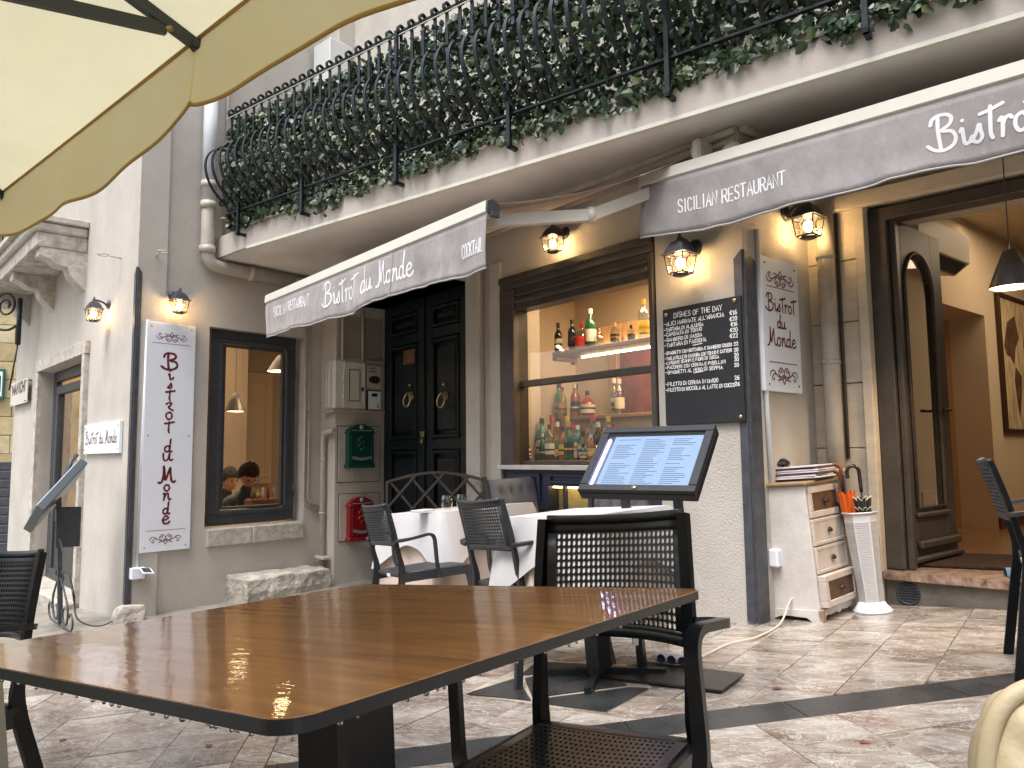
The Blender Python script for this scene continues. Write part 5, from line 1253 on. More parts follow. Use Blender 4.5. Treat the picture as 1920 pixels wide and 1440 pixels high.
Lw = mat('paper_label', (.62, .58, .48), .7, var=.1); Lb = mat('black_label', (.02, .02, .02), .5); Ly = mat('yellow_label', (.6, .45, .1), .6); Lr = mat('red_label', (.45, .03, .03), .6)
Cg = mat('gold_cap', (.6, .42, .08), .3, .6); Cb = mat('black_cap', (.015, .015, .015), .4); Cr = mat('red_cap', (.4, .02, .02), .4); Cw = mat('white_cap', (.6, .6, .58), .4); Cc = mat('cork', (.25, .15, .08), .8)
def ub(x, kind, hpx, *a):
    s = F.px(x, 640, ou - .12)[0]; p = F.p(s, zsh, ou - .12); h = hpx / FPX * p.y * 1.0; return bottle(kind, h, *a[:5], a[5], p + Vector((0, 0, .001)), 'bottles on the lit upper shelf')
ub(1047, 0, 60, G_dark, 0, Cb, 1, Lw, 'brown bottle with a cream label, leftmost on the upper shelf')
ub(1073, 1, 62, G_navy, 0, Cb, 1, Lb, 'dark bottle with a black label, second on the upper shelf')
ub(1092, 2, 74, G_clr, 0, Cr, 1, Lr, 'clear round bottle with a red label on the upper shelf')
ub(1108, 1, 78, G_green, 0, Cw, 1, Lw, 'tall green bottle, the tallest of the left group on the upper shelf')
ub(1124, 2, 52, G_clr, 0, Cc, 0, Lw, 'round low decanter half full, right of the tall green bottle')
ub(1153, 3, 62, G_clr, 0, Cc, 1, Lb, 'square clear bottle with a wide cork on the upper shelf')
ub(1168, 3, 26, G_amb, 0, Cc, 0, Lw, 'short amber box shaped bottle on the upper shelf')
ub(1184, 3, 48, G_clr, 0, Cb, 1, Lb, 'square decanter with a black stopper on the upper shelf')
ub(1208, 1, 80, G_clr, 0, Cg, 1, Ly, 'tall clear bottle with a yellow cap on the upper shelf')
ub(1232, 0, 58, G_red, 0, Cr, 1, Lr, 'red labelled bottle at the right end of the upper shelf')
def lb(x, kind, hpx, *a):
    s = F.px(x, 800, ol - .08)[0]; p = F.p(s, zl1, ol - .08 - rb.uniform(0, .1)); h = hpx / FPX * p.y * 1.15; return bottle(kind, h, *a[:5], a[5], p + Vector((0, 0, .001)), 'bottles on the back counter')
for x, kd, hp, gl, cp, lab, lc_, ds in ((1016, 0, 62, G_teal, Cw, 1, Lw, 'pale teal bottle at the left of the back counter'), (1026, 0, 66, G_clr, Cw, 1, Lw, 'tall clear bottle beside the teal bottle on the back counter'),
        (1038, 1, 60, G_lime, Cb, 1, Lw, 'lime green bottle on the back counter'), (1052, 0, 52, G_yel, Cr, 1, Ly, 'yellow bottle with a red cap on the back counter'), (1061, 3, 40, G_yel, Cg, 1, Ly, 'square yellow labelled bottle on the back counter'),
        (1069, 0, 56, G_amb, Cb, 1, Lb, 'amber whisky bottle with a black label on the back counter'), (1078, 0, 56, G_amb, Cw, 1, Lb, 'amber bottle with a white cap on the back counter'), (1095, 2, 62, G_red, Cb, 1, Lw, 'orange red round bottle with a black cap on the back counter'),
        (1139, 0, 62, G_clr, Cw, 1, Lw, 'left bottle of the three by the wooden post'), (1151, 0, 44, G_clr, Cg, 1, Lb, 'middle bottle of the three by the wooden post'), (1161, 1, 60, G_clr, Cw, 1, Lw, 'right bottle of the three by the wooden post')):
    lb(x, kd, hp, gl, 0, cp, lab, lc_, ds)
cols = [(G_clr, 'clear'), (G_green, 'green'), (G_teal, 'teal'), (G_clr, 'clear'), (G_amb, 'amber')]
xs = [1000, 1014, 1028, 1040, 1052, 1064, 1076, 1090, 1104, 1118, 1132, 1146]
for i, x in enumerate(xs):
    s = F.px(x, 866, -.25)[0]; zb_ = zG0 + .001; gl, cn = cols[i % 5]; hp = [38, 46, 40, 62, 58, 44, 66, 40, 50, 44, 56, 40][i]; p = F.p(s, zb_, -.2 - (i % 3) * .07); h = hp / FPX * p.y * 1.1
    kd = [3, 0, 0, 1, 0, 3, 0, 3, 2, 0, 1, 0][i]
    bottle(kd, h, gl if i else G_amb, 0, [Cb, Cw, Cg, Cb][i % 4], 1, [Lw, Lb, Lw, Lw, Ly][i % 5] if i else Lw, 'bottle standing in the window behind the sill, %s glass, %s from the left' % (cn if i else 'amber', ['first', 'second', 'third', 'fourth', 'fifth', 'sixth', 'seventh', 'eighth', 'ninth', 'tenth', 'eleventh', 'twelfth'][i]), p, 'bottles in the bar window')
for i in range(16):
    x = 1004 + i * 9.6; s = F.px(x, 866, -.36)[0]; gl, cn = [(G_clr, 'clear'), (G_teal, 'teal'), (G_clr, 'clear'), (G_amb, 'amber'), (G_clr, 'clear'), (G_dark, 'brown'), (G_clr, 'clear')][i % 7]
    p = F.p(s, zG0 + .001, -.38); h = [70, 84, 62, 90, 76, 66, 88, 72][i % 8] / FPX * p.y * .95
    bottle([0, 1, 3, 0, 0, 1, 0][i % 7], h, gl, 0, [Cw, Cb, Cg, Cr][i % 4], 1, [Lw, Lw, Lb, Ly, Lw][i % 5], 'tall %s bottle in the rear row of the bar window, %s from the left' % (cn, 'first second third fourth fifth sixth seventh eighth ninth tenth eleventh twelfth thirteenth fourteenth fifteenth sixteenth'.split()[i]), p, 'rear row of bottles in the bar window')
# hanging stem glasses in the rack
for k in range(9):
    s = rs0 + .06 + k * .07; p = F.p(s, zr + .118, -bd + .2); m = MB(); m.lathe(Matrix.Translation(p) @ Matrix.Rotation(math.pi, 4, 'X'), [(.03, 0), (.004, .004), (.004, .06), (.03, .085), (.034, .12), (.028, .15)], 12, True, False)
    top('stem_glass', m, M_clear, 'stem glass hanging upside down, %s from the left in the rack behind the bar window' % ['ninth', 'eighth', 'seventh', 'sixth', 'fifth', 'fourth', 'third', 'second', 'first'][k], 'glass', 'stem glasses in the rack')
# pendant seen at the left of the bar window
def pendant(P_, zc, h, r0, label, group='pendant lamps indoors', dark=True, pw=3.0, cordr=.003):
    e = empty('pendant_lamp', label, 'pendant lamp', Matrix.Translation(P_), group)
    m = MB(); m.tube([P_ + Vector((0, 0, h)), Vector((P_.x, P_.y, zc))], cordr, 6); mk('cord', m, M_black, e)
    m = MB(); m.lathe(Matrix.Translation(P_), [(r0, 0), (r0 * .62, h * .55), (r0 * .3, h * .95), (.012, h)], 22, True, False); mk('shade', m, M_brown, e)
    m = MB(); m.lathe(Matrix.Translation(P_ + Vector((0, 0, .006))), [(r0 * .93, 0), (.001, .012)], 20, True, False); mk('diffuser', m, mat('lit_diffuser', (1, .8, .5), .5, emit=9, ecol=(1, .72, .38)), e)
    m = MB(); m.lathe(Matrix.Translation(Vector((P_.x, P_.y, zc - .02))), [(.05, 0), (.05, .02)], 14); mk('ceiling_rose', m, M_black, e)
    ld = bpy.data.lights.new('pendant_light', 'SPOT'); ld.energy = pw * 8; ld.color = WARM; ld.spot_size = R(150); ld.spot_blend = .6; ld.shadow_soft_size = .08
    lo = bpy.data.objects.new('pendant_light', ld); C.objects.link(lo); lo.location = P_ - Vector((0, 0, .01)); return e

# dining room behind the side window and the left door
zd = K2.z + .05; rd_ = 4.1; sl0, sl1 = LW0 - .35, LEND + .0
dn = empty('dining_room', 'warm lit dining room behind the small side window', 'room', Matrix.Translation(L.p(1.2, zd, -1)))
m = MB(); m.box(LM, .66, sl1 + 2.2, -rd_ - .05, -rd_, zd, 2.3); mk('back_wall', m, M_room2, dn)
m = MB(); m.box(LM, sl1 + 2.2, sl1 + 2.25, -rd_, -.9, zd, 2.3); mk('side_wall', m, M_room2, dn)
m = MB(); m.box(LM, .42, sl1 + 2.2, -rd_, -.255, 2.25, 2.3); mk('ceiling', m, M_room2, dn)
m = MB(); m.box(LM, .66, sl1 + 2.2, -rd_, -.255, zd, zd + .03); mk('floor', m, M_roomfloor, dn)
# cupboard door and corner seen inside
m = MB(); m.box(LM, 2.3, 2.9, -4.05, -3.3, zd, 2.2); mk('chimney_breast', m, M_room2, dn)
m = MB(); m.box(LM, 3.2, 3.75, -rd_ + .001, -rd_ + .05, -.4, 1.35); frame_rect(m, LM, 3.28, 3.67, -.3, 1.25, .04, -rd_ + .051, -rd_ + .07); mk('cupboard_door', m, mat('cream_cupboard', (.55, .45, .32), .6), dn)
m = MB(); m.box(LM, .9, 2.6, -rd_ + .002, -rd_ + .06, .62, .68); mk('dado_rail', m, M_room2, dn)
def inL(x, y, o): return L.w(x, y, o)
p = inL(441, 772, -1.4); pendant(p, 2.25, .22, .115, 'pendant lamp with a dark cone shade in the middle of the side window')
p = inL(528, 697, -1.0); pendant(p, 2.25, .20, .17, 'larger pendant lamp at the right edge of the side window', pw=2)
arealight('dining_lamp', L.p(1.6, 2.2, -1.9), 1.8, 26, WARM, sy=1.4)
arealight('dining_back_fill', L.p(1.5, 2.2, -3.3), 1.0, 14, WARM, sy=1.0)  # added fill without a fitting, brightens the room behind the left door
# brown box with condiments in the window
pq = inL(495, 953, -.42); bx = empty('wooden_box', 'brown wooden box of condiments just inside the side window', 'box', Matrix.Translation(pq))
sb0, zb0 = L.px(470, 953, -.42); sb1, _ = L.px(522, 953, -.42); zb1_ = L.px(490, 936, -.42)[1]
m = MB(); m.box(LM, sb0, sb1, -.56, -.40, zb0, zb1_, .006); mk('box', m, mat('brown_leather_box', (.16, .05, .02), .45, var=.2), bx)
for k, (cc, hh) in enumerate(((G_amb, .14), (Cg, .09), (Lw, .12), (Cr, .16), (G_clr, .15))):
    s = sb0 + .05 + k * (sb1 - sb0 - .08) / 4; m = MB(); m.lathe(Matrix.Translation(L.p(s, zb1_, -.48)), [(.016, 0), (.018, hh * .6), (.008, hh * .75), (.008, hh)], 10); top('condiment_bottle', m, cc, 'small condiment bottle in the brown box, %s from the left' % ['first', 'second', 'third', 'fourth', 'fifth'][k], 'bottle', 'condiments in the box')
m = MB(); m.box(LM, sl0 + .1, 2.3, -1.35, -.30, LWB - .02, zb0 - .002, .004); top('window_table', m, M_wood, 'table top inside the side window where the diners sit', 'table')

# entrance room
zfe = F3.px(1700, 1068, -.1)[1]
ent = empty('entrance_room', 'warm lit entrance hall with a wall niche behind the open glazed door', 'room', Matrix.Translation(F3.p(-.5, zfe, -1.5)))
def fl(x, y): return hz(x, y, zfe)
GW = Wall(fl(1793, 1008), d=Vector((.766, .643, 0))); GM = GW.M(0, 0, 0)
zce = 2.05
sN0, sN1 = solve_x(GW, 1775), solve_x(GW, 1864); zN = GW.px(1775, 571)[1]
m = MB(); m.box(GM, -1.65, sN0, -.3, 0, zfe, zce); m.box(GM, sN0, sN1, -.3, 0, zN, zce); m.box(GM, sN1, 6.5, -.3, 0, zfe, zce); mk('wall', m, M_room, ent)
m = MB(); m.box(GM, sN0 - .1, sN1 + .1, -.75, -.7, zfe, zN + .1); m.box(GM, sN0 - .05, sN0, -.7, -.3, zfe, zN + .05); m.box(GM, sN1, sN1 + .05, -.7, -.3, zfe, zN + .05); m.box(GM, sN0, sN1, -.7, -.3, zN + .002, zN + .05); mk('niche', m, mat('niche_wall', (.52, .33, .16), .8), ent)
m = MB(); q = [F3.p(sO + .2, zfe, -.42), F3.p(-6, zfe, -.42), F3.p(-6, zfe, -8), F3.p(2.0, zfe, -8)]; m.prism(q, (0, 0, -.05)); mk('floor', m, M_roomfloor, ent)
m = MB(); q = [F3.p(sO + .6, zce, -.25), F3.p(-6, zce, -.25), F3.p(-6, zce, -8), F3.p(2.0, zce, -8)]; m.prism(q, (0, 0, .05)); mk('ceiling', m, M_room, ent)
m = MB(); m.box(F3.M(0, 0, 0), sO - .0, -4, -.5, -.25, 1.47, zce - .001); mk('lintel_soffit', m, M_room, ent)
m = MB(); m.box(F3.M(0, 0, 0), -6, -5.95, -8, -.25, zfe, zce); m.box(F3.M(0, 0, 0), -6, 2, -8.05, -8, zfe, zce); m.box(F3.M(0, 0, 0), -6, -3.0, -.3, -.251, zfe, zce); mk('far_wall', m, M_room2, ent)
m = MB(); m.box(GM, -.6, sN0, .001, .02, zfe, zfe + .11, .004); m.box(GM, sN1, 6.4, .001, .02, zfe, zfe + .11, .004); mk('skirting_board', m, mat('brown_skirting', (.10, .03, .015), .4), ent)
for (x0_, y0_, x1_, y1_) in ((1730, 922, 1751, 966),):
    s0, z1_ = GW.px(x0_, y0_, .01); s1, z0_ = GW.px(x1_, y1_, .01); m = MB(); m.box(GM, s0, s1, .001, .012, z0_, z1_, .003); mk('wall_hatch', m, M_room, ent)
s0, z1_ = GW.px(1754, 936, .01); s1, z0_ = GW.px(1764, 957, .01); m = MB(); m.box(GM, s0, s1, .001, .015, z0_, z1_, .003); m.box(GM, s0 + .03, s1 - .03, .0152, .018, z0_ + .03, z1_ - .03); mk('wall_switch', m, M_white, ent)
# air conditioner
s0, z0_ = GW.px(1718, 470, .22); s1, _ = GW.px(1812, 480, .22); z1_ = GW.px(1812, 418, .22)[1]
ac = empty('air_conditioner', 'white wall air conditioner high inside the entrance', 'air conditioner', Matrix.Translation(GW.p((s0 + s1) / 2, z0_)))
m = MB(); pr_ = [(.0, z0_), (.12, z0_ - .03), (.24, z0_ + .05), (.25, z0_ + .27), (.2, z0_ + .31), (0, z0_ + .31)]; m.prism([GW.p(s0, z, o) for o, z in pr_], GW.d * (s1 - s0)); mk('casing', m, mat('ac_white', (.6, .55, .48), .45), ac)
m = MB(); m.prism([GW.p(s0 + .05, z, o) for o, z in ((.13, z0_ - .031), (.15, z0_ - .028), (.23, z0_ + .038), (.22, z0_ + .03))], GW.d * (s1 - s0 - .1)); mk('louvre', m, M_frame, ac)
p = GW.w(1898, 540, 1.2); pendant(p, zce, .2, .105, 'pendant lamp with a dark cone shade hanging in the entrance hall', pw=4)
# painting of a world map
s0, z1_ = GW.px(1869, 546, .03); _, z0_ = GW.px(1893, 812, .03); s1 = s0 + 1.5
pa = empty('world_map_painting', 'large framed painting of a brown world map hanging in the entrance hall', 'painting', Matrix.Translation(GW.p((s0 + s1) / 2, z0_)))
m = MB(); m.box(GM, s0 + .04, s1 - .04, .002, .022, z0_ + .04, z1_ - .04); mk('canvas', m, mat('aged_canvas', (.50, .40, .24), .8, var=.5, vscale=5, stretch=(4, 4, .8)), pa)
m = MB(); frame_rect(m, GM, s0, s1, z0_, z1_, .04, .002, .04, .004); mk('frame', m, mat('dark_walnut', (.05, .02, .01), .4), pa)
Wp, Hp = s1 - s0, z1_ - z0_
def land(pts): return [GW.p(s0 + Wp * a, z0_ + Hp * b, .024) for a, b in pts]
m = MB()
for pts in ([(.08, .62), (.16, .80), (.30, .86), (.36, .70), (.28, .62), (.24, .50), (.18, .55), (.12, .56)], [(.26, .48), (.36, .42), (.34, .28), (.28, .12), (.25, .25), (.23, .38)], [(.46, .60), (.60, .58), (.62, .42), (.55, .20), (.50, .32), (.44, .48)], [(.44, .64), (.5, .82), (.8, .88), (.93, .72), (.84, .56), (.72, .46), (.64, .56), (.52, .62)], [(.80, .34), (.90, .36), (.92, .24), (.82, .22)]):
    m.prism(land(pts), GW.o * .002)
mk('land_shapes', m, mat('umber_paint', (.10, .05, .025), .8, var=.5, vscale=9), pa)
arealight('entrance_lamp', F3.p(-1.6, zce - .05, -2.6), 2.2, 26, (1, .74, .48), sy=2.2)
# open glazed leaf of the entrance door
hp = F3.p(sO - .05, zfe + .02, -.12); zt_l = F3.px(1660, 400, -.12)[1]
d_ = ray(1772, 800); te = None
e2 = hz(1790, 1037, zfe + .02); LD = Wall(hp, d=Vector((e2.x - hp.x, e2.y - hp.y, 0)), out=None); LDM = LD.M(0, 0, 0); WL = (Vector((e2.x - hp.x, e2.y - hp.y, 0))).length
lf = empty('glazed_door_leaf', 'open dark wooden entrance door leaf with an arched glass panel', 'door', Matrix.Translation(hp))
zA = zt_l - .02; gx0, gx1 = .24 * WL, .80 * WL; gz0_, spr = zfe + .34, zt_l - .42
m = MB(); m.box(LDM, 0, gx0, -.025, .025, zfe + .02, zA, .004); m.box(LDM, gx1, WL, -.025, .025, zfe + .02, zA, .004); m.box(LDM, gx0, gx1, -.025, .025, zfe + .02, gz0_, .004)
arch = [LD.p(gx0, zA, -.025), LD.p(gx0, spr, -.025)] + [LD.p((gx0 + gx1) / 2 - (gx1 - gx0) / 2 * math.cos(math.pi * k / 12), spr + .24 * math.sin(math.pi * k / 12), -.025) for k in range(1, 12)] + [LD.p(gx1, spr, -.025), LD.p(gx1, zA, -.025)]
m.prism(arch, LD.o * .05); mk('stiles', m, M_brown, lf)
m = MB(); rim = [LD.p(gx0 + .01, gz0_ + .01, .03), LD.p(gx0 + .01, spr, .03)] + [LD.p((gx0 + gx1) / 2 - (gx1 - gx0 - .02) / 2 * math.cos(math.pi * k / 14), spr + .23 * math.sin(math.pi * k / 14), .03) for k in range(1, 14)] + [LD.p(gx1 - .01, spr, .03), LD.p(gx1 - .01, gz0_ + .01, .03)]
m.tube(rim, .014, 6, closed=True); m.box(LDM, gx0 - .02, gx1 + .02, .024, .05, gz0_ - .05, gz0_ - .02, .008); m.box(LDM, gx0 - .02, WL - .02, .024, .06, zfe + .1, zfe + .15, .01); m.box(LDM, 0.02, WL - .01, .024, .07, zfe + .025, zfe + .06, .01); mk('moulding', m, M_brown, lf)
gp_ = [LD.p(gx0 + .01, gz0_, 0)] + [LD.p(gx0 + .01, spr, 0)] + [LD.p((gx0 + gx1) / 2 - (gx1 - gx0 - .02) / 2 * math.cos(math.pi * k / 12), spr + .23 * math.sin(math.pi * k / 12), 0) for k in range(1, 12)] + [LD.p(gx1 - .01, spr, 0), LD.p(gx1 - .01, gz0_, 0)]
m = MB(); m.prism(gp_, LD.o * .005); mk('arched_pane', m, M_glass, lf)
zh = LD.px(1762, 768, .06)[1]; sh_ = WL - .1
m = MB(); m.tube([LD.p(sh_, zh, -.07), LD.p(sh_, zh, .07)], .009, 8); m.tube([LD.p(sh_ - .10, zh, .075), LD.p(sh_, zh, .07)], .010, 8); m.sphere(LD.p(sh_ - .11, zh, .075), .016, 10, 6); m.tube([LD.p(sh_ - .1, zh, -.075), LD.p(sh_, zh, -.07)], .010, 8); mk('door_handle', m, M_iron, lf)
# fixed frame of the entrance
fr_ = house
F3M = F3.M(0, 0, 0)
m = MB(); m.box(F3M, sO - .09, sO + .014, -.2, -.06, zfe, 1.5, .006); m.box(F3M, sO - .13, sO - .095, -.16, -.10, zfe, 1.46, .004); mk('entrance_jamb', m, M_brown, fr_)
m = MB(); m.box(F3M, sO - 1.7, sO + .014, -.2, -.06, 1.42, 1.499, .006); mk('entrance_head', m, M_brown, fr_)
# threshold
st = empty('entrance_step', 'entrance step of grey concrete with a rough red marble top and a round vent', 'step', Matrix.Translation(gnd(1780, 1138)))
c1 = gnd(1664, 1133); c2 = gnd(1925, 1143); SW = Wall(c1, d=Vector((c2.x - c1.x, c2.y - c1.y, 0))); SM = SW.M(0, 0, 0); Ls = 2.2
ztp = SW.px(1675, 1085, 0)[1]; ztp = zfe - .003
m = MB(); q = [SW.p(0, -1.2, 0), SW.p(Ls, -1.2, 0), SW.p(Ls, -1.2, -.6), SW.p(0, -1.2, -.35)]; m.prism(q, (0, 0, 1.2 + ztp - .045)); mk('riser', m, mat('wet_concrete', (.13, .12, .105), .5, var=.35, vscale=6, bump=.3, bscale=30), st)
nn = 46; from mathutils import noise as _n
edge = [SW.p(-.01 + Ls * k / nn, ztp - .045, .035 + .012 * _n.noise(Vector((k * .7, 3, 0)))) for k in range(nn + 1)]
q = edge + [SW.p(Ls, ztp - .045, -1.0), SW.p(-.02, ztp - .045, -.62)]; m = MB(); m.prism(q, (0, 0, .045)); mk('marble_slab', m, M_marb, st)
s_, z_ = SW.px(1703, 1113, .003); m = MB(); m.lathe(rhM(SW, s_, z_, .002) @ Matrix.Rotation(R(-90), 4, 'X'), [(.001, .004), (.052, .004), (.056, .012), (.06, .012), (.064, 0)], 22)
vt = mk('round_vent', m, M_grey, st)
for k in range(6):
    mm = MB(); hh = (k - 2.5) * .015; wv = math.sqrt(max(0, .05 ** 2 - hh ** 2)); mm.box(SM, s_ - wv, s_ + wv, .009, .015, z_ + hh - .003, z_ + hh + .003); mk('vent_slat', mm, M_grey, vt)
m = MB(); q = [fl(1712, 1062), fl(1778, 1040), fl(1990, 1048), fl(1990, 1074)]; m.prism([v + Vector((0, 0, .004)) for v in q], (0, 0, .012)); top('door_mat', m, mat('brown_bristle_mat', (.05, .025, .015), .95, var=.4, vscale=40, bump=.8, bscale=90), 'dark bristle doormat inside the entrance', 'doormat')
# ------------------------------------------------------------------ furniture
M_resin = mat('black_resin_wet', (.014, .015, .018), .28, var=.25, vscale=40, bump=.12, bscale=220, dist=.003)
M_resin2 = mat('anthracite_resin', (.030, .033, .038), .5, var=.15, vscale=20, bump=.05, bscale=200)
def perforated(fn, nrm, nx, ny, hole, t, keep=lambda i, j: True):
    """sheet over the unit square with round holes; fn(u,v)->point, nrm(u,v)->normal"""
    m = MB(); du, dv = 1 / nx, 1 / ny; oct_ = [(math.cos(R(22.5 + 45 * k)), math.sin(R(22.5 + 45 * k))) for k in range(8)]
    sq = [(1, .414), (.414, 1), (-.414, 1), (-1, .414), (-1, -.414), (-.414, -1), (.414, -1), (1, -.414)]
    for j in range(ny):
        for i in range(nx):
            cu, cv = (i + .5) * du, (j + .5) * dv
            if keep(i, j):
                ou_ = [(cu + a * du / 2, cv + b * dv / 2) for a, b in sq]; inn = [(cu + a * du / 2 * hole, cv + b * dv / 2 * hole) for a, b in oct_]
                A = [fn(*p) for p in ou_]; B = [fn(*p) for p in inn]; n_ = nrm(cu, cv) * t; A2 = [p - n_ for p in A]; B2 = [p - n_ for p in B]
                cs = [fn(cu + a * du / 2, cv + b * dv / 2) for a, b in ((1, 1), (-1, 1), (-1, -1), (1, -1))]; cs2 = [p - n_ for p in cs]
                vs = A + B + A2 + B2 + cs + cs2; fs = []
                for k in range(8):
                    l = (k + 1) % 8; fs.append((k, l, 8 + l, 8 + k)); fs.append((16 + k, 24 + k, 24 + l, 16 + l)); fs.append((8 + k, 8 + l, 24 + l, 24 + k))
                for c_, (a, b) in enumerate(((0, 1), (2, 3), (4, 5), (6, 7))): fs.append((a, 32 + c_, b)); fs.append((16 + a, 16 + b, 36 + c_))
                m.add(vs, fs)
            else:
                cs = [fn(cu + a * du / 2, cv + b * dv / 2) for a, b in ((1, 1), (-1, 1), (-1, -1), (1, -1))]; n_ = nrm(cu, cv) * t; m.add(cs + [p - n_ for p in cs], [(0, 1, 2, 3), (7, 6, 5, 4)])
    return m
def make_chair(name, label, M, group, material, nx=26, ny=13, wr=.2, hb=.83, ha=.65, scale=1.0, seatn=(26, 24), wf=.25):
    """local: faces +y, z up, origin on the ground under the seat centre"""
    r = empty(name, label, 'chair', I4, group)
    hs = .44; yb, yf = -.20, .22
    post = lambda sg: [(sg * (wr + .035), -.29, 0), (sg * (wr + .015), -.235, hs * .6), (sg * wr, yb, hs), (sg * wr, yb - .015, .55), (sg * wr, yb - .035, .68), (sg * (wr - .005), yb - .068, hb)]
    for sg in (-1, 1):
        m = MB(); m.bar(smooth_path(post(sg), 4), [.036] * 9 + [.032, .028, .025, .022] + [.020] * 8, .020, (0, 1, 0)); mk('rear_leg', m, material, r, local=True)
        wa = wf + .055; ya = yb + .17
        arm = bend([Vector(p) for p in ((sg * (wf - .03), ya + .05, hs - .045), (sg * (wa - .015), ya + .02, hs - .04), (sg * wa, ya, hs + .03), (sg * wa, ya - .005, ha), (sg * (wa + .005), yb + .0, ha - .02), (sg * (wr + .01), yb - .035, ha - .03))], .05, 10)
        m.bar(arm, .024, .015, (1, 0, 0)); mk('arm', m, material, r, local=True)
        m = MB(); m.bar([(sg * (wf - .015), yf - .01, hs - .02), (sg * (wf + .02), yf + .035, 0)], .030, .028, (0, 1, 0)); mk('front_leg', m, material, r, local=True)
        m = MB(); m.bar([(sg * wr, yb, hs - .03), (sg * (wf - .01), yf, hs - .03)], .05, .022, (0, 0, 1)); mk('side_rail', m, material, r, local=True)
    # back: a gently hollow panel
    def bf(u, v):
        x = (wr - .012) * (2 * u - 1); z = .60 + (hb - .60) * v; y = yb - .026 - .045 * ((z - .60) / (hb - .60)) ** 1.1 - .028 * (1 - (2 * u - 1) ** 2); return Vector((x, y, z + .012 * (1 - (2 * u - 1) ** 2) * (v - .5) * -1))
    bn = lambda u, v: Vector((0, 1, .3)).normalized()
    def sub(f, a0, a1, b0, b1): return lambda u, v: f(a0 + (a1 - a0) * u, b0 + (b1 - b0) * v)
    m = perforated(sub(bf, .06, .94, .07, .88), bn, nx, ny, .80, .006); mk('perforated_back', m, material, r, local=True)
    m = MB()
    for (a0, a1, b0, b1) in ((0, 1, .88, 1), (0, 1, 0, .07), (0, .06, .07, .88), (.94, 1, .07, .88)): m.sheet(sub(bf, a0, a1, b0, b1), 10, 3, .007, bn(0, 0))
    m.bar([bf(k / 14, 1.0) for k in range(15)], .014, .018, (0, 1, 0), True); m.bar([bf(k / 14, .0) for k in range(15)], .014, .016, (0, 1, 0), True); mk('back_rim', m, material, r, local=True)
    def sf(u, v):
        w_ = (wr + (wf - wr) * v) - .008; x = w_ * (2 * u - 1); y = yb + (yf - yb + .02) * v; z = hs - .012 * math.sin(math.pi * u) * math.sin(math.pi * min(1, v * 1.1)) - .03 * max(0, v - .85) ** 1 ; return Vector((x, y, z))
    sn = lambda u, v: Vector((0, 0, 1))
    m = perforated(sub(sf, .06, .94, .06, .93), sn, seatn[0], seatn[1], .52, .008); mk('perforated_seat', m, material, r, local=True)
    m = MB()
    for (a0, a1, b0, b1) in ((0, 1, .93, 1), (0, 1, 0, .06), (0, .06, .06, .93), (.94, 1, .06, .93)): m.sheet(sub(sf, a0, a1, b0, b1), 8, 3, .03, (0, 0, 1))
    mk('seat_rim', m, material, r, local=True)
    if wr > .17: m = MB(); m.box(I4, -.02, .02, yb - .006, yb + .004, hs - .03, hs - .012); mk('care_tag', m, M_white, r, local=True)
    r.matrix_world = M @ Matrix.Scale(scale, 4); ROOT[r.name] = r.matrix_world.inverted(); return r
def ground_M(x, y, az):
    """frame standing on the sloping street, facing compass azimuth az (from +y towards +x)"""
    up = GN.normalized(); fwd = Vector((math.sin(az), math.cos(az), 0)); fwd = (fwd - up * fwd.dot(up)).normalized(); rt_ = fwd.cross(up)
    M = Matrix.Identity(4)
    for i in range(3): M[i][0] = rt_[i]; M[i][1] = fwd[i]; M[i][2] = up[i]
    M[0][3], M[1][3], M[2][3] = x, y, gz(x, y); return M
def chair_at(px1, px2, az, sc_=1.0, hs=.44):
    """rear seat corners at picture points px1, px2"""
    a = gnd(*px1, hs * sc_); b = gnd(*px2, hs * sc_); c_ = (a + b) / 2; f = Vector((math.sin(az), math.cos(az), 0)); c_ = c_ + f * .2 * sc_
    return ground_M(c_.x, c_.y, az)
near = make_chair('armchair', 'wet black perforated armchair pushed under the far side of the wooden table', chair_at((1026, 1352), (1368, 1388), R(214)), 'perforated resin armchairs', M_resin, 25, 13, wr=.162, wf=.185, ha=.665)
ch2 = make_chair('armchair', 'anthracite perforated armchair at the left draped table, beside the red letter box', chair_at((706, 1070), (774, 1072), R(56)), 'perforated resin armchairs', M_resin2, 20, 12, wr=.175, wf=.23)
copy_tree(ch2, chair_at((904, 1090), (990, 1094), R(52)), 'anthracite perforated armchair between the two draped tables')
copy_tree(near, chair_at((-110, 1300), (112, 1330), R(212), 1.0), 'black perforated armchair cut off by the left edge of the photo')
ftr = gnd(1914, 1282); azr = R(118); fr = Vector((math.sin(azr), math.cos(azr), 0)); rt2 = Vector((math.cos(azr), -math.sin(azr), 0))
c_ = ftr + fr * .29 + rt2 * -.245
copy_tree(ch2, ground_M(c_.x, c_.y, azr), 'anthracite armchair seen from the side at the right edge of the photo')

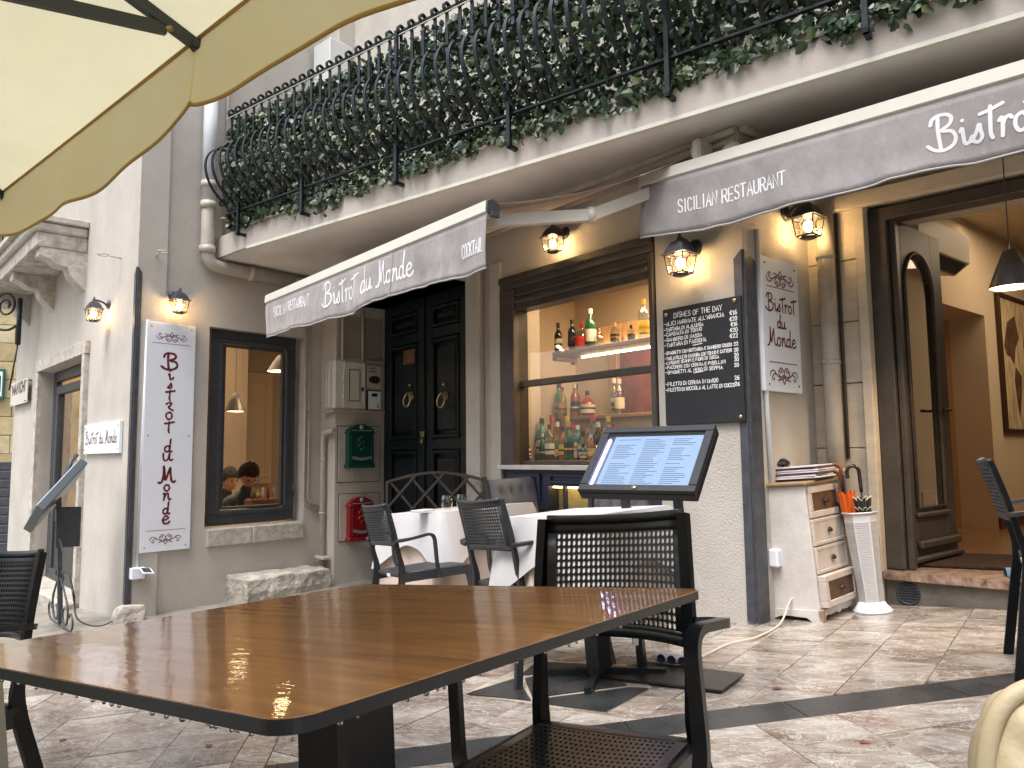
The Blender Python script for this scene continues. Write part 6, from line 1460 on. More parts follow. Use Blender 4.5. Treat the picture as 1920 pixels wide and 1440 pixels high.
# ------------------------------------------------------------------ the wet wooden table
d1 = ray(2037, 870); d2 = ray(-760, 1061); TN = d1.cross(d2).normalized(); TN = TN if TN.z > 0 else -TN
def tp(x, y, o=0.0): return hit(x, y, Vector((0, 0, -.160 + o)), TN)
Bc = tp(1321, 1103); Cc_ = tp(535, 1353); Ac = tp(672, 1089)
ex = (Bc - Cc_).normalized(); ey = TN.cross(ex).normalized(); 
if ey.dot(Ac - Bc) < 0: ey = -ey
LX = (Bc - Cc_).length; LY = LX * 1.02
MT = Matrix.Identity(4)
for i in range(3): MT[i][0] = ex[i]; MT[i][1] = ey[i]; MT[i][2] = TN[i]; MT[i][3] = Cc_[i]
if MT.determinant() < 0:
    pass
def tablewood():
    m = bpy.data.materials.new('wet_wood_laminate'); m.use_nodes = True; n = m.node_tree; b = n.nodes['Principled BSDF']
    tc = n.nodes.new('ShaderNodeTexCoord'); mp = n.nodes.new('ShaderNodeMapping'); mp.inputs['Scale'].default_value = (28, 2.0, 1); n.links.new(tc.outputs['Object'], mp.inputs['Vector'])
    t = n.nodes.new('ShaderNodeTexNoise'); t.inputs['Scale'].default_value = 1.6; t.inputs['Detail'].default_value = 9; t.inputs['Distortion'].default_value = .6; n.links.new(mp.outputs[0], t.inputs['Vector'])
    r_ = n.nodes.new('ShaderNodeValToRGB'); e = r_.color_ramp.elements; e[0].position = .3; e[0].color = (.36, .155, .042, 1); e[1].position = .72; e[1].color = (.66, .30, .088, 1); n.links.new(t.outputs['Fac'], r_.inputs[0]); n.links.new(r_.outputs[0], b.inputs['Base Color'])
    b.inputs['Roughness'].default_value = .3; b.inputs['Coat Weight'].default_value = 1.0; b.inputs['Coat Roughness'].default_value = .015; b.inputs['Coat IOR'].default_value = 1.75
    # water film: long soft ripples and small drops
    mp2 = n.nodes.new('ShaderNodeMapping'); mp2.inputs['Scale'].default_value = (9, 3.2, 1); mp2.inputs['Rotation'].default_value = (0, 0, .5); n.links.new(tc.outputs['Object'], mp2.inputs['Vector'])
    w1 = n.nodes.new('ShaderNodeTexNoise'); w1.inputs['Scale'].default_value = 2.6; w1.inputs['Detail'].default_value = 5; w1.inputs['Roughness'].default_value = .55; n.links.new(mp2.outputs[0], w1.inputs['Vector'])
    w2 = n.nodes.new('ShaderNodeTexNoise'); w2.inputs['Scale'].default_value = 130; w2.inputs['Detail'].default_value = 2; n.links.new(tc.outputs['Object'], w2.inputs['Vector'])
    msk = n.nodes.new('ShaderNodeTexNoise'); msk.inputs['Scale'].default_value = 4; msk.inputs['Detail'].default_value = 3; n.links.new(tc.outputs['Object'], msk.inputs['Vector'])
    mr = n.nodes.new('ShaderNodeMapRange'); mr.inputs['From Min'].default_value = .45; mr.inputs['From Max'].default_value = .65; mr.inputs['To Min'].default_value = 0; mr.inputs['To Max'].default_value = .030; n.links.new(msk.outputs['Fac'], mr.inputs[0])
    mu = n.nodes.new('ShaderNodeMath'); mu.operation = 'MULTIPLY'; n.links.new(w2.outputs['Fac'], mu.inputs[0]); n.links.new(mr.outputs[0], mu.inputs[1])
    ad = n.nodes.new('ShaderNodeMath'); ad.operation = 'ADD'; n.links.new(w1.outputs['Fac'], ad.inputs[0]); n.links.new(mu.outputs[0], ad.inputs[1])
    bp = n.nodes.new('ShaderNodeBump'); bp.inputs['Strength'].default_value = .5; bp.inputs['Distance'].default_value = .0014; n.links.new(ad.outputs[0], bp.inputs['Height']); n.links.new(bp.outputs[0], b.inputs['Coat Normal'])
    return m
M_table = tablewood()
tb = empty('wooden_table', 'rain wet wooden table with a thick black edge in the foreground', 'table', MT)
def rrect(x0, x1, y0, y1, r, n=7):
    out = []
    for cx, cy, a0 in ((x1 - r, y1 - r, 0), (x0 + r, y1 - r, 90), (x0 + r, y0 + r, 180), (x1 - r, y0 + r, 270)):
        for k in range(n + 1): a = R(a0 + 90 * k / n); out.append(Vector((cx + r * math.cos(a), cy + r * math.sin(a), 0)))
    return out
m = MB(); m.prism([v + Vector((0, 0, -.0005)) for v in rrect(.001, LX - .001, .001, LY - .001, .032)], (0, 0, -.0012)); mk('wood_top', m, M_table, tb, local=True)
m = MB(); m.prism([v + Vector((0, 0, -.0018)) for v in rrect(0, LX, 0, LY, .033)], (0, 0, -.0125)); mk('black_core', m, M_resin, tb, local=True)
rr3 = random.Random(8); M_water = mat('water_drop', (.8, .85, .9), .02, trans=1.0, ior=1.33)
m = MB()
for k in range(46):
    t = rr3.random(); 
    if k < 26: x, y = .004, LY * t
    else: x, y = LX * t, .004
    m.sphere((x, y, -.0165), rr3.uniform(.0012, .0028), 8, 6, (1, 1, 1.1))
o = mk('hanging_drops', m, M_water, tb, local=True); o['kind'] = 'stuff'
cxm, cym = LX / 2, LY / 2
m = MB(); m.box(MT.to_3x3().to_4x4() if False else I4, cxm - .055, cxm + .055, cym - .055, cym + .055, -.70, -.03, .01); mk('pedestal', m, M_black, tb, local=True)
m = MB(); m.box(I4, cxm - .16, cxm + .16, cym - .16, cym + .16, -.032, -.0145, .004); mk('mounting_plate', m, M_black, tb, local=True)
for dx, dy in ((1, 0), (-1, 0), (0, 1), (0, -1)):
    m = MB(); m.prism([Vector((cxm + dx * .05, cym + dy * .05, -.034)), Vector((cxm + dx * .15, cym + dy * .15, -.034)), Vector((cxm + dx * .13, cym + dy * .13, -.06)), Vector((cxm + dx * .05, cym + dy * .05, -.13))], Vector((dy, dx, 0)) * .02); mk('gusset', m, M_black, tb, local=True)
m = MB(); m.box(I4, cxm - .22, cxm + .22, cym - .22, cym + .22, -.735, -.715, .006); mk('base_plate', m, M_black, tb, local=True)

# ------------------------------------------------------------------ tables with cloths
M_cloth = mat('white_tablecloth', (.47, .465, .48), .85, var=.05, vscale=3, bump=.15, bscale=7, dist=.03, sheen=.2)
M_peach = mat('beige_undercloth', (.52, .42, .36), .85, var=.06, vscale=3, bump=.15, bscale=7, dist=.03, sheen=.2)
M_sage = mat('sage_tablecloth', (.36, .34, .25), .9, var=.06, bump=.15, bscale=300, dist=.002, sheen=.2)
def skirt(M, x0, x1, y0, y1, zt, zb_, amp, waves, seed, drop=None, flare=.03):
    """cloth over a rectangle hanging to zb; drop(a)->bottom height by perimeter fraction"""
    m = MB(); per = [(x0, y0), (x1, y0), (x1, y1), (x0, y1)]; P_ = []; rs = random.Random(seed); ph = rs.uniform(0, 6)
    n_side = 22
    for i in range(4):
        a, b = per[i], per[(i + 1) % 4]
        for k in range(n_side): P_.append((a[0] + (b[0] - a[0]) * k / n_side, a[1] + (b[1] - a[1]) * k / n_side, i, k / n_side))
    N = len(P_); rows = 9; cx, cy = (x0 + x1) / 2, (y0 + y1) / 2; vs = []
    for j in range(rows + 1):
        t = j / rows
        for idx, (x, y, side, f) in enumerate(P_):
            corner = (min(f, 1 - f) * 2); nx_, ny_ = [(0, -1), (1, 0), (0, 1), (-1, 0)][side]
            if f < .001: nx_, ny_ = (x - cx), (y - cy); l = math.hypot(nx_, ny_); nx_ /= l; ny_ /= l
            wv = math.sin(idx / N * 2 * math.pi * waves + ph) * .6 + math.sin(idx / N * 2 * math.pi * waves * 1.7 + ph * 2) * .4
            off = t ** .8 * (flare + amp * wv + .05 * (1 - corner) ** 3 * (flare / .03)) ; zz = zt + ((drop(side, f) if drop else zb_) - zt) * t
            vs.append(M @ Vector((x + nx_ * off, y + ny_ * off, zz)))
    fs = [(j * N + i, j * N + (i + 1) % N, (j + 1) * N + (i + 1) % N, (j + 1) * N + i) for j in range(rows) for i in range(N)]
    m.add(vs, fs, True); m.add([M @ Vector((x, y, zt + .0005)) for x, y in per], [(0, 1, 2, 3)]); return m
def cloth_table(M, wx, wy, label, clabel, tlabel, grp):
    t = empty('draped_table', label, 'table', M, 'draped restaurant tables')
    m = MB(); m.box(I4, 0.02, wx - .02, .02, wy - .02, .72, .742); mk('tabletop', m, M_wood, t, local=True)
    m = MB(); m.box(I4, wx / 2 - .04, wx / 2 + .04, wy / 2 - .04, wy / 2 + .04, .02, .719); mk('pedestal', m, M_iron, t, local=True)
    m = MB()
    for a in range(4): m.bar([(wx / 2, wy / 2, .03), (wx / 2 + .3 * math.cos(a * math.pi / 2 + .6), wy / 2 + .3 * math.sin(a * math.pi / 2 + .6), .02)], .04, .03, (0, 0, 1))
    mk('foot', m, M_iron, t, local=True)
    m = skirt(I4, 0, wx, 0, wy, .744, .33 if wx < .65 else .06, .022, 13, 3); u = top_local('undercloth', m, M_peach, M, clabel, 'tablecloth', 'beige undercloths')
    dr_ = lambda s_, f: .744 - (.20 + .17 * abs(2 * f - 1) ** 1.5)
    m = skirt(I4, -.012, wx + .012, -.012, wy + .012, .7475, .5, .012, 7, 9, dr_, .04); top_local('tablecloth', m, M_cloth, M, tlabel, 'tablecloth', 'white tablecloths')
def top_local(name, m, material, M, label, cat, group=None):
    o = mk(name, m, material); o.matrix_world = M; o['label'] = label; o['category'] = cat
    if group: o['group'] = group
    return o
def tabM(corner, zt=.75):
    # x runs along -F.d (towards the viewer's right), y towards the facade
    up = GN.normalized(); xx = (-F.d - up * (-F.d).dot(up)).normalized(); yy = up.cross(xx); M = Matrix.Identity(4)
    if yy.dot(-F.o) < 0: yy = -yy
    for i in range(3): M[i][0] = xx[i]; M[i][1] = yy[i]; M[i][2] = up[i]; M[i][3] = (corner - up * zt)[i]
    return M
T1 = gnd(722, 964, .745); M1 = tabM(T1)
T2 = gnd(948, 969, .745); M2 = tabM(T2)
cloth_table(M1, .72, .75, 'square table draped to the ground before the green door', 'beige undercloth hanging to the ground from the table before the green door', 'white cloth on the table before the green door, corners hanging low', 0)
cloth_table(M2, .60, .46, 'table draped to the ground before the bar window', 'beige undercloth hanging to the ground from the table before the bar window', 'white cloth on the table before the bar window', 0)
# tumblers, napkins, cutlery
def at_table(x, y): return gnd(x, y, .752)
for i, (x, y) in enumerate(((838, 957), (866, 955))):
    p = at_table(x, y) + Vector((0, 0, .002)); m = MB(); m.lathe(Matrix.Translation(p), [(.001, .002), (.024, 0), (.033, .025), (.037, .05), (.035, .078), (.030, .095)], 18, True, False); m.lathe(Matrix.Translation(p), [(.001, .008), (.022, .008), (.031, .027), (.035, .05), (.033, .078), (.029, .095)], 18, True, False)
    top('tumbler', m, M_clear, '%s of the two upturned clear tumblers on the draped table' % ('left' if i == 0 else 'right'), 'glass', 'tumblers on the draped table')
for i, (x, y, a) in enumerate(((793, 960, .3), (912, 957, .2))):
    p = at_table(x, y) + Vector((0, 0, .003)); m = MB(); m.box(Matrix.Translation(p) @ RZ(R(50) + a), -.09, .09, -.045, .045, 0, .012, .004); top('napkin', m, M_cloth, 'folded white napkin %s' % ('left of the tumblers' if i == 0 else 'right of the tumblers'), 'napkin', 'folded napkins')
# left foreground table with sage cloth
Ts = hz(30, 1131, -.29); az = R(212)
Ms = Matrix.Translation(Vector((Ts.x, Ts.y, 0))) @ RZ(R(148)) ; 
Ms = ground_M(Ts.x, Ts.y, R(-60)); hcl = (Ts - Vector((Ts.x, Ts.y, gz(Ts.x, Ts.y)))).z
xx = Matrix.Identity(4)
t = empty('draped_table', 'table under a sage cloth at the lower left edge', 'table', Ms, 'draped restaurant tables')
m = MB(); m.box(I4, -.7, -.01, .02, .8, hcl - .03, hcl - .006); mk('tabletop', m, M_wood, t, local=True)
m = MB(); m.box(I4, -.40, -.32, .36, .44, 0, hcl - .032); mk('pedestal', m, M_iron, t, local=True)
m = skirt(I4, -.72, 0, 0, .82, hcl, .06, .014, 11, 4, None, .015); top_local('tablecloth', m, M_sage, Ms, 'sage green cloth with a crimped edge at the lower left', 'tablecloth')
# lattice bench before the green door
def zx(x, y, dist):       # point at a given forward distance on the picture ray
    d = ray(x, y); return d * (dist / d.y)
a = zx(727, 906, 6.7); b = zx(928, 904, 6.05); BW = Wall(a, d=Vector((b.x - a.x, b.y - a.y, 0))); Lb_ = Vector((b.x - a.x, b.y - a.y, 0)).length; z0b = (a.z + b.z) / 2
ls = empty('lattice_bench', 'brown iron bench with an arched lattice back in front of the green door', 'bench', Matrix.Translation(BW.p(Lb_ / 2, gz(a.x, a.y))))
gb = gz(BW.p(Lb_ / 2, 0).x, BW.p(Lb_ / 2, 0).y); M_rust = mat('rust_brown_iron', (.055, .042, .034), .5, .4, var=.3)
archf = lambda s: z0b + .085 * math.sin(math.pi * s / Lb_)
m = MB(); m.bar([BW.p(Lb_ * k / 20, archf(Lb_ * k / 20)) for k in range(21)], .022, .02, (0, 0, 1)); mk('top_arch', m, M_rust, ls)
for s in (0, Lb_): m = MB(); m.bar([BW.p(s, gb), BW.p(s, z0b + .005)], .03, .025, BW.d); mk('post', m, M_rust, ls)
zlow = z0b - .30
cells = 4; wc = Lb_ / cells
for k in range(-1, cells + 1):
    for sg in (1, -1):
        pts = []
        for q in range(25):
            tt = q / 24; s = (k + .5) * wc + sg * (tt - .5) * wc * 1.6; z = zlow + (.40) * tt
            if 0 <= s <= Lb_ and z <= archf(s): pts.append(BW.p(s, z, .004 * sg))
        if len(pts) > 2: m = MB(); m.bar(pts[::len(pts) - 1] if len(pts) > 1 else pts, .022, .006, (0, 0, 1) if False else BW.d); mk('lattice_bar', m, M_rust, ls)
m = MB(); m.bar([BW.p(0, zlow), BW.p(Lb_, zlow)], .025, .02, (0, 0, 1)); m.box(BW.M(0, 0, 0), 0, Lb_, .0, .4, gb + .42, gb + .45); mk('seat', m, M_rust, ls)
# tufted armchairs behind the right draped table
M_tuft = mat('grey_tufted_velvet', (.11, .11, .125), .85, var=.15, bump=.1, sheen=.5)
def tufted(pc, az, label, w_=.5):
    M = ground_M(pc.x, pc.y, az); r = empty('tufted_armchair', label, 'armchair', M, 'grey tufted armchairs')
    def f(u, v):
        x = (u - .5) * w_; z = .45 + .47 * v; b_ = 0
        for i in range(4):
            for j in range(3):
                cx = (i + .5 + (.5 if j % 2 else 0)) / 4.5; cz = (j + .6) / 3.3; b_ += .03 * math.exp(-(((u - cx) / .06) ** 2 + ((v - cz) / .08) ** 2))
        th = .05 * (1 - (2 * u - 1) ** 8) * (1 - (2 * v - 1) ** 8); return Vector((x, -.22 - .14 * v + th - b_, z))
    m = MB(); m.grid(f, 40, 36); m.grid(lambda u, v: Vector(((u - .5) * w_, -.225 - .14 * v, .45 + .47 * v)), 4, 4); mk('tufted_back', m, M_tuft, r, local=True)
    m = MB(); m.box(I4, -w_ / 2, w_ / 2, -.2, .25, .38, .48, .03); mk('seat', m, M_tuft, r, local=True)
    m = MB()
    for sg in (-1, 1):
        m.bar(smooth_path([(sg * (w_ / 2 + .02), -.25, 0), (sg * (w_ / 2 + .02), -.24, .45), (sg * (w_ / 2 + .02), -.3, .75), (sg * (w_ / 2 + .02), -.37, .94)], 4), .035, .03, (0, 1, 0))
        m.bar([(sg * (w_ / 2 + .02), .24, 0), (sg * (w_ / 2 + .02), .22, .63)], .035, .03, (0, 1, 0)); m.bar([(sg * (w_ / 2 + .02), .25, .64), (sg * (w_ / 2 + .02), -.3, .66)], .03, .04, (0, 0, 1))
    mk('wooden_frame', m, M_black, r, local=True)
    m = MB()
    for k in range(3): m.bar([(-w_ / 2, -.30, .5 + .12 * k), (w_ / 2, -.30, .5 + .12 * k)], .02, .015, (0, 0, 1))
    mk('back_slat', m, M_black, r, local=True)
pa_ = zx(1000, 900, 5.35); tufted(pa_, R(165), 'grey tufted armchair left of the menu stand, behind the draped table', .36)
pa_ = zx(1155, 900, 4.75); tufted(pa_, R(205), 'grey tufted armchair half hidden behind the menu stand legs', .38)

# ------------------------------------------------------------------ menu stand (light box)
c0 = Vector((.517, 2.955, -.014)); yaw = -.585; tilt = .766; Wb_, Hb_ = .475, .357
rr_ = Vector((math.cos(yaw), math.sin(yaw), 0)); nn_ = Vector((math.sin(yaw), -math.cos(yaw), 0)); up_ = Vector((0, 0, 1)) * math.sin(tilt) - nn_ * math.cos(tilt); fc = rr_.cross(up_).normalized()
MB_ = Matrix.Identity(4)
for i in range(3): MB_[i][0] = rr_[i]; MB_[i][1] = up_[i]; MB_[i][2] = fc[i]; MB_[i][3] = c0[i]
ms = empty('menu_stand', 'black menu stand with a lit white display under glass', 'menu stand', Matrix.Translation(gnd(1262, 1280)))
w2, h2 = Wb_ / 2, Hb_ / 2; ins = .034
m = MB(); m.box(MB_, -w2, w2, -h2, h2, -.05, -.012, .004); mk('display_case', m, M_navy if False else M_resin, ms)
m = MB(); m.box(MB_, -w2, w2, -h2, -h2 + ins, -.012, .004, .003); m.box(MB_, -w2, w2, h2 - ins, h2, -.012, .004, .003); m.box(MB_, -w2, -w2 + ins, -h2 + ins, h2 - ins, -.012, .004, .003); m.box(MB_, w2 - ins, w2, -h2 + ins, h2 - ins, -.012, .004, .003); mk('display_frame', m, M_resin, ms)
m = MB(); m.box(MB_, -w2 + ins + .03, w2 - ins, -h2 + ins, h2 - ins - .014, -.011, -.008); mk('lit_menu_sheet', m, mat('backlit_paper', (.05, .07, .10), .5, emit=.27, ecol=(.32, .54, .92), var=0), ms)
m = MB(); rt_x = random.Random(2)
for col in range(3):
    xc = -w2 + ins + .05 + col * .118
    for k in range(24):
        y = h2 - ins - .035 - k * .0104
        if rt_x.random() < .1: continue
        m.box(MB_, xc, xc + .098 * rt_x.uniform(.5, 1), y, y + .0034, -.0079, -.0076)
mk('menu_print', m, mat('grey_print', (.03, .05, .09), .7, emit=.07, ecol=(.2, .4, .8)), ms)
m = MB(); m.box(MB_, -w2 + ins + .006, -w2 + ins + .014, -h2 + ins, h2 - ins - .03, -.010, -.004); mk('led_strip', m, mat('blue_white_led', (.7, .7, 1), .5, emit=7, ecol=(.45, .45, 1)), ms)
m = MB(); m.box(MB_, -w2 + ins, w2 - ins, -h2 + ins, h2 - ins, -.003, -.001); mk('cover_glass', m, glass_mat('cover_glass', (1, 1, 1), .02, .4), ms)
m = MB(); m.lathe(MB_ @ T(.0, -h2 + ins / 2, .004), [(.011, 0), (.010, .004), (.001, .005)], 12); mk('lock', m, M_brass, ms)
for (xb, yb, xt, yt) in ((1206, 1264, 1177, 915), (1308, 1275, 1274, 915)):
    f_ = gnd(xb, yb); g_ = zx(xt, yt, f_.y - .02); m = MB(); tpnt = Vector((f_.x + GN.x * .95, f_.y + GN.y * .95, f_.z)) ; tpnt = f_ + GN.normalized() * .90; m.bar([f_, tpnt], .035, .03, rr_); mk('leg', m, M_resin, ms)
m = MB(); m.prism([gnd(x, y, .009) for x, y in ((1128, 1272), (1206, 1242), (1396, 1266), (1353, 1298))], (0, 0, .008)); mk('base_plate', m, M_resin, ms)
m = MB(); q0 = gnd(1206, 1264) + GN.normalized() * .15; m.box(Matrix.Translation(q0), -.035, -.01, -.03, .0, -.02, .09, .004); mk('adapter', m, M_white, ms)
# second menu stand far left, seen edge-on
f_ = gnd(113, 1176); st2 = empty('menu_stand', 'grey menu light box on a scrolled iron stand, seen from its side at the left', 'menu stand', Matrix.Translation(f_))
up2 = GN.normalized(); m = MB(); m.bar([f_ + up2 * .03, f_ + up2 * 1.15], .035, .035, F2.d); mk('pole', m, M_grey, st2)
d_ = f_.y; pl_ = zx(62, 975, d_ - .25); ph_ = zx(145, 885, d_ + .15); ax = (ph_ - pl_).normalized(); sd = Vector((ax.y, -ax.x, 0)).normalized(); 
sd = Matrix.Rotation(R(-9), 3, 'Z') @ Vector((pl_.x, pl_.y, 0)).normalized(); nb2 = ax.cross(sd).normalized(); sd = nb2.cross(ax).normalized(); M2_ = Matrix.Identity(4); ctr = (pl_ + ph_) / 2; ln = (ph_ - pl_).length
for i in range(3): M2_[i][0] = sd[i]; M2_[i][1] = ax[i]; M2_[i][2] = nb2[i]; M2_[i][3] = ctr[i]
if M2_.determinant() < 0: M2_ = M2_ @ Matrix.Diagonal((-1, 1, 1, 1))
m = MB(); m.box(M2_, -.22, .22, -ln / 2, ln / 2, -.035, .035, .006); mk('light_box', m, mat('steel_grey_case', (.10, .12, .13), .35, .3), st2)
sgn = 1 if (M2_.to_3x3() @ Vector((0, 0, 1))).z > 0 else -1
m = MB(); m.box(M2_, -.19, .19, -ln / 2 + .03, ln / 2 - .03, sgn * .036, sgn * .040); mk('lit_menu_sheet', m, mat('cold_lit_sheet', (.6, .7, .8), .4, emit=.5, ecol=(.6, .75, 1)), st2)
m = MB(); m.tube([M2_ @ Vector((0, ln / 2 - .1, sgn * .04)), M2_ @ Vector((0, ln / 2 + .06, sgn * .10)), M2_ @ Vector((0, ln / 2 + .14, sgn * .1))], .018, 8); mk('lamp_arm', m, M_grey, st2)
m = MB(); pm = f_ + up2 * .82; m.box(Matrix.Translation(pm) @ RZ(R(30)), -.02, .16, -.02, .02, -.16, .18, .006); mk('bracket_plate', m, M_frame, st2)
def spiral(c, ux, uz, r0, turns, n=26, sgn_=1):
    return [c + ux * (math.cos(a * sgn_) * r0 * (1 - .75 * k / n)) + uz * (math.sin(a) * r0 * (1 - .75 * k / n)) for k in range(n + 1) for a in [2 * math.pi * turns * k / n]]
for sg in (-1, 1):
    m = MB(); ux = F2.d * sg; 
    m.tube(smooth_path([f_ + up2 * .42, f_ + up2 * .36 + ux * .1, f_ + up2 * .20 + ux * .26, f_ + up2 * .06 + ux * .22, f_ + up2 * .05 + ux * .12, f_ + up2 * .12 + ux * .08, f_ + up2 * .17 + ux * .13], 5), .009, 6)
    m.tube(smooth_path([f_ + up2 * .34, f_ + up2 * .44 + ux * .03, f_ + up2 * .47 + ux * .10, f_ + up2 * .42 + ux * .13, f_ + up2 * .38 + ux * .09], 5), .007, 6); 
    m.tube(smooth_path([f_ + up2 * .02 + ux * .0, f_ + up2 * .02 + ux * .34, f_ + up2 * .1 + ux * .42, f_ + up2 * .16 + ux * .36, f_ + up2 * .12 + ux * .30], 5), .008, 6); mk('iron_scroll', m, M_grey, st2)
m = MB(); a_ = L.w(262, 1086, .05); cpts = [a_, gnd(255, 1120, .02), gnd(205, 1168, .02), gnd(150, 1165, .25), gnd(135, 1100, .55), f_ + up2 * .75]; m.tube(smooth_path(cpts, 6), .006, 6); top('power_cable', m, M_black, 'thin black cable hanging from the left menu stand to the wall socket', 'cable')

# power cord and multi socket by the menu stand
m = MB(); cp = [cord0, cord0 + Vector((.02, -.02, -.12)), gnd(1480, 1130, .10), gnd(1462, 1170, .012), gnd(1420, 1194, .012), gnd(1370, 1206, .012), gnd(1335, 1222, .012), gnd(1300, 1240, .02)]
m.tube(smooth_path(cp, 8), .005, 8); top('extension_lead', m, mat('cream_cable', (.6, .52, .42), .5), 'cream power cord from the wall socket across the tiles to the menu stand', 'cord')
q = gnd(1255, 1243, .02); e = empty('socket_strip', 'white multiple socket lying on the base of the menu stand', 'socket strip', Matrix.Translation(q)); Mq = Matrix.Translation(q) @ RZ(-.55)
m = MB(); m.box(Mq, -.075, .095, -.025, .025, 0, .045, .015); mk('housing', m, M_white, e)
m = MB()
for k in range(3): m.lathe(Mq @ T(-.03 + k * .05, -.0255, .022) @ Matrix.Rotation(R(90), 4, 'X'), [(.001, .001), (.016, .001), (.019, .003), (.02, 0)], 12)
mk('socket_hole', m, M_navy, e)
m = MB(); m.tube(smooth_path([q + Vector((.0, .02, .05)), q + Vector((.0, .03, .12)), gnd(1235, 1190, .06), gnd(1213, 1165, .03)], 6), .003, 6); mk('thin_lead', m, M_white, e)

# ------------------------------------------------------------------ white drawer unit
M_shabby = mat('shabby_white_paint', (.58, .55, .52), .55, var=.12, vscale=7, bump=.1, bscale=40)
M_shab2 = mat('dusty_beige_paint', (.50, .44, .40), .6, var=.15, vscale=9, bump=.1)
M_dkwood = mat('brown_wood_inset', (.10, .055, .03), .6, var=.3, vscale=12, stretch=(1, 1, 6))
b0 = gnd(1480, 1163); b1 = gnd(1543, 1168); b2 = gnd(1606, 1141)
xd = Vector((b2.x - b1.x, b2.y - b1.y, 0)); wc_ = xd.length; xd.normalize(); up = GN.normalized()
xa = (xd - up * xd.dot(up)).normalized(); ya = up.cross(xa)
if ya.dot(b0 - b1) < 0: ya = -ya
MC = Matrix.Identity(4)
for i in range(3): MC[i][0] = xa[i]; MC[i][1] = ya[i]; MC[i][2] = up[i]; MC[i][3] = b1[i]
dep = .30; hc = None
# height from the picture
d_ = ray(1524, 905); hc = .86
for hh in [x * .005 for x in range(120, 200)]:
    q = pix(b1 + up * hh)
    if q[1] < 903: hc = hh; break
db = empty('drawer_unit', 'shabby white four drawer unit with brown insets beside the umbrella stand', 'drawer unit', MC)
inv_ = Matrix.Identity(4); mir = MC.determinant() < 0
m = MB(); m.box(I4, 0.01, wc_ - .01, .012, dep, .05, hc - .02, .004); mk('carcass', m, M_shabby, db, local=True)
m = MB(); m.box(I4, -.01, wc_ + .01, -.01, dep + .01, hc - .02, hc, .005); mk('cabinet_top', m, mat('worn_wood_top', (.30, .20, .12), .5, var=.2), db, local=True)
m = MB(); pts = [Vector((0, 0, 0)), Vector((.03, 0, 0))] + [Vector((.03 + (wc_ - .06) * k / 10, 0, .018 + .014 * abs(math.sin(k * math.pi / 2.5)))) for k in range(11)] + [Vector((wc_ - .03, 0, 0)), Vector((wc_, 0, 0)), Vector((wc_, 0, .06)), Vector((0, 0, .06))]
m.prism(pts, (0, .02, 0)); m.prism([Vector((0, .021, 0)), Vector((0, .06, 0)), Vector((0, .09, .02)), Vector((0, .2, .025)), Vector((0, dep - .05, .02)), Vector((0, dep, 0)), Vector((0, dep, .06)), Vector((0, .021, .06))], (.015, 0, 0)); mk('plinth', m, M_shabby, db, local=True)
m = MB(); m.box(I4, .0, .04, -.004, .02, .0, .065, .004); mk('worn_foot', m, mat('bare_worn_wood', (.33, .2, .12), .7, var=.3), db, local=True)
zs = [.07, .07 + (hc - .1) * .27, .07 + (hc - .1) * .50, .07 + (hc - .1) * .73, hc - .03]
for k in range(4):
    z0_, z1_ = zs[k] + .004, zs[k + 1] - .004; pull = -.03 if k == 0 else 0
    m = MB(); frame_rect(m, I4, .025, wc_ - .02, z0_, z1_, .035 if k in (0, 3) else .02, pull - .004, .012, .003)
    if k in (1, 2): m.box(I4, .045, wc_ - .04, pull + .0, .012, z0_ + .02, z1_ - .02)
    dq = mk('drawer', m, M_shab2, db, local=True)
    if k in (0, 3): m = MB(); m.box(I4, .06, wc_ - .055, pull + .004, .01, z0_ + .035, z1_ - .035); mk('wood_inset', m, M_dkwood, dq, local=True)
    cx = (wc_ + .0) / 2; zc = (z0_ + z1_) / 2; m = MB()
    def cup(u, v): a = math.pi * u; b = math.pi / 2 * v; return Vector((cx + .024 * math.cos(a) * 1.0, pull - .004 - .016 * math.sin(b) * math.sin(a) - .002, zc - .008 + .024 * math.sin(a) * math.cos(b)))
    m.grid(cup, 12, 6); m.sphere((cx, pull - .012, zc), .012, 8, 6); mk('handle', m, M_iron, dq, local=True)
# menus stacked on top
rm_ = random.Random(6)
for k in range(8):
    Mk = MC @ T(wc_ * .5 + rm_.uniform(-.012, .012), .13 + rm_.uniform(-.012, .012), hc + .002 + k * .0105) @ RZ(rm_.uniform(-.12, .12))
    m = MB(); m.box(Mk, -.115, .115, -.155, .155, 0, .0085, .002); top('menu_folder', m, mat('white_menu_cover', (.62, .6, .64), .5) if k % 3 else mat('dark_menu_cover', (.10, .05, .06), .5), 'menu folder in the stack on the drawer unit, %s from the bottom' % ['first', 'second', 'third', 'fourth', 'fifth', 'sixth', 'seventh', 'top one, eighth'][k], 'menu', 'menus stacked on the drawer unit')
Mh = MC @ T(wc_ * .45, .24, hc)
m = MB(); m.lathe(Mh @ T(0, .02, .095), [(.085, 0), (.08, .02), (.055, .04), (.001, .05)], 20); m.lathe(Mh @ T(0, .02, .003), [(.05, 0), (.05, .095)], 16); top('black_bowl', m, M_black, 'round black domed object behind the stack of menus', 'bowl')
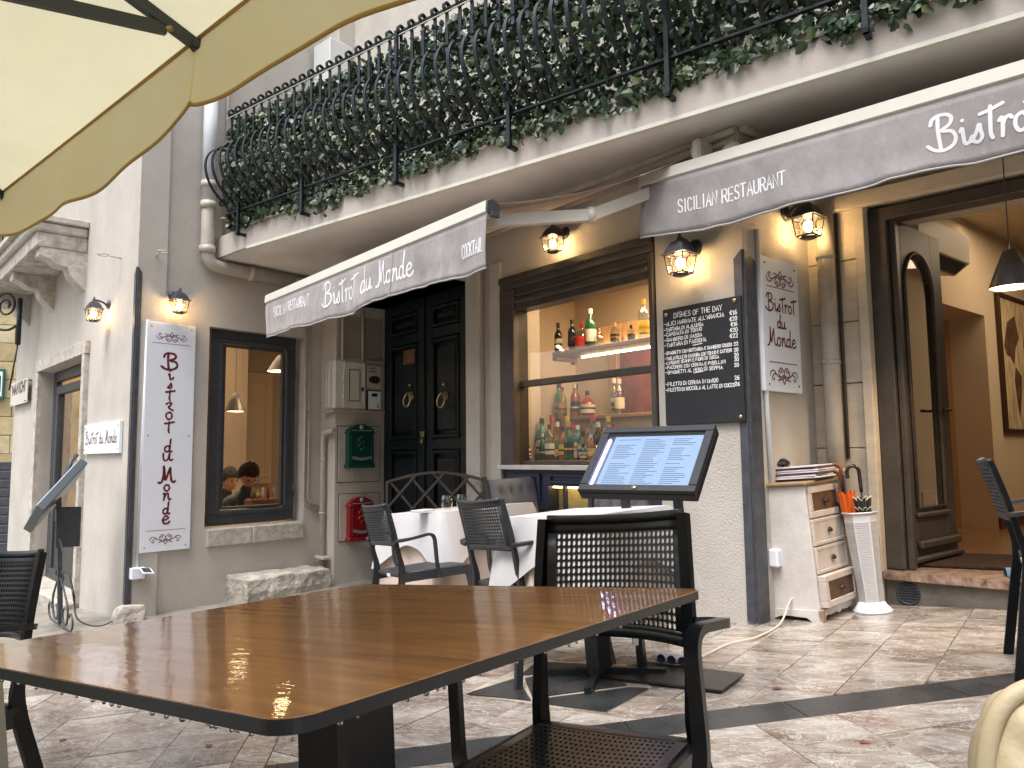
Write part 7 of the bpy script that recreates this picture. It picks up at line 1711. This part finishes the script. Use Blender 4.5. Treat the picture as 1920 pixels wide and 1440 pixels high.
# umbrella stand
ub_ = gnd(1637, 1146); Mu = ground_M(ub_.x, ub_.y, R(20)) ; us = empty('umbrella_stand', 'tall white woven umbrella stand beside the drawer unit', 'umbrella stand', Mu)
hU = .62
for hh in [x * .005 for x in range(90, 180)]:
    q = pix(ub_ + up * hh)
    if q[1] < 962: hU = hh; break
def us_prof(z): return .062 + .028 * (z / hU) ** 1.1
m = MB(); hexa = lambda z, rr0: [Vector((rr0 * math.cos(R(60 * k)), rr0 * math.sin(R(60 * k)), z)) for k in range(6)]
N6 = 30; vs = []
for j in range(N6 + 1): z = .05 + (hU - .05) * j / N6; vs += hexa(z, us_prof(z))
m.add(vs, [(j * 6 + k, j * 6 + (k + 1) % 6, (j + 1) * 6 + (k + 1) % 6, (j + 1) * 6 + k) for j in range(N6) for k in range(6)])
vs2 = []; 
for j in range(N6 + 1): z = .06 + (hU - .06) * j / N6; vs2 += hexa(z, us_prof(z) - .006)
m.add(vs2, [(j * 6 + (k + 1) % 6, j * 6 + k, (j + 1) * 6 + k, (j + 1) * 6 + (k + 1) % 6) for j in range(N6) for k in range(6)]); M_basket = mat('white_woven_plastic', (.60, .60, .62), .45); mk('basket', m, M_basket, us, local=True)
m = MB()
for k in range(6):
    for j in range(46):
        z = .07 + (hU - .12) * j / 45; a, b = hexa(z, us_prof(z) + .0015)[k], hexa(z, us_prof(z) + .0015)[(k + 1) % 6]; m.tube([a.lerp(b, .12), a.lerp(b, .88)], .0028, 4, False)
mk('weave', m, M_basket, us, local=True)['kind'] = 'stuff'
m = MB(); m.lathe(I4, [(.105, 0), (.108, .008), (.085, .03), (.068, .055)], 24); mk('foot', m, M_white, us, local=True)
m = MB(); ring = hexa(hU, us_prof(hU) + .004); m.tube(ring, .006, 6, closed=True); mk('rim', m, M_basket, us, local=True)
def brolly(dx, dy, lean, hh, colr, label, hook, hookm, edge=None):
    M = Mu @ T(dx, dy, .08) @ Matrix.Rotation(lean[0], 4, 'X') @ Matrix.Rotation(lean[1], 4, 'Y'); r = empty('folded_umbrella', label, 'umbrella', M, 'folded umbrellas in the stand')
    m = MB()
    def f(u, v):
        a = 2 * math.pi * u; z = hh * (.25 + .75 * v); rad = (.010 + .030 * v ** 1.2) * (1 + .28 * math.sin(a * 8)); return Vector((rad * math.cos(a), rad * math.sin(a), z + .012 * math.sin(a * 8) * v))
    m.grid(f, 64, 10, True, True); mk('folded_cloth', m, colr, r, local=True)
    if edge:
        m = MB(); m.tube([f(k / 64, 1.0) * 1.0 for k in range(64)], .0032, 5, closed=True); m.tube([f(k / 64, .86) * 1.004 for k in range(64)], .0028, 5, closed=True); mk('edging', m, edge, r, local=True)
    m = MB(); m.tube([(0, 0, 0), (0, 0, hh + .10)], .006, 8); mk('shaft', m, M_iron, r, local=True)
    if hook:
        m = MB(); m.tube([(0, 0, hh + .04), (0, 0, hh + .155)] + [(-.032 + .032 * math.cos(a), 0, hh + .155 + .034 * math.sin(a)) for a in [math.pi * k / 10 for k in range(1, 11)]] + [(-.064, 0, hh + .12)], .011, 10); mk('crook_handle', m, hookm, r, local=True)
M_blk = mat('black_umbrella_cloth', (.01, .01, .011), .6, sheen=.3)
brolly(.012, -.012, (.02, .02), hU - .0, M_blk, 'folded black umbrella with cream edging and a dark crook handle', True, gm('glossy_dark_handle', (.02, .012, .01)), mat('cream_edging', (.6, .52, .4), .7))
brolly(-.035, .0, (0, -.035), hU + .04, mat('orange_umbrella', (.65, .12, .01), .6), 'folded orange umbrella leaning on the drawer unit', False, None)
brolly(-.028, .03, (-.02, -.05), hU + .02, mat('cream_umbrella', (.5, .45, .36), .7), 'folded cream umbrella behind the orange one', True, mat('wooden_crook', (.22, .08, .03), .35))
brolly(-.03, .035, (-.02, -.06), hU - .02, mat('brown_umbrella', (.05, .03, .02), .7), 'folded brown umbrella with a wooden crook beside the menus', True, mat('wooden_crook', (.22, .08, .03), .35))
# fallen leaves on the tiles
rl2 = random.Random(12)
for i, (x, y, wh) in enumerate(((980, 1392, 'beside the near chair, left of its seat'), (730, 1382, 'near the table pedestal'), (1150, 1310, 'at the corner of the slate inlay'), (1465, 1290, 'right of the menu stand base'), (1610, 1390, 'on the tiles below the dark band'), (120, 1385, 'at the lower left, under the table'), (395, 1400, 'under the near table corner'))):
    p = gnd(x, y, .004); m = MB(); a_ = rl2.uniform(0, 6); k_ = rl2.uniform(.02, .032)
    vs = [Matrix.Translation(p) @ RZ(a_) @ Vector((v.x * k_, v.y * k_, abs(v.z) * k_ * .8)) for v in LV]; m.add(vs, LF_)
    top('fallen_leaf', m, mat('dead_leaf', (.16, .05, .025), .6, var=.4), 'small reddish dead leaf ' + wh, 'leaf', 'dead leaves on the paving')
# small shoe at the threshold
q = zx(1893, 1083, F3.w(1893, 1083, .05).y); sh_o = q
m = MB()
def shoe(u, v):
    a = 2 * math.pi * u; t = v; wdt = .042 * (math.sin(math.pi * min(1, t * .94 + .06)) ** .35) * (1.05 - .15 * t); hgt = (.05 + .05 * t ** 2.2); x = -.02 + .25 * t
    return q + fr * 0 + Vector((x * .97, -x * .2, 0)) + Vector((0, 0, max(0, math.sin(a)) * hgt + .002)) + Vector((.2, .97, 0)) * math.cos(a) * wdt
m.grid(shoe, 24, 16, True, True); top('shoe', m, mat('blue_grey_suede', (.10, .15, .20), .9, bump=.1), 'blue grey shoe on the marble threshold at the right edge', 'shoe')
# beige padded seat back, lower right corner, close to the lens
m = MB(); c_ = zx(2030, 1540, .62)
def cush(u, v):
    a = 2 * math.pi * u; b = math.pi * (v - .5); e_ = .45
    x = math.copysign(abs(math.cos(a)) ** e_, math.cos(a)) * math.cos(b) ** .7 * .085; z = math.copysign(abs(math.sin(a)) ** e_, math.sin(a)) * math.cos(b) ** .7 * .105; y = math.sin(b) * .045 * (1 + .12 * math.sin(a * 9))
    return c_ + Vector((x + z * .12, y, z))
m.grid(cush, 72, 20, True, True)
rim = [c_ + Vector((math.copysign(abs(math.cos(a)) ** .45, math.cos(a)) * .086 + math.copysign(abs(math.sin(a)) ** .45, math.sin(a)) * .108 * .12, -.012, math.copysign(abs(math.sin(a)) ** .45, math.sin(a)) * .108)) for a in [2 * math.pi * k / 60 for k in range(60)]]
cb = empty('padded_chair_back', 'beige padded chair back with piped edge in the lower right corner', 'chair', Matrix.Translation(c_ - Vector((0, 0, .7))))
M_beige = mat('beige_leatherette', (.50, .42, .28), .5, var=.08, vscale=5, bump=.08, bscale=150)
mk('padding', m, M_beige, cb); m = MB(); m.tube(rim, .007, 8, closed=True); mk('piping', m, M_beige, cb)
m = MB(); m.box(Matrix.Translation(c_), -.06, .06, -.02, .02, -.75, -.09, .01); mk('support', m, M_black, cb)
# ------------------------------------------------------------------ the big parasol overhead
M_par = bpy.data.materials.new('ecru_parasol_cloth'); M_par.use_nodes = True; _n = M_par.node_tree; _n.nodes.clear()
_o = _n.nodes.new('ShaderNodeOutputMaterial'); _d = _n.nodes.new('ShaderNodeBsdfDiffuse'); _t = _n.nodes.new('ShaderNodeBsdfTranslucent'); _m = _n.nodes.new('ShaderNodeMixShader')
_tc = _n.nodes.new('ShaderNodeTexCoord'); _ns = _n.nodes.new('ShaderNodeTexNoise'); _ns.inputs['Scale'].default_value = 2.5; _ns.inputs['Detail'].default_value = 6; _n.links.new(_tc.outputs['Object'], _ns.inputs['Vector'])
_cr = _n.nodes.new('ShaderNodeValToRGB'); _cr.color_ramp.elements[0].color = (.86, .78, .44, 1); _cr.color_ramp.elements[1].color = (.93, .86, .56, 1); _n.links.new(_ns.outputs['Fac'], _cr.inputs[0])
_n.links.new(_cr.outputs[0], _d.inputs[0]); _n.links.new(_cr.outputs[0], _t.inputs[0]); _m.inputs[0].default_value = .62
_n2 = _n.nodes.new('ShaderNodeTexNoise'); _n2.inputs['Scale'].default_value = 3.5; _n2.inputs['Detail'].default_value = 4; _n.links.new(_tc.outputs['Object'], _n2.inputs['Vector'])
_b = _n.nodes.new('ShaderNodeBump'); _b.inputs['Strength'].default_value = .25; _b.inputs['Distance'].default_value = .05; _n.links.new(_n2.outputs['Fac'], _b.inputs['Height']); _n.links.new(_b.outputs[0], _d.inputs['Normal']); _n.links.new(_b.outputs[0], _t.inputs['Normal'])
_n.links.new(_d.outputs[0], _m.inputs[1]); _n.links.new(_t.outputs[0], _m.inputs[2]); _n.links.new(_m.outputs[0], _o.inputs[0])
M_par2 = M_par.copy(); M_par2.name = 'ecru_cloth_dimmed'  # same cloth, colour darkened to tone down the light coming through
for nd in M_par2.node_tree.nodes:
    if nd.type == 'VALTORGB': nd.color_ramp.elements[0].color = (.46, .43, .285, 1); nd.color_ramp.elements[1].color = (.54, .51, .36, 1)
zp = 1.15; P1 = hz(5, 362, zp); P2 = hz(370, 76, zp); ed = (P2 - P1).normalized(); inw = Vector((-.0, 0, 0)) + Vector((ed.y, -ed.x, 0)); inw = inw if inw.dot(-P2) > 0 else -inw
half = (P2 - P1).length; P3_ = P2 + ed * half; CTR = P2 + inw * half + Vector((0, 0, .62))
cor_ = [P1, P2, P3_, P3_ + inw * half, P3_ + inw * half * 2, P2 + inw * half * 2, P1 + inw * half * 2, P1 + inw * half]
pr = empty('parasol', 'large ecru parasol overhead with a scalloped valance and dark ribs', 'parasol', Matrix.Translation(Vector((CTR.x, CTR.y, gz(CTR.x, CTR.y)))))
M_pipng = mat('ochre_piping', (.38, .24, .05), .7)
for i in range(8):
    a, b = cor_[i], cor_[(i + 1) % 8]; m = MB()
    def f(u, v, a=a, b=b):
        e = a.lerp(b, u) + Vector((0, 0, 0)); p = e.lerp(CTR, v); return p - Vector((0, 0, .035 * math.sin(math.pi * u) * (1 - v) * math.sin(math.pi * min(1, v * 1.5 + .02))))
    m.grid(f, 14, 12); mk('canopy_panel', m, M_par2, pr)
# valance: hangs from the edge, pinched at the ribs
vd = .235
for i in range(8):
    a, b = cor_[i], cor_[(i + 1) % 8]; outn = ((a + b) / 2 - Vector((CTR.x, CTR.y, zp))); outn.z = 0; outn.normalize()
    def vf(u, v, a=a, b=b, outn=outn, i=i):
        p = a.lerp(b, u); sc_ = .80 + .24 * math.sin(math.pi * u) ** .6 + .03 * math.sin(u * 14 + i) * math.sin(math.pi * u)
        fl_ = -.02 * v + math.sin(math.pi * u) * v * (.03 + .022 * math.sin(u * 9 + i * 2) + .010 * math.sin(u * 23 + i))
        return p + outn * fl_ + Vector((0, 0, -vd * v * sc_ - .012 * v * math.sin(u * 11 + 1) * math.sin(math.pi * u)))
    m = MB(); m.grid(vf, 40, 8); mk('valance', m, M_par, pr)
    m = MB(); m.bar([vf(k / 40, 1.0) for k in range(41)], .010, .004, (0, 0, 1), True); m.tube([a.lerp(b, k / 10) - Vector((0, 0, .0)) + outn * -.004 for k in range(11)], .0055, 6); mk('piping', m, M_pipng, pr)
M_rib = mat('anthracite_aluminium', (.045, .05, .052), .4, .3)
hub = CTR - Vector((0, 0, .95))
for i in range(8):
    p = cor_[i]; d_ = (CTR - p).normalized(); m = MB(); m.bar([p - d_ * .005 - Vector((0, 0, .012)), CTR - Vector((0, 0, .03))], .035, .022, (0, 0, 1)); mk('rib', m, M_rib, pr)
    q = p.lerp(CTR, .05) - Vector((0, 0, .035)); m = MB(); m.bar([q, hub], .032, .018, (0, 0, 1)); mk('strut', m, M_rib, pr)
    m = MB(); m.lathe(Matrix.Translation(p.lerp(CTR, .05) - Vector((0, 0, .035))) @ Matrix.Rotation(R(90), 4, 'Y'), [(.008, -.02), (.008, .02)], 8); mk('pivot_bolt', m, M_brass, pr); m = MB(); m.box(Matrix.Translation(p - Vector((0, 0, .01))), -.018, .018, -.018, .018, -.02, .012, .004); mk('rib_end', m, M_rib, pr)
gzc = gz(CTR.x, CTR.y); m = MB(); m.tube([Vector((CTR.x, CTR.y, gzc)), CTR], .03, 14); mk('pole', m, M_rib, pr)
m = MB(); m.box(Matrix.Translation(Vector((CTR.x, CTR.y, gzc))), -.35, .35, -.35, .35, .005, .06, .01); mk('base', m, M_rib, pr)
m = MB(); m.tube([P1 + Vector((0, 0, -.03)), P1 + Vector((-.005, .01, -.14))], .006, 6); mk('tie_cord', m, M_rib, pr)

# ------------------------------------------------------------------ left side: stone balcony, far house
F2B = F2.M(0, 0, 0)
sb = empty('stone_balcony', 'old moulded stone balcony on carved brackets at the upper left', 'balcony', Matrix.Translation(F2.p(2.0, 1.9)))
sR_, zA0 = F2.px(158, 495, .45); 
D = .48
bs0 = F2.px(168, 440, 0)[0]; zt2 = F2.px(172, 418, 0)[1]; zm = F2.px(165, 448, 0)[1]; zb2 = F2.px(160, 478, 0)[1]; zb3 = F2.px(158, 512, .4)[1]
m = MB(); m.box(F2B, bs0, bs0 + 4.2, .001, D + .10, zt2 - .04, zt2 + .03, .01); mk('cornice', m, M_stone, sb)
m = MB(); m.box(F2B, bs0 + .03, bs0 + 4.2, .001, D + .05, zm, zt2 - .043, .02); mk('moulding', m, M_stone, sb)
m = MB(); m.box(F2B, bs0 + .05, bs0 + 4.2, .001, D, zb2, zm - .003, .01); mk('slab', m, M_stone2, sb)
for s_ in (bs0 + .06, bs0 + 1.5, bs0 + 2.9):
    m = MB(); pts = [(.0, zb2 - .003), (D - .04, zb2 - .003), (D - .04, zb2 - .08), (D * .72, zb2 - .12), (D * .6, zb2 - .16), (D * .38, zb2 - .18), (D * .32, zb2 - .26), (.12, zb2 - .30), (0, zb2 - .42)]
    m.prism([F2.p(s_, z, o) for o, z in pts], F2.d * .22); mk('bracket', m, M_stone, sb)
for k in range(18):
    s_ = bs0 + .05 + k * .22; m = MB(); m.tube([F2.p(s_, zt2 + .03, D + .04), F2.p(s_, zt2 + .95, D + .04)], .011, 6); mk('railing_bar', m, M_iron, sb)
m = MB(); m.box(F2B, bs0 + .02, bs0 + 4.2, D + .02, D + .06, zt2 + .06, zt2 + .09); m.box(F2B, bs0 + .02, bs0 + 4.2, D + .02, D + .06, zt2 + .94, zt2 + .98); mk('rail', m, M_iron, sb)
# far yellow house closing the street
fh = empty('yellow_house', 'ochre house of dressed stone closing the street at the far left', 'building', Matrix.Translation(F2.p(FEND + 9, -2)))
bl = F2.p(FEND + 7.0, 0); HW = Wall(Vector((-12, 17, 0)), d=Vector((.93, .36, 0))); HM = HW.M(0, 0, 0)
M_ochre = mat('ochre_stone', (.42, .34, .19), .85, var=.25, vscale=1.8, bump=.4, bscale=8)
m = MB(); m.box(HM, -8, 14, -3, -.04, -4, 12); mk('wall', m, M_ochre, fh)
for r__ in range(22):
    for c__ in range(7):
        z0_ = -3.2 + r__ * .42; s_ = -1.5 + c__ * .72 + (.36 if r__ % 2 else 0)
        if z0_ > 3.2: continue
        q = pix(HW.p(s_, z0_))
        if q is None or q[0] > 80 or q[0] < -60: continue
        m = MB(); m.box(HM, s_ + .006, s_ + .714, -.039, rt.uniform(-.006, .008), z0_ + .006, z0_ + .414, .008); mk('stone_block', m, mat('ochre_block_%d' % (r__ % 3), [(.44, .36, .20), (.38, .30, .16), (.48, .41, .25)][r__ % 3], .85, var=.2, vscale=4, bump=.4, bscale=12), fh)
q0 = HW.px(6, 720, .1); m = MB(); m.box(HM, q0[0] - .6, q0[0] + .02, .02, .1, q0[1] - .35, q0[1] + .35, .01); 
ps = empty('street_sign', 'small green edged street sign at the far left edge', 'sign', Matrix.Translation(HW.p(q0[0], q0[1] - .35, .06))); mk('sign_board', m, mat('green_sign_edge', (.02, .12, .08), .4), ps); m = MB(); m.box(HM, q0[0] - .55, q0[0] - .02, .101, .106, q0[1] - .28, q0[1] + .28); mk('sign_face', m, M_white, ps)
m = MB(); st_, wd = block_text('VI', .34); ink(st_, .05, wallplace(HW, q0[0] - .42, q0[1] - .17, .1075, 1), m); mk('sign_lettering', m, M_frame, ps)
# wrought scroll bracket near it
bq = zx(36, 600, 9.6); m = MB(); ux = Vector((-.8, .2, 0)).normalized(); uz = Vector((0, 0, 1))
m.tube([bq + uz * .28, bq - uz * .32], .03, 6); m.tube(smooth_path([bq + uz * -.05, bq + ux * .18 - uz * .12, bq + ux * .42 - uz * .06, bq + ux * .5 + uz * .12], 6), .016, 6); m.tube(spiral(bq + ux * .22 + uz * .2, ux, uz, .18, 1.6, 30), .014, 6); m.tube([bq - uz * .3, bq - uz * .9 + ux * .1], .01, 5)
top('scroll_bracket', m, M_iron, 'wrought iron scroll bracket at the far left wall edge', 'bracket')
# dark shutter low on the far house
m = MB(); s_, z_ = HW.px(5, 940, .05)
for k in range(12): m.box(HM, s_ - 1.3, s_ + .35, .02, .07, z_ - 1.5 + k * .2, z_ - 1.32 + k * .2, .01)
top('roller_shutter', m, M_grey, 'grey slatted shutter low on the ochre house', 'shutter')

# air conditioner box on the wall above the railing
s_, z_ = L.px(655, 60, .35); acb = empty('outdoor_unit', 'white outdoor air conditioner on the wall above the ivy', 'air conditioner', Matrix.Translation(L.w(655, 105, .35)))
m = MB(); z0_ = L.px(655, 128, .3)[1]; z1_ = L.px(655, 92, .3)[1]; a, b = L.px(612, 110, .3)[0], L.px(690, 110, .3)[0]; m.box(LM, a, b, .05, .36, z0_ - .4, z1_, .01); mk('casing', m, mat('pale_casing', (.62, .63, .62), .4), acb)
m = MB(); m.tube([L.p(b + .05, z1_, .05), L.p(b + .05, z1_ + 1.2, .05)], .03, 8); mk('pipe', m, M_pipew, acb)

# ------------------------------------------------------------------ houses across the street (behind the camera)
def opp(P, az, w_, h, col, label, wn=5, fl_=3):
    W = Wall(P, az=az); M = W.M(0, 0, 0); g0 = gz(P.x, P.y) - 1.5; r = empty('opposite_house', label, 'building', Matrix.Translation(W.p(0, g0))); m = MB(); m.box(M, -w_ / 2, w_ / 2, -5, 0, g0, h); mk('wall', m, stucco('opp_' + str(int(P.x * 10)), col, .15, .3), r)
    for i in range(wn):
        for j in range(fl_):
            s = -w_ / 2 + w_ * (i + .5) / wn; z = g0 + 2.6 + j * 3.0
            if z + 1.7 > h: continue
            m = MB(); frame_rect(m, M, s - .55, s + .55, z, z + 1.7, .09, .001, .06); f_ = mk('window', m, M_cream, r); m = MB(); m.box(M, s - .46, s + .46, .002, .02, z + .09, z + 1.61); mk('pane', m, M_frame, f_)
            m = MB(); m.box(M, s - .7, s + .7, .001, .14, z - .12, z - .004); mk('sill', m, M_stone, f_)
    return r
opp(Vector((-4.5, -6.0, 0)), R(125), 16, 7.5, (.45, .38, .28), 'cream house across the street behind the camera')
opp(Vector((9.5, -4.5, 0)), R(60), 12, 7.0, (.40, .33, .26), 'tan house across the street behind the camera to the right', 4)
# a white parasol across the way, mirrored in the bar window
wp = Vector((-2.6, 1.2, 0)); 

# ------------------------------------------------------------------ diners behind the side window
M_skin = mat('skin', (.42, .22, .14), .5, var=.08); M_hair = mat('black_hair', (.010, .009, .009), .85, bump=.6, bscale=90, spec=.15); M_hair2 = mat('dark_brown_hair', (.020, .012, .008), .85, spec=.15, bump=.3, bscale=60)
def person(base, az, hair_m, cloth, label, headpitch=.25, glasses=False, scale=1.0, shirt=None, longhair=False, reach=True):
    """seated adult; base = seat point; faces az"""
    M = Matrix.Translation(base) @ RZ(-az) @ Matrix.Scale(scale, 4); r = empty('person', label, 'person', M)
    J = [((0, 0, .0), .155), ((0, .01, .18), .15), ((0, .03, .36), .165), ((0, .05, .48), .12), ((0, .07, .56), .058), ((0, .09, .62), .055),      # 0-5 spine, neck
         ((-.17, .05, .46), .07), ((-.22, .10, .22), .048), ((-.12, .34, .12), .036), ((-.04, .42, .13), .028),                                 # 6-9 left arm
         ((.17, .05, .46), .07), ((.22, .10, .22), .048), ((.12, .34, .12), .036), ((.04, .42, .13), .028),                                    # 10-13 right arm
         ((-.10, .05, -.02), .09), ((-.12, .44, .0), .062), ((-.12, .46, -.40), .045), ((.10, .05, -.02), .09), ((.12, .44, .0), .062), ((.12, .46, -.40), .045)]
    E = [(0, 1), (1, 2), (2, 3), (3, 4), (4, 5), (3, 6), (6, 7), (7, 8), (8, 9), (3, 10), (10, 11), (11, 12), (12, 13), (0, 14), (14, 15), (15, 16), (0, 17), (17, 18), (18, 19)]
    me = bpy.data.meshes.new('body'); me.from_pydata([j[0] for j in J], E, []); o = bpy.data.objects.new('body', me); C.objects.link(o); o.parent = r
    md = o.modifiers.new('skin', 'SKIN'); ly = me.skin_vertices[0].data if me.skin_vertices else None
    if ly is None:
        me.skin_vertices.new() if hasattr(me.skin_vertices, 'new') else None
    bpy.context.view_layer.update()
    if me.skin_vertices:
        for v, j in zip(me.skin_vertices[0].data, J): v.radius = (j[1], j[1] * .8)
        me.skin_vertices[0].data[0].use_root = True
    sb_ = o.modifiers.new('sub', 'SUBSURF'); sb_.levels = 2; sb_.render_levels = 2; me.materials.append(cloth)
    md.use_smooth_shade = True
    # head with face
    H = T(0, .115, .70) @ Matrix.Rotation(-headpitch, 4, 'X')
    def hd(u, v):
        a = 2 * math.pi * u; b = math.pi * (v - .5); x = math.cos(b) * math.sin(a) * .075; y = math.cos(b) * math.cos(a) * .095; z = math.sin(b) * .118
        if z < 0: k = 1 - .38 * (-z / .118) ** 1.6; x *= k; y = y * (1 - .12 * (-z / .118)) + (.012 if y > 0 else .02) * (-z / .118)
        f_ = max(0, math.cos(a)) ** 2 if y > 0 else 0
        y += .022 * math.exp(-((x / .013) ** 2) - (((z + .015) / .022) ** 2)) * (1 if y > 0 else 0)       # nose
        y -= .008 * (math.exp(-(((abs(x) - .03) / .014) ** 2) - (((z - .012) / .012) ** 2))) * (1 if y > 0 else 0)   # eye sockets
        y += .006 * math.exp(-((x / .024) ** 2) - (((z + .055) / .008) ** 2)) * (1 if y > 0 else 0)      # lips
        return H @ Vector((x, y, z))
    m = MB(); m.grid(hd, 40, 30, True, True)
    for sg in (-1, 1): m.sphere(H @ Vector((sg * .076, .0, -.005)), .018, 8, 6, (.4, .8, 1.3))
    mk('head', m, M_skin, r, local=True)
    m = MB()
    for sg in (-1, 1): m.sphere(H @ Vector((sg * .03, .082, .012)), .009, 8, 6); 
    mk('eyes', m, M_black, r, local=True)
    m = MB(); m.sphere(H @ Vector((0, .094, -.056)), .018, 10, 6, (1.1, .35, .3)); mk('mouth', m, mat('lips', (.35, .10, .08), .5), r, local=True)
    def hr(u, v):
        a = 2 * math.pi * u; c = math.cos(a); lo = -.012 + (.062 if c > .35 else 0) * min(1, (c - .35) * 3 if c > .35 else 0) - (.085 if c < 0 else 0) * min(1, -c * 2) * (1.4 if longhair else 1)
        zl = lo; b0 = math.asin(max(-.95, min(.95, zl / .13))); b = b0 + (math.pi / 2 - b0) * v; k = 1 + .045 * math.sin(a * 13 + v * 5) * (1 - v)
        return H @ Vector((math.cos(b) * math.sin(a) * .088 * k, math.cos(b) * math.cos(a) * .106 * k - .006, math.sin(b) * .131 + .004 * math.sin(a * 7)))
    m = MB(); m.grid(hr, 48, 16, True, True); mk('hair', m, hair_m, r, local=True)
    if glasses:
        m = MB()
        for sg in (-1, 1): m.tube([H @ Vector((sg * .033 + .022 * math.cos(a), .100, .010 + .017 * math.sin(a))) for a in [2 * math.pi * k / 16 for k in range(16)]], .0022, 5, closed=True); m.tube([H @ Vector((sg * .055, .098, .014)), H @ Vector((sg * .08, .0, .014))], .002, 5)
        m.tube([H @ Vector((-.011, .102, .013)), H @ Vector((.011, .102, .013))], .002, 5); mk('glasses', m, M_black, r, local=True)
    # hands: palm and five fingers
    for sg in (-1, 1):
        m = MB(); wx_ = Vector((sg * .045, .425, .13)); m.sphere(wx_ + Vector((-sg * .01, .03, 0)), .034, 12, 8, (1.0, 1.15, .5))
        for k in range(4):
            fx = (k - 1.5) * .017; L_ = [.062, .072, .068, .054][k]; p0 = wx_ + Vector((fx, .05, .0)); m.tube([p0, p0 + Vector((0, L_ * .5, .006)), p0 + Vector((-sg * .006, L_ * .85, -.008)), p0 + Vector((-sg * .01, L_, -.022))], [.0085, .008, .0072, .006], 8)
        p0 = wx_ + Vector((-sg * .03, .012, 0)); m.tube([p0, p0 + Vector((-sg * .022, .022, .004)), p0 + Vector((-sg * .026, .045, -.002))], [.010, .009, .007], 8); mk('hand', m, M_skin, r, local=True)
    if shirt:
        m = MB(); m.prism([Vector((-.035, .165, .50)), Vector((.035, .165, .50)), Vector((0, .20, .36))], (0, .008, 0)); mk('shirt_front', m, shirt, r, local=True)
    return r
hp1 = L.w(468, 893, -.85)      # man's head
azp = math.atan2(L.o.x, L.o.y)
person(hp1 - Vector((0, 0, .87)) - Vector((L.o.x, L.o.y, 0)) * .13, azp + R(8), M_hair2, mat('dark_green_jacket', (.016, .024, .022), .8, var=.2), 'man with glasses in a dark green jacket looking down, behind the side window', .75, True, 1.27, mat('olive_shirt', (.22, .20, .08), .8))
hp2 = L.w(426, 900, -1.55)
person(hp2 - Vector((0, 0, .82)) - Vector((L.o.x, L.o.y, 0)) * .13, azp - R(10), M_hair, mat('black_sweater', (.012, .012, .014), .8), 'person with short black hair and dark clothes behind the man in the side window', .35, False, 1.18)
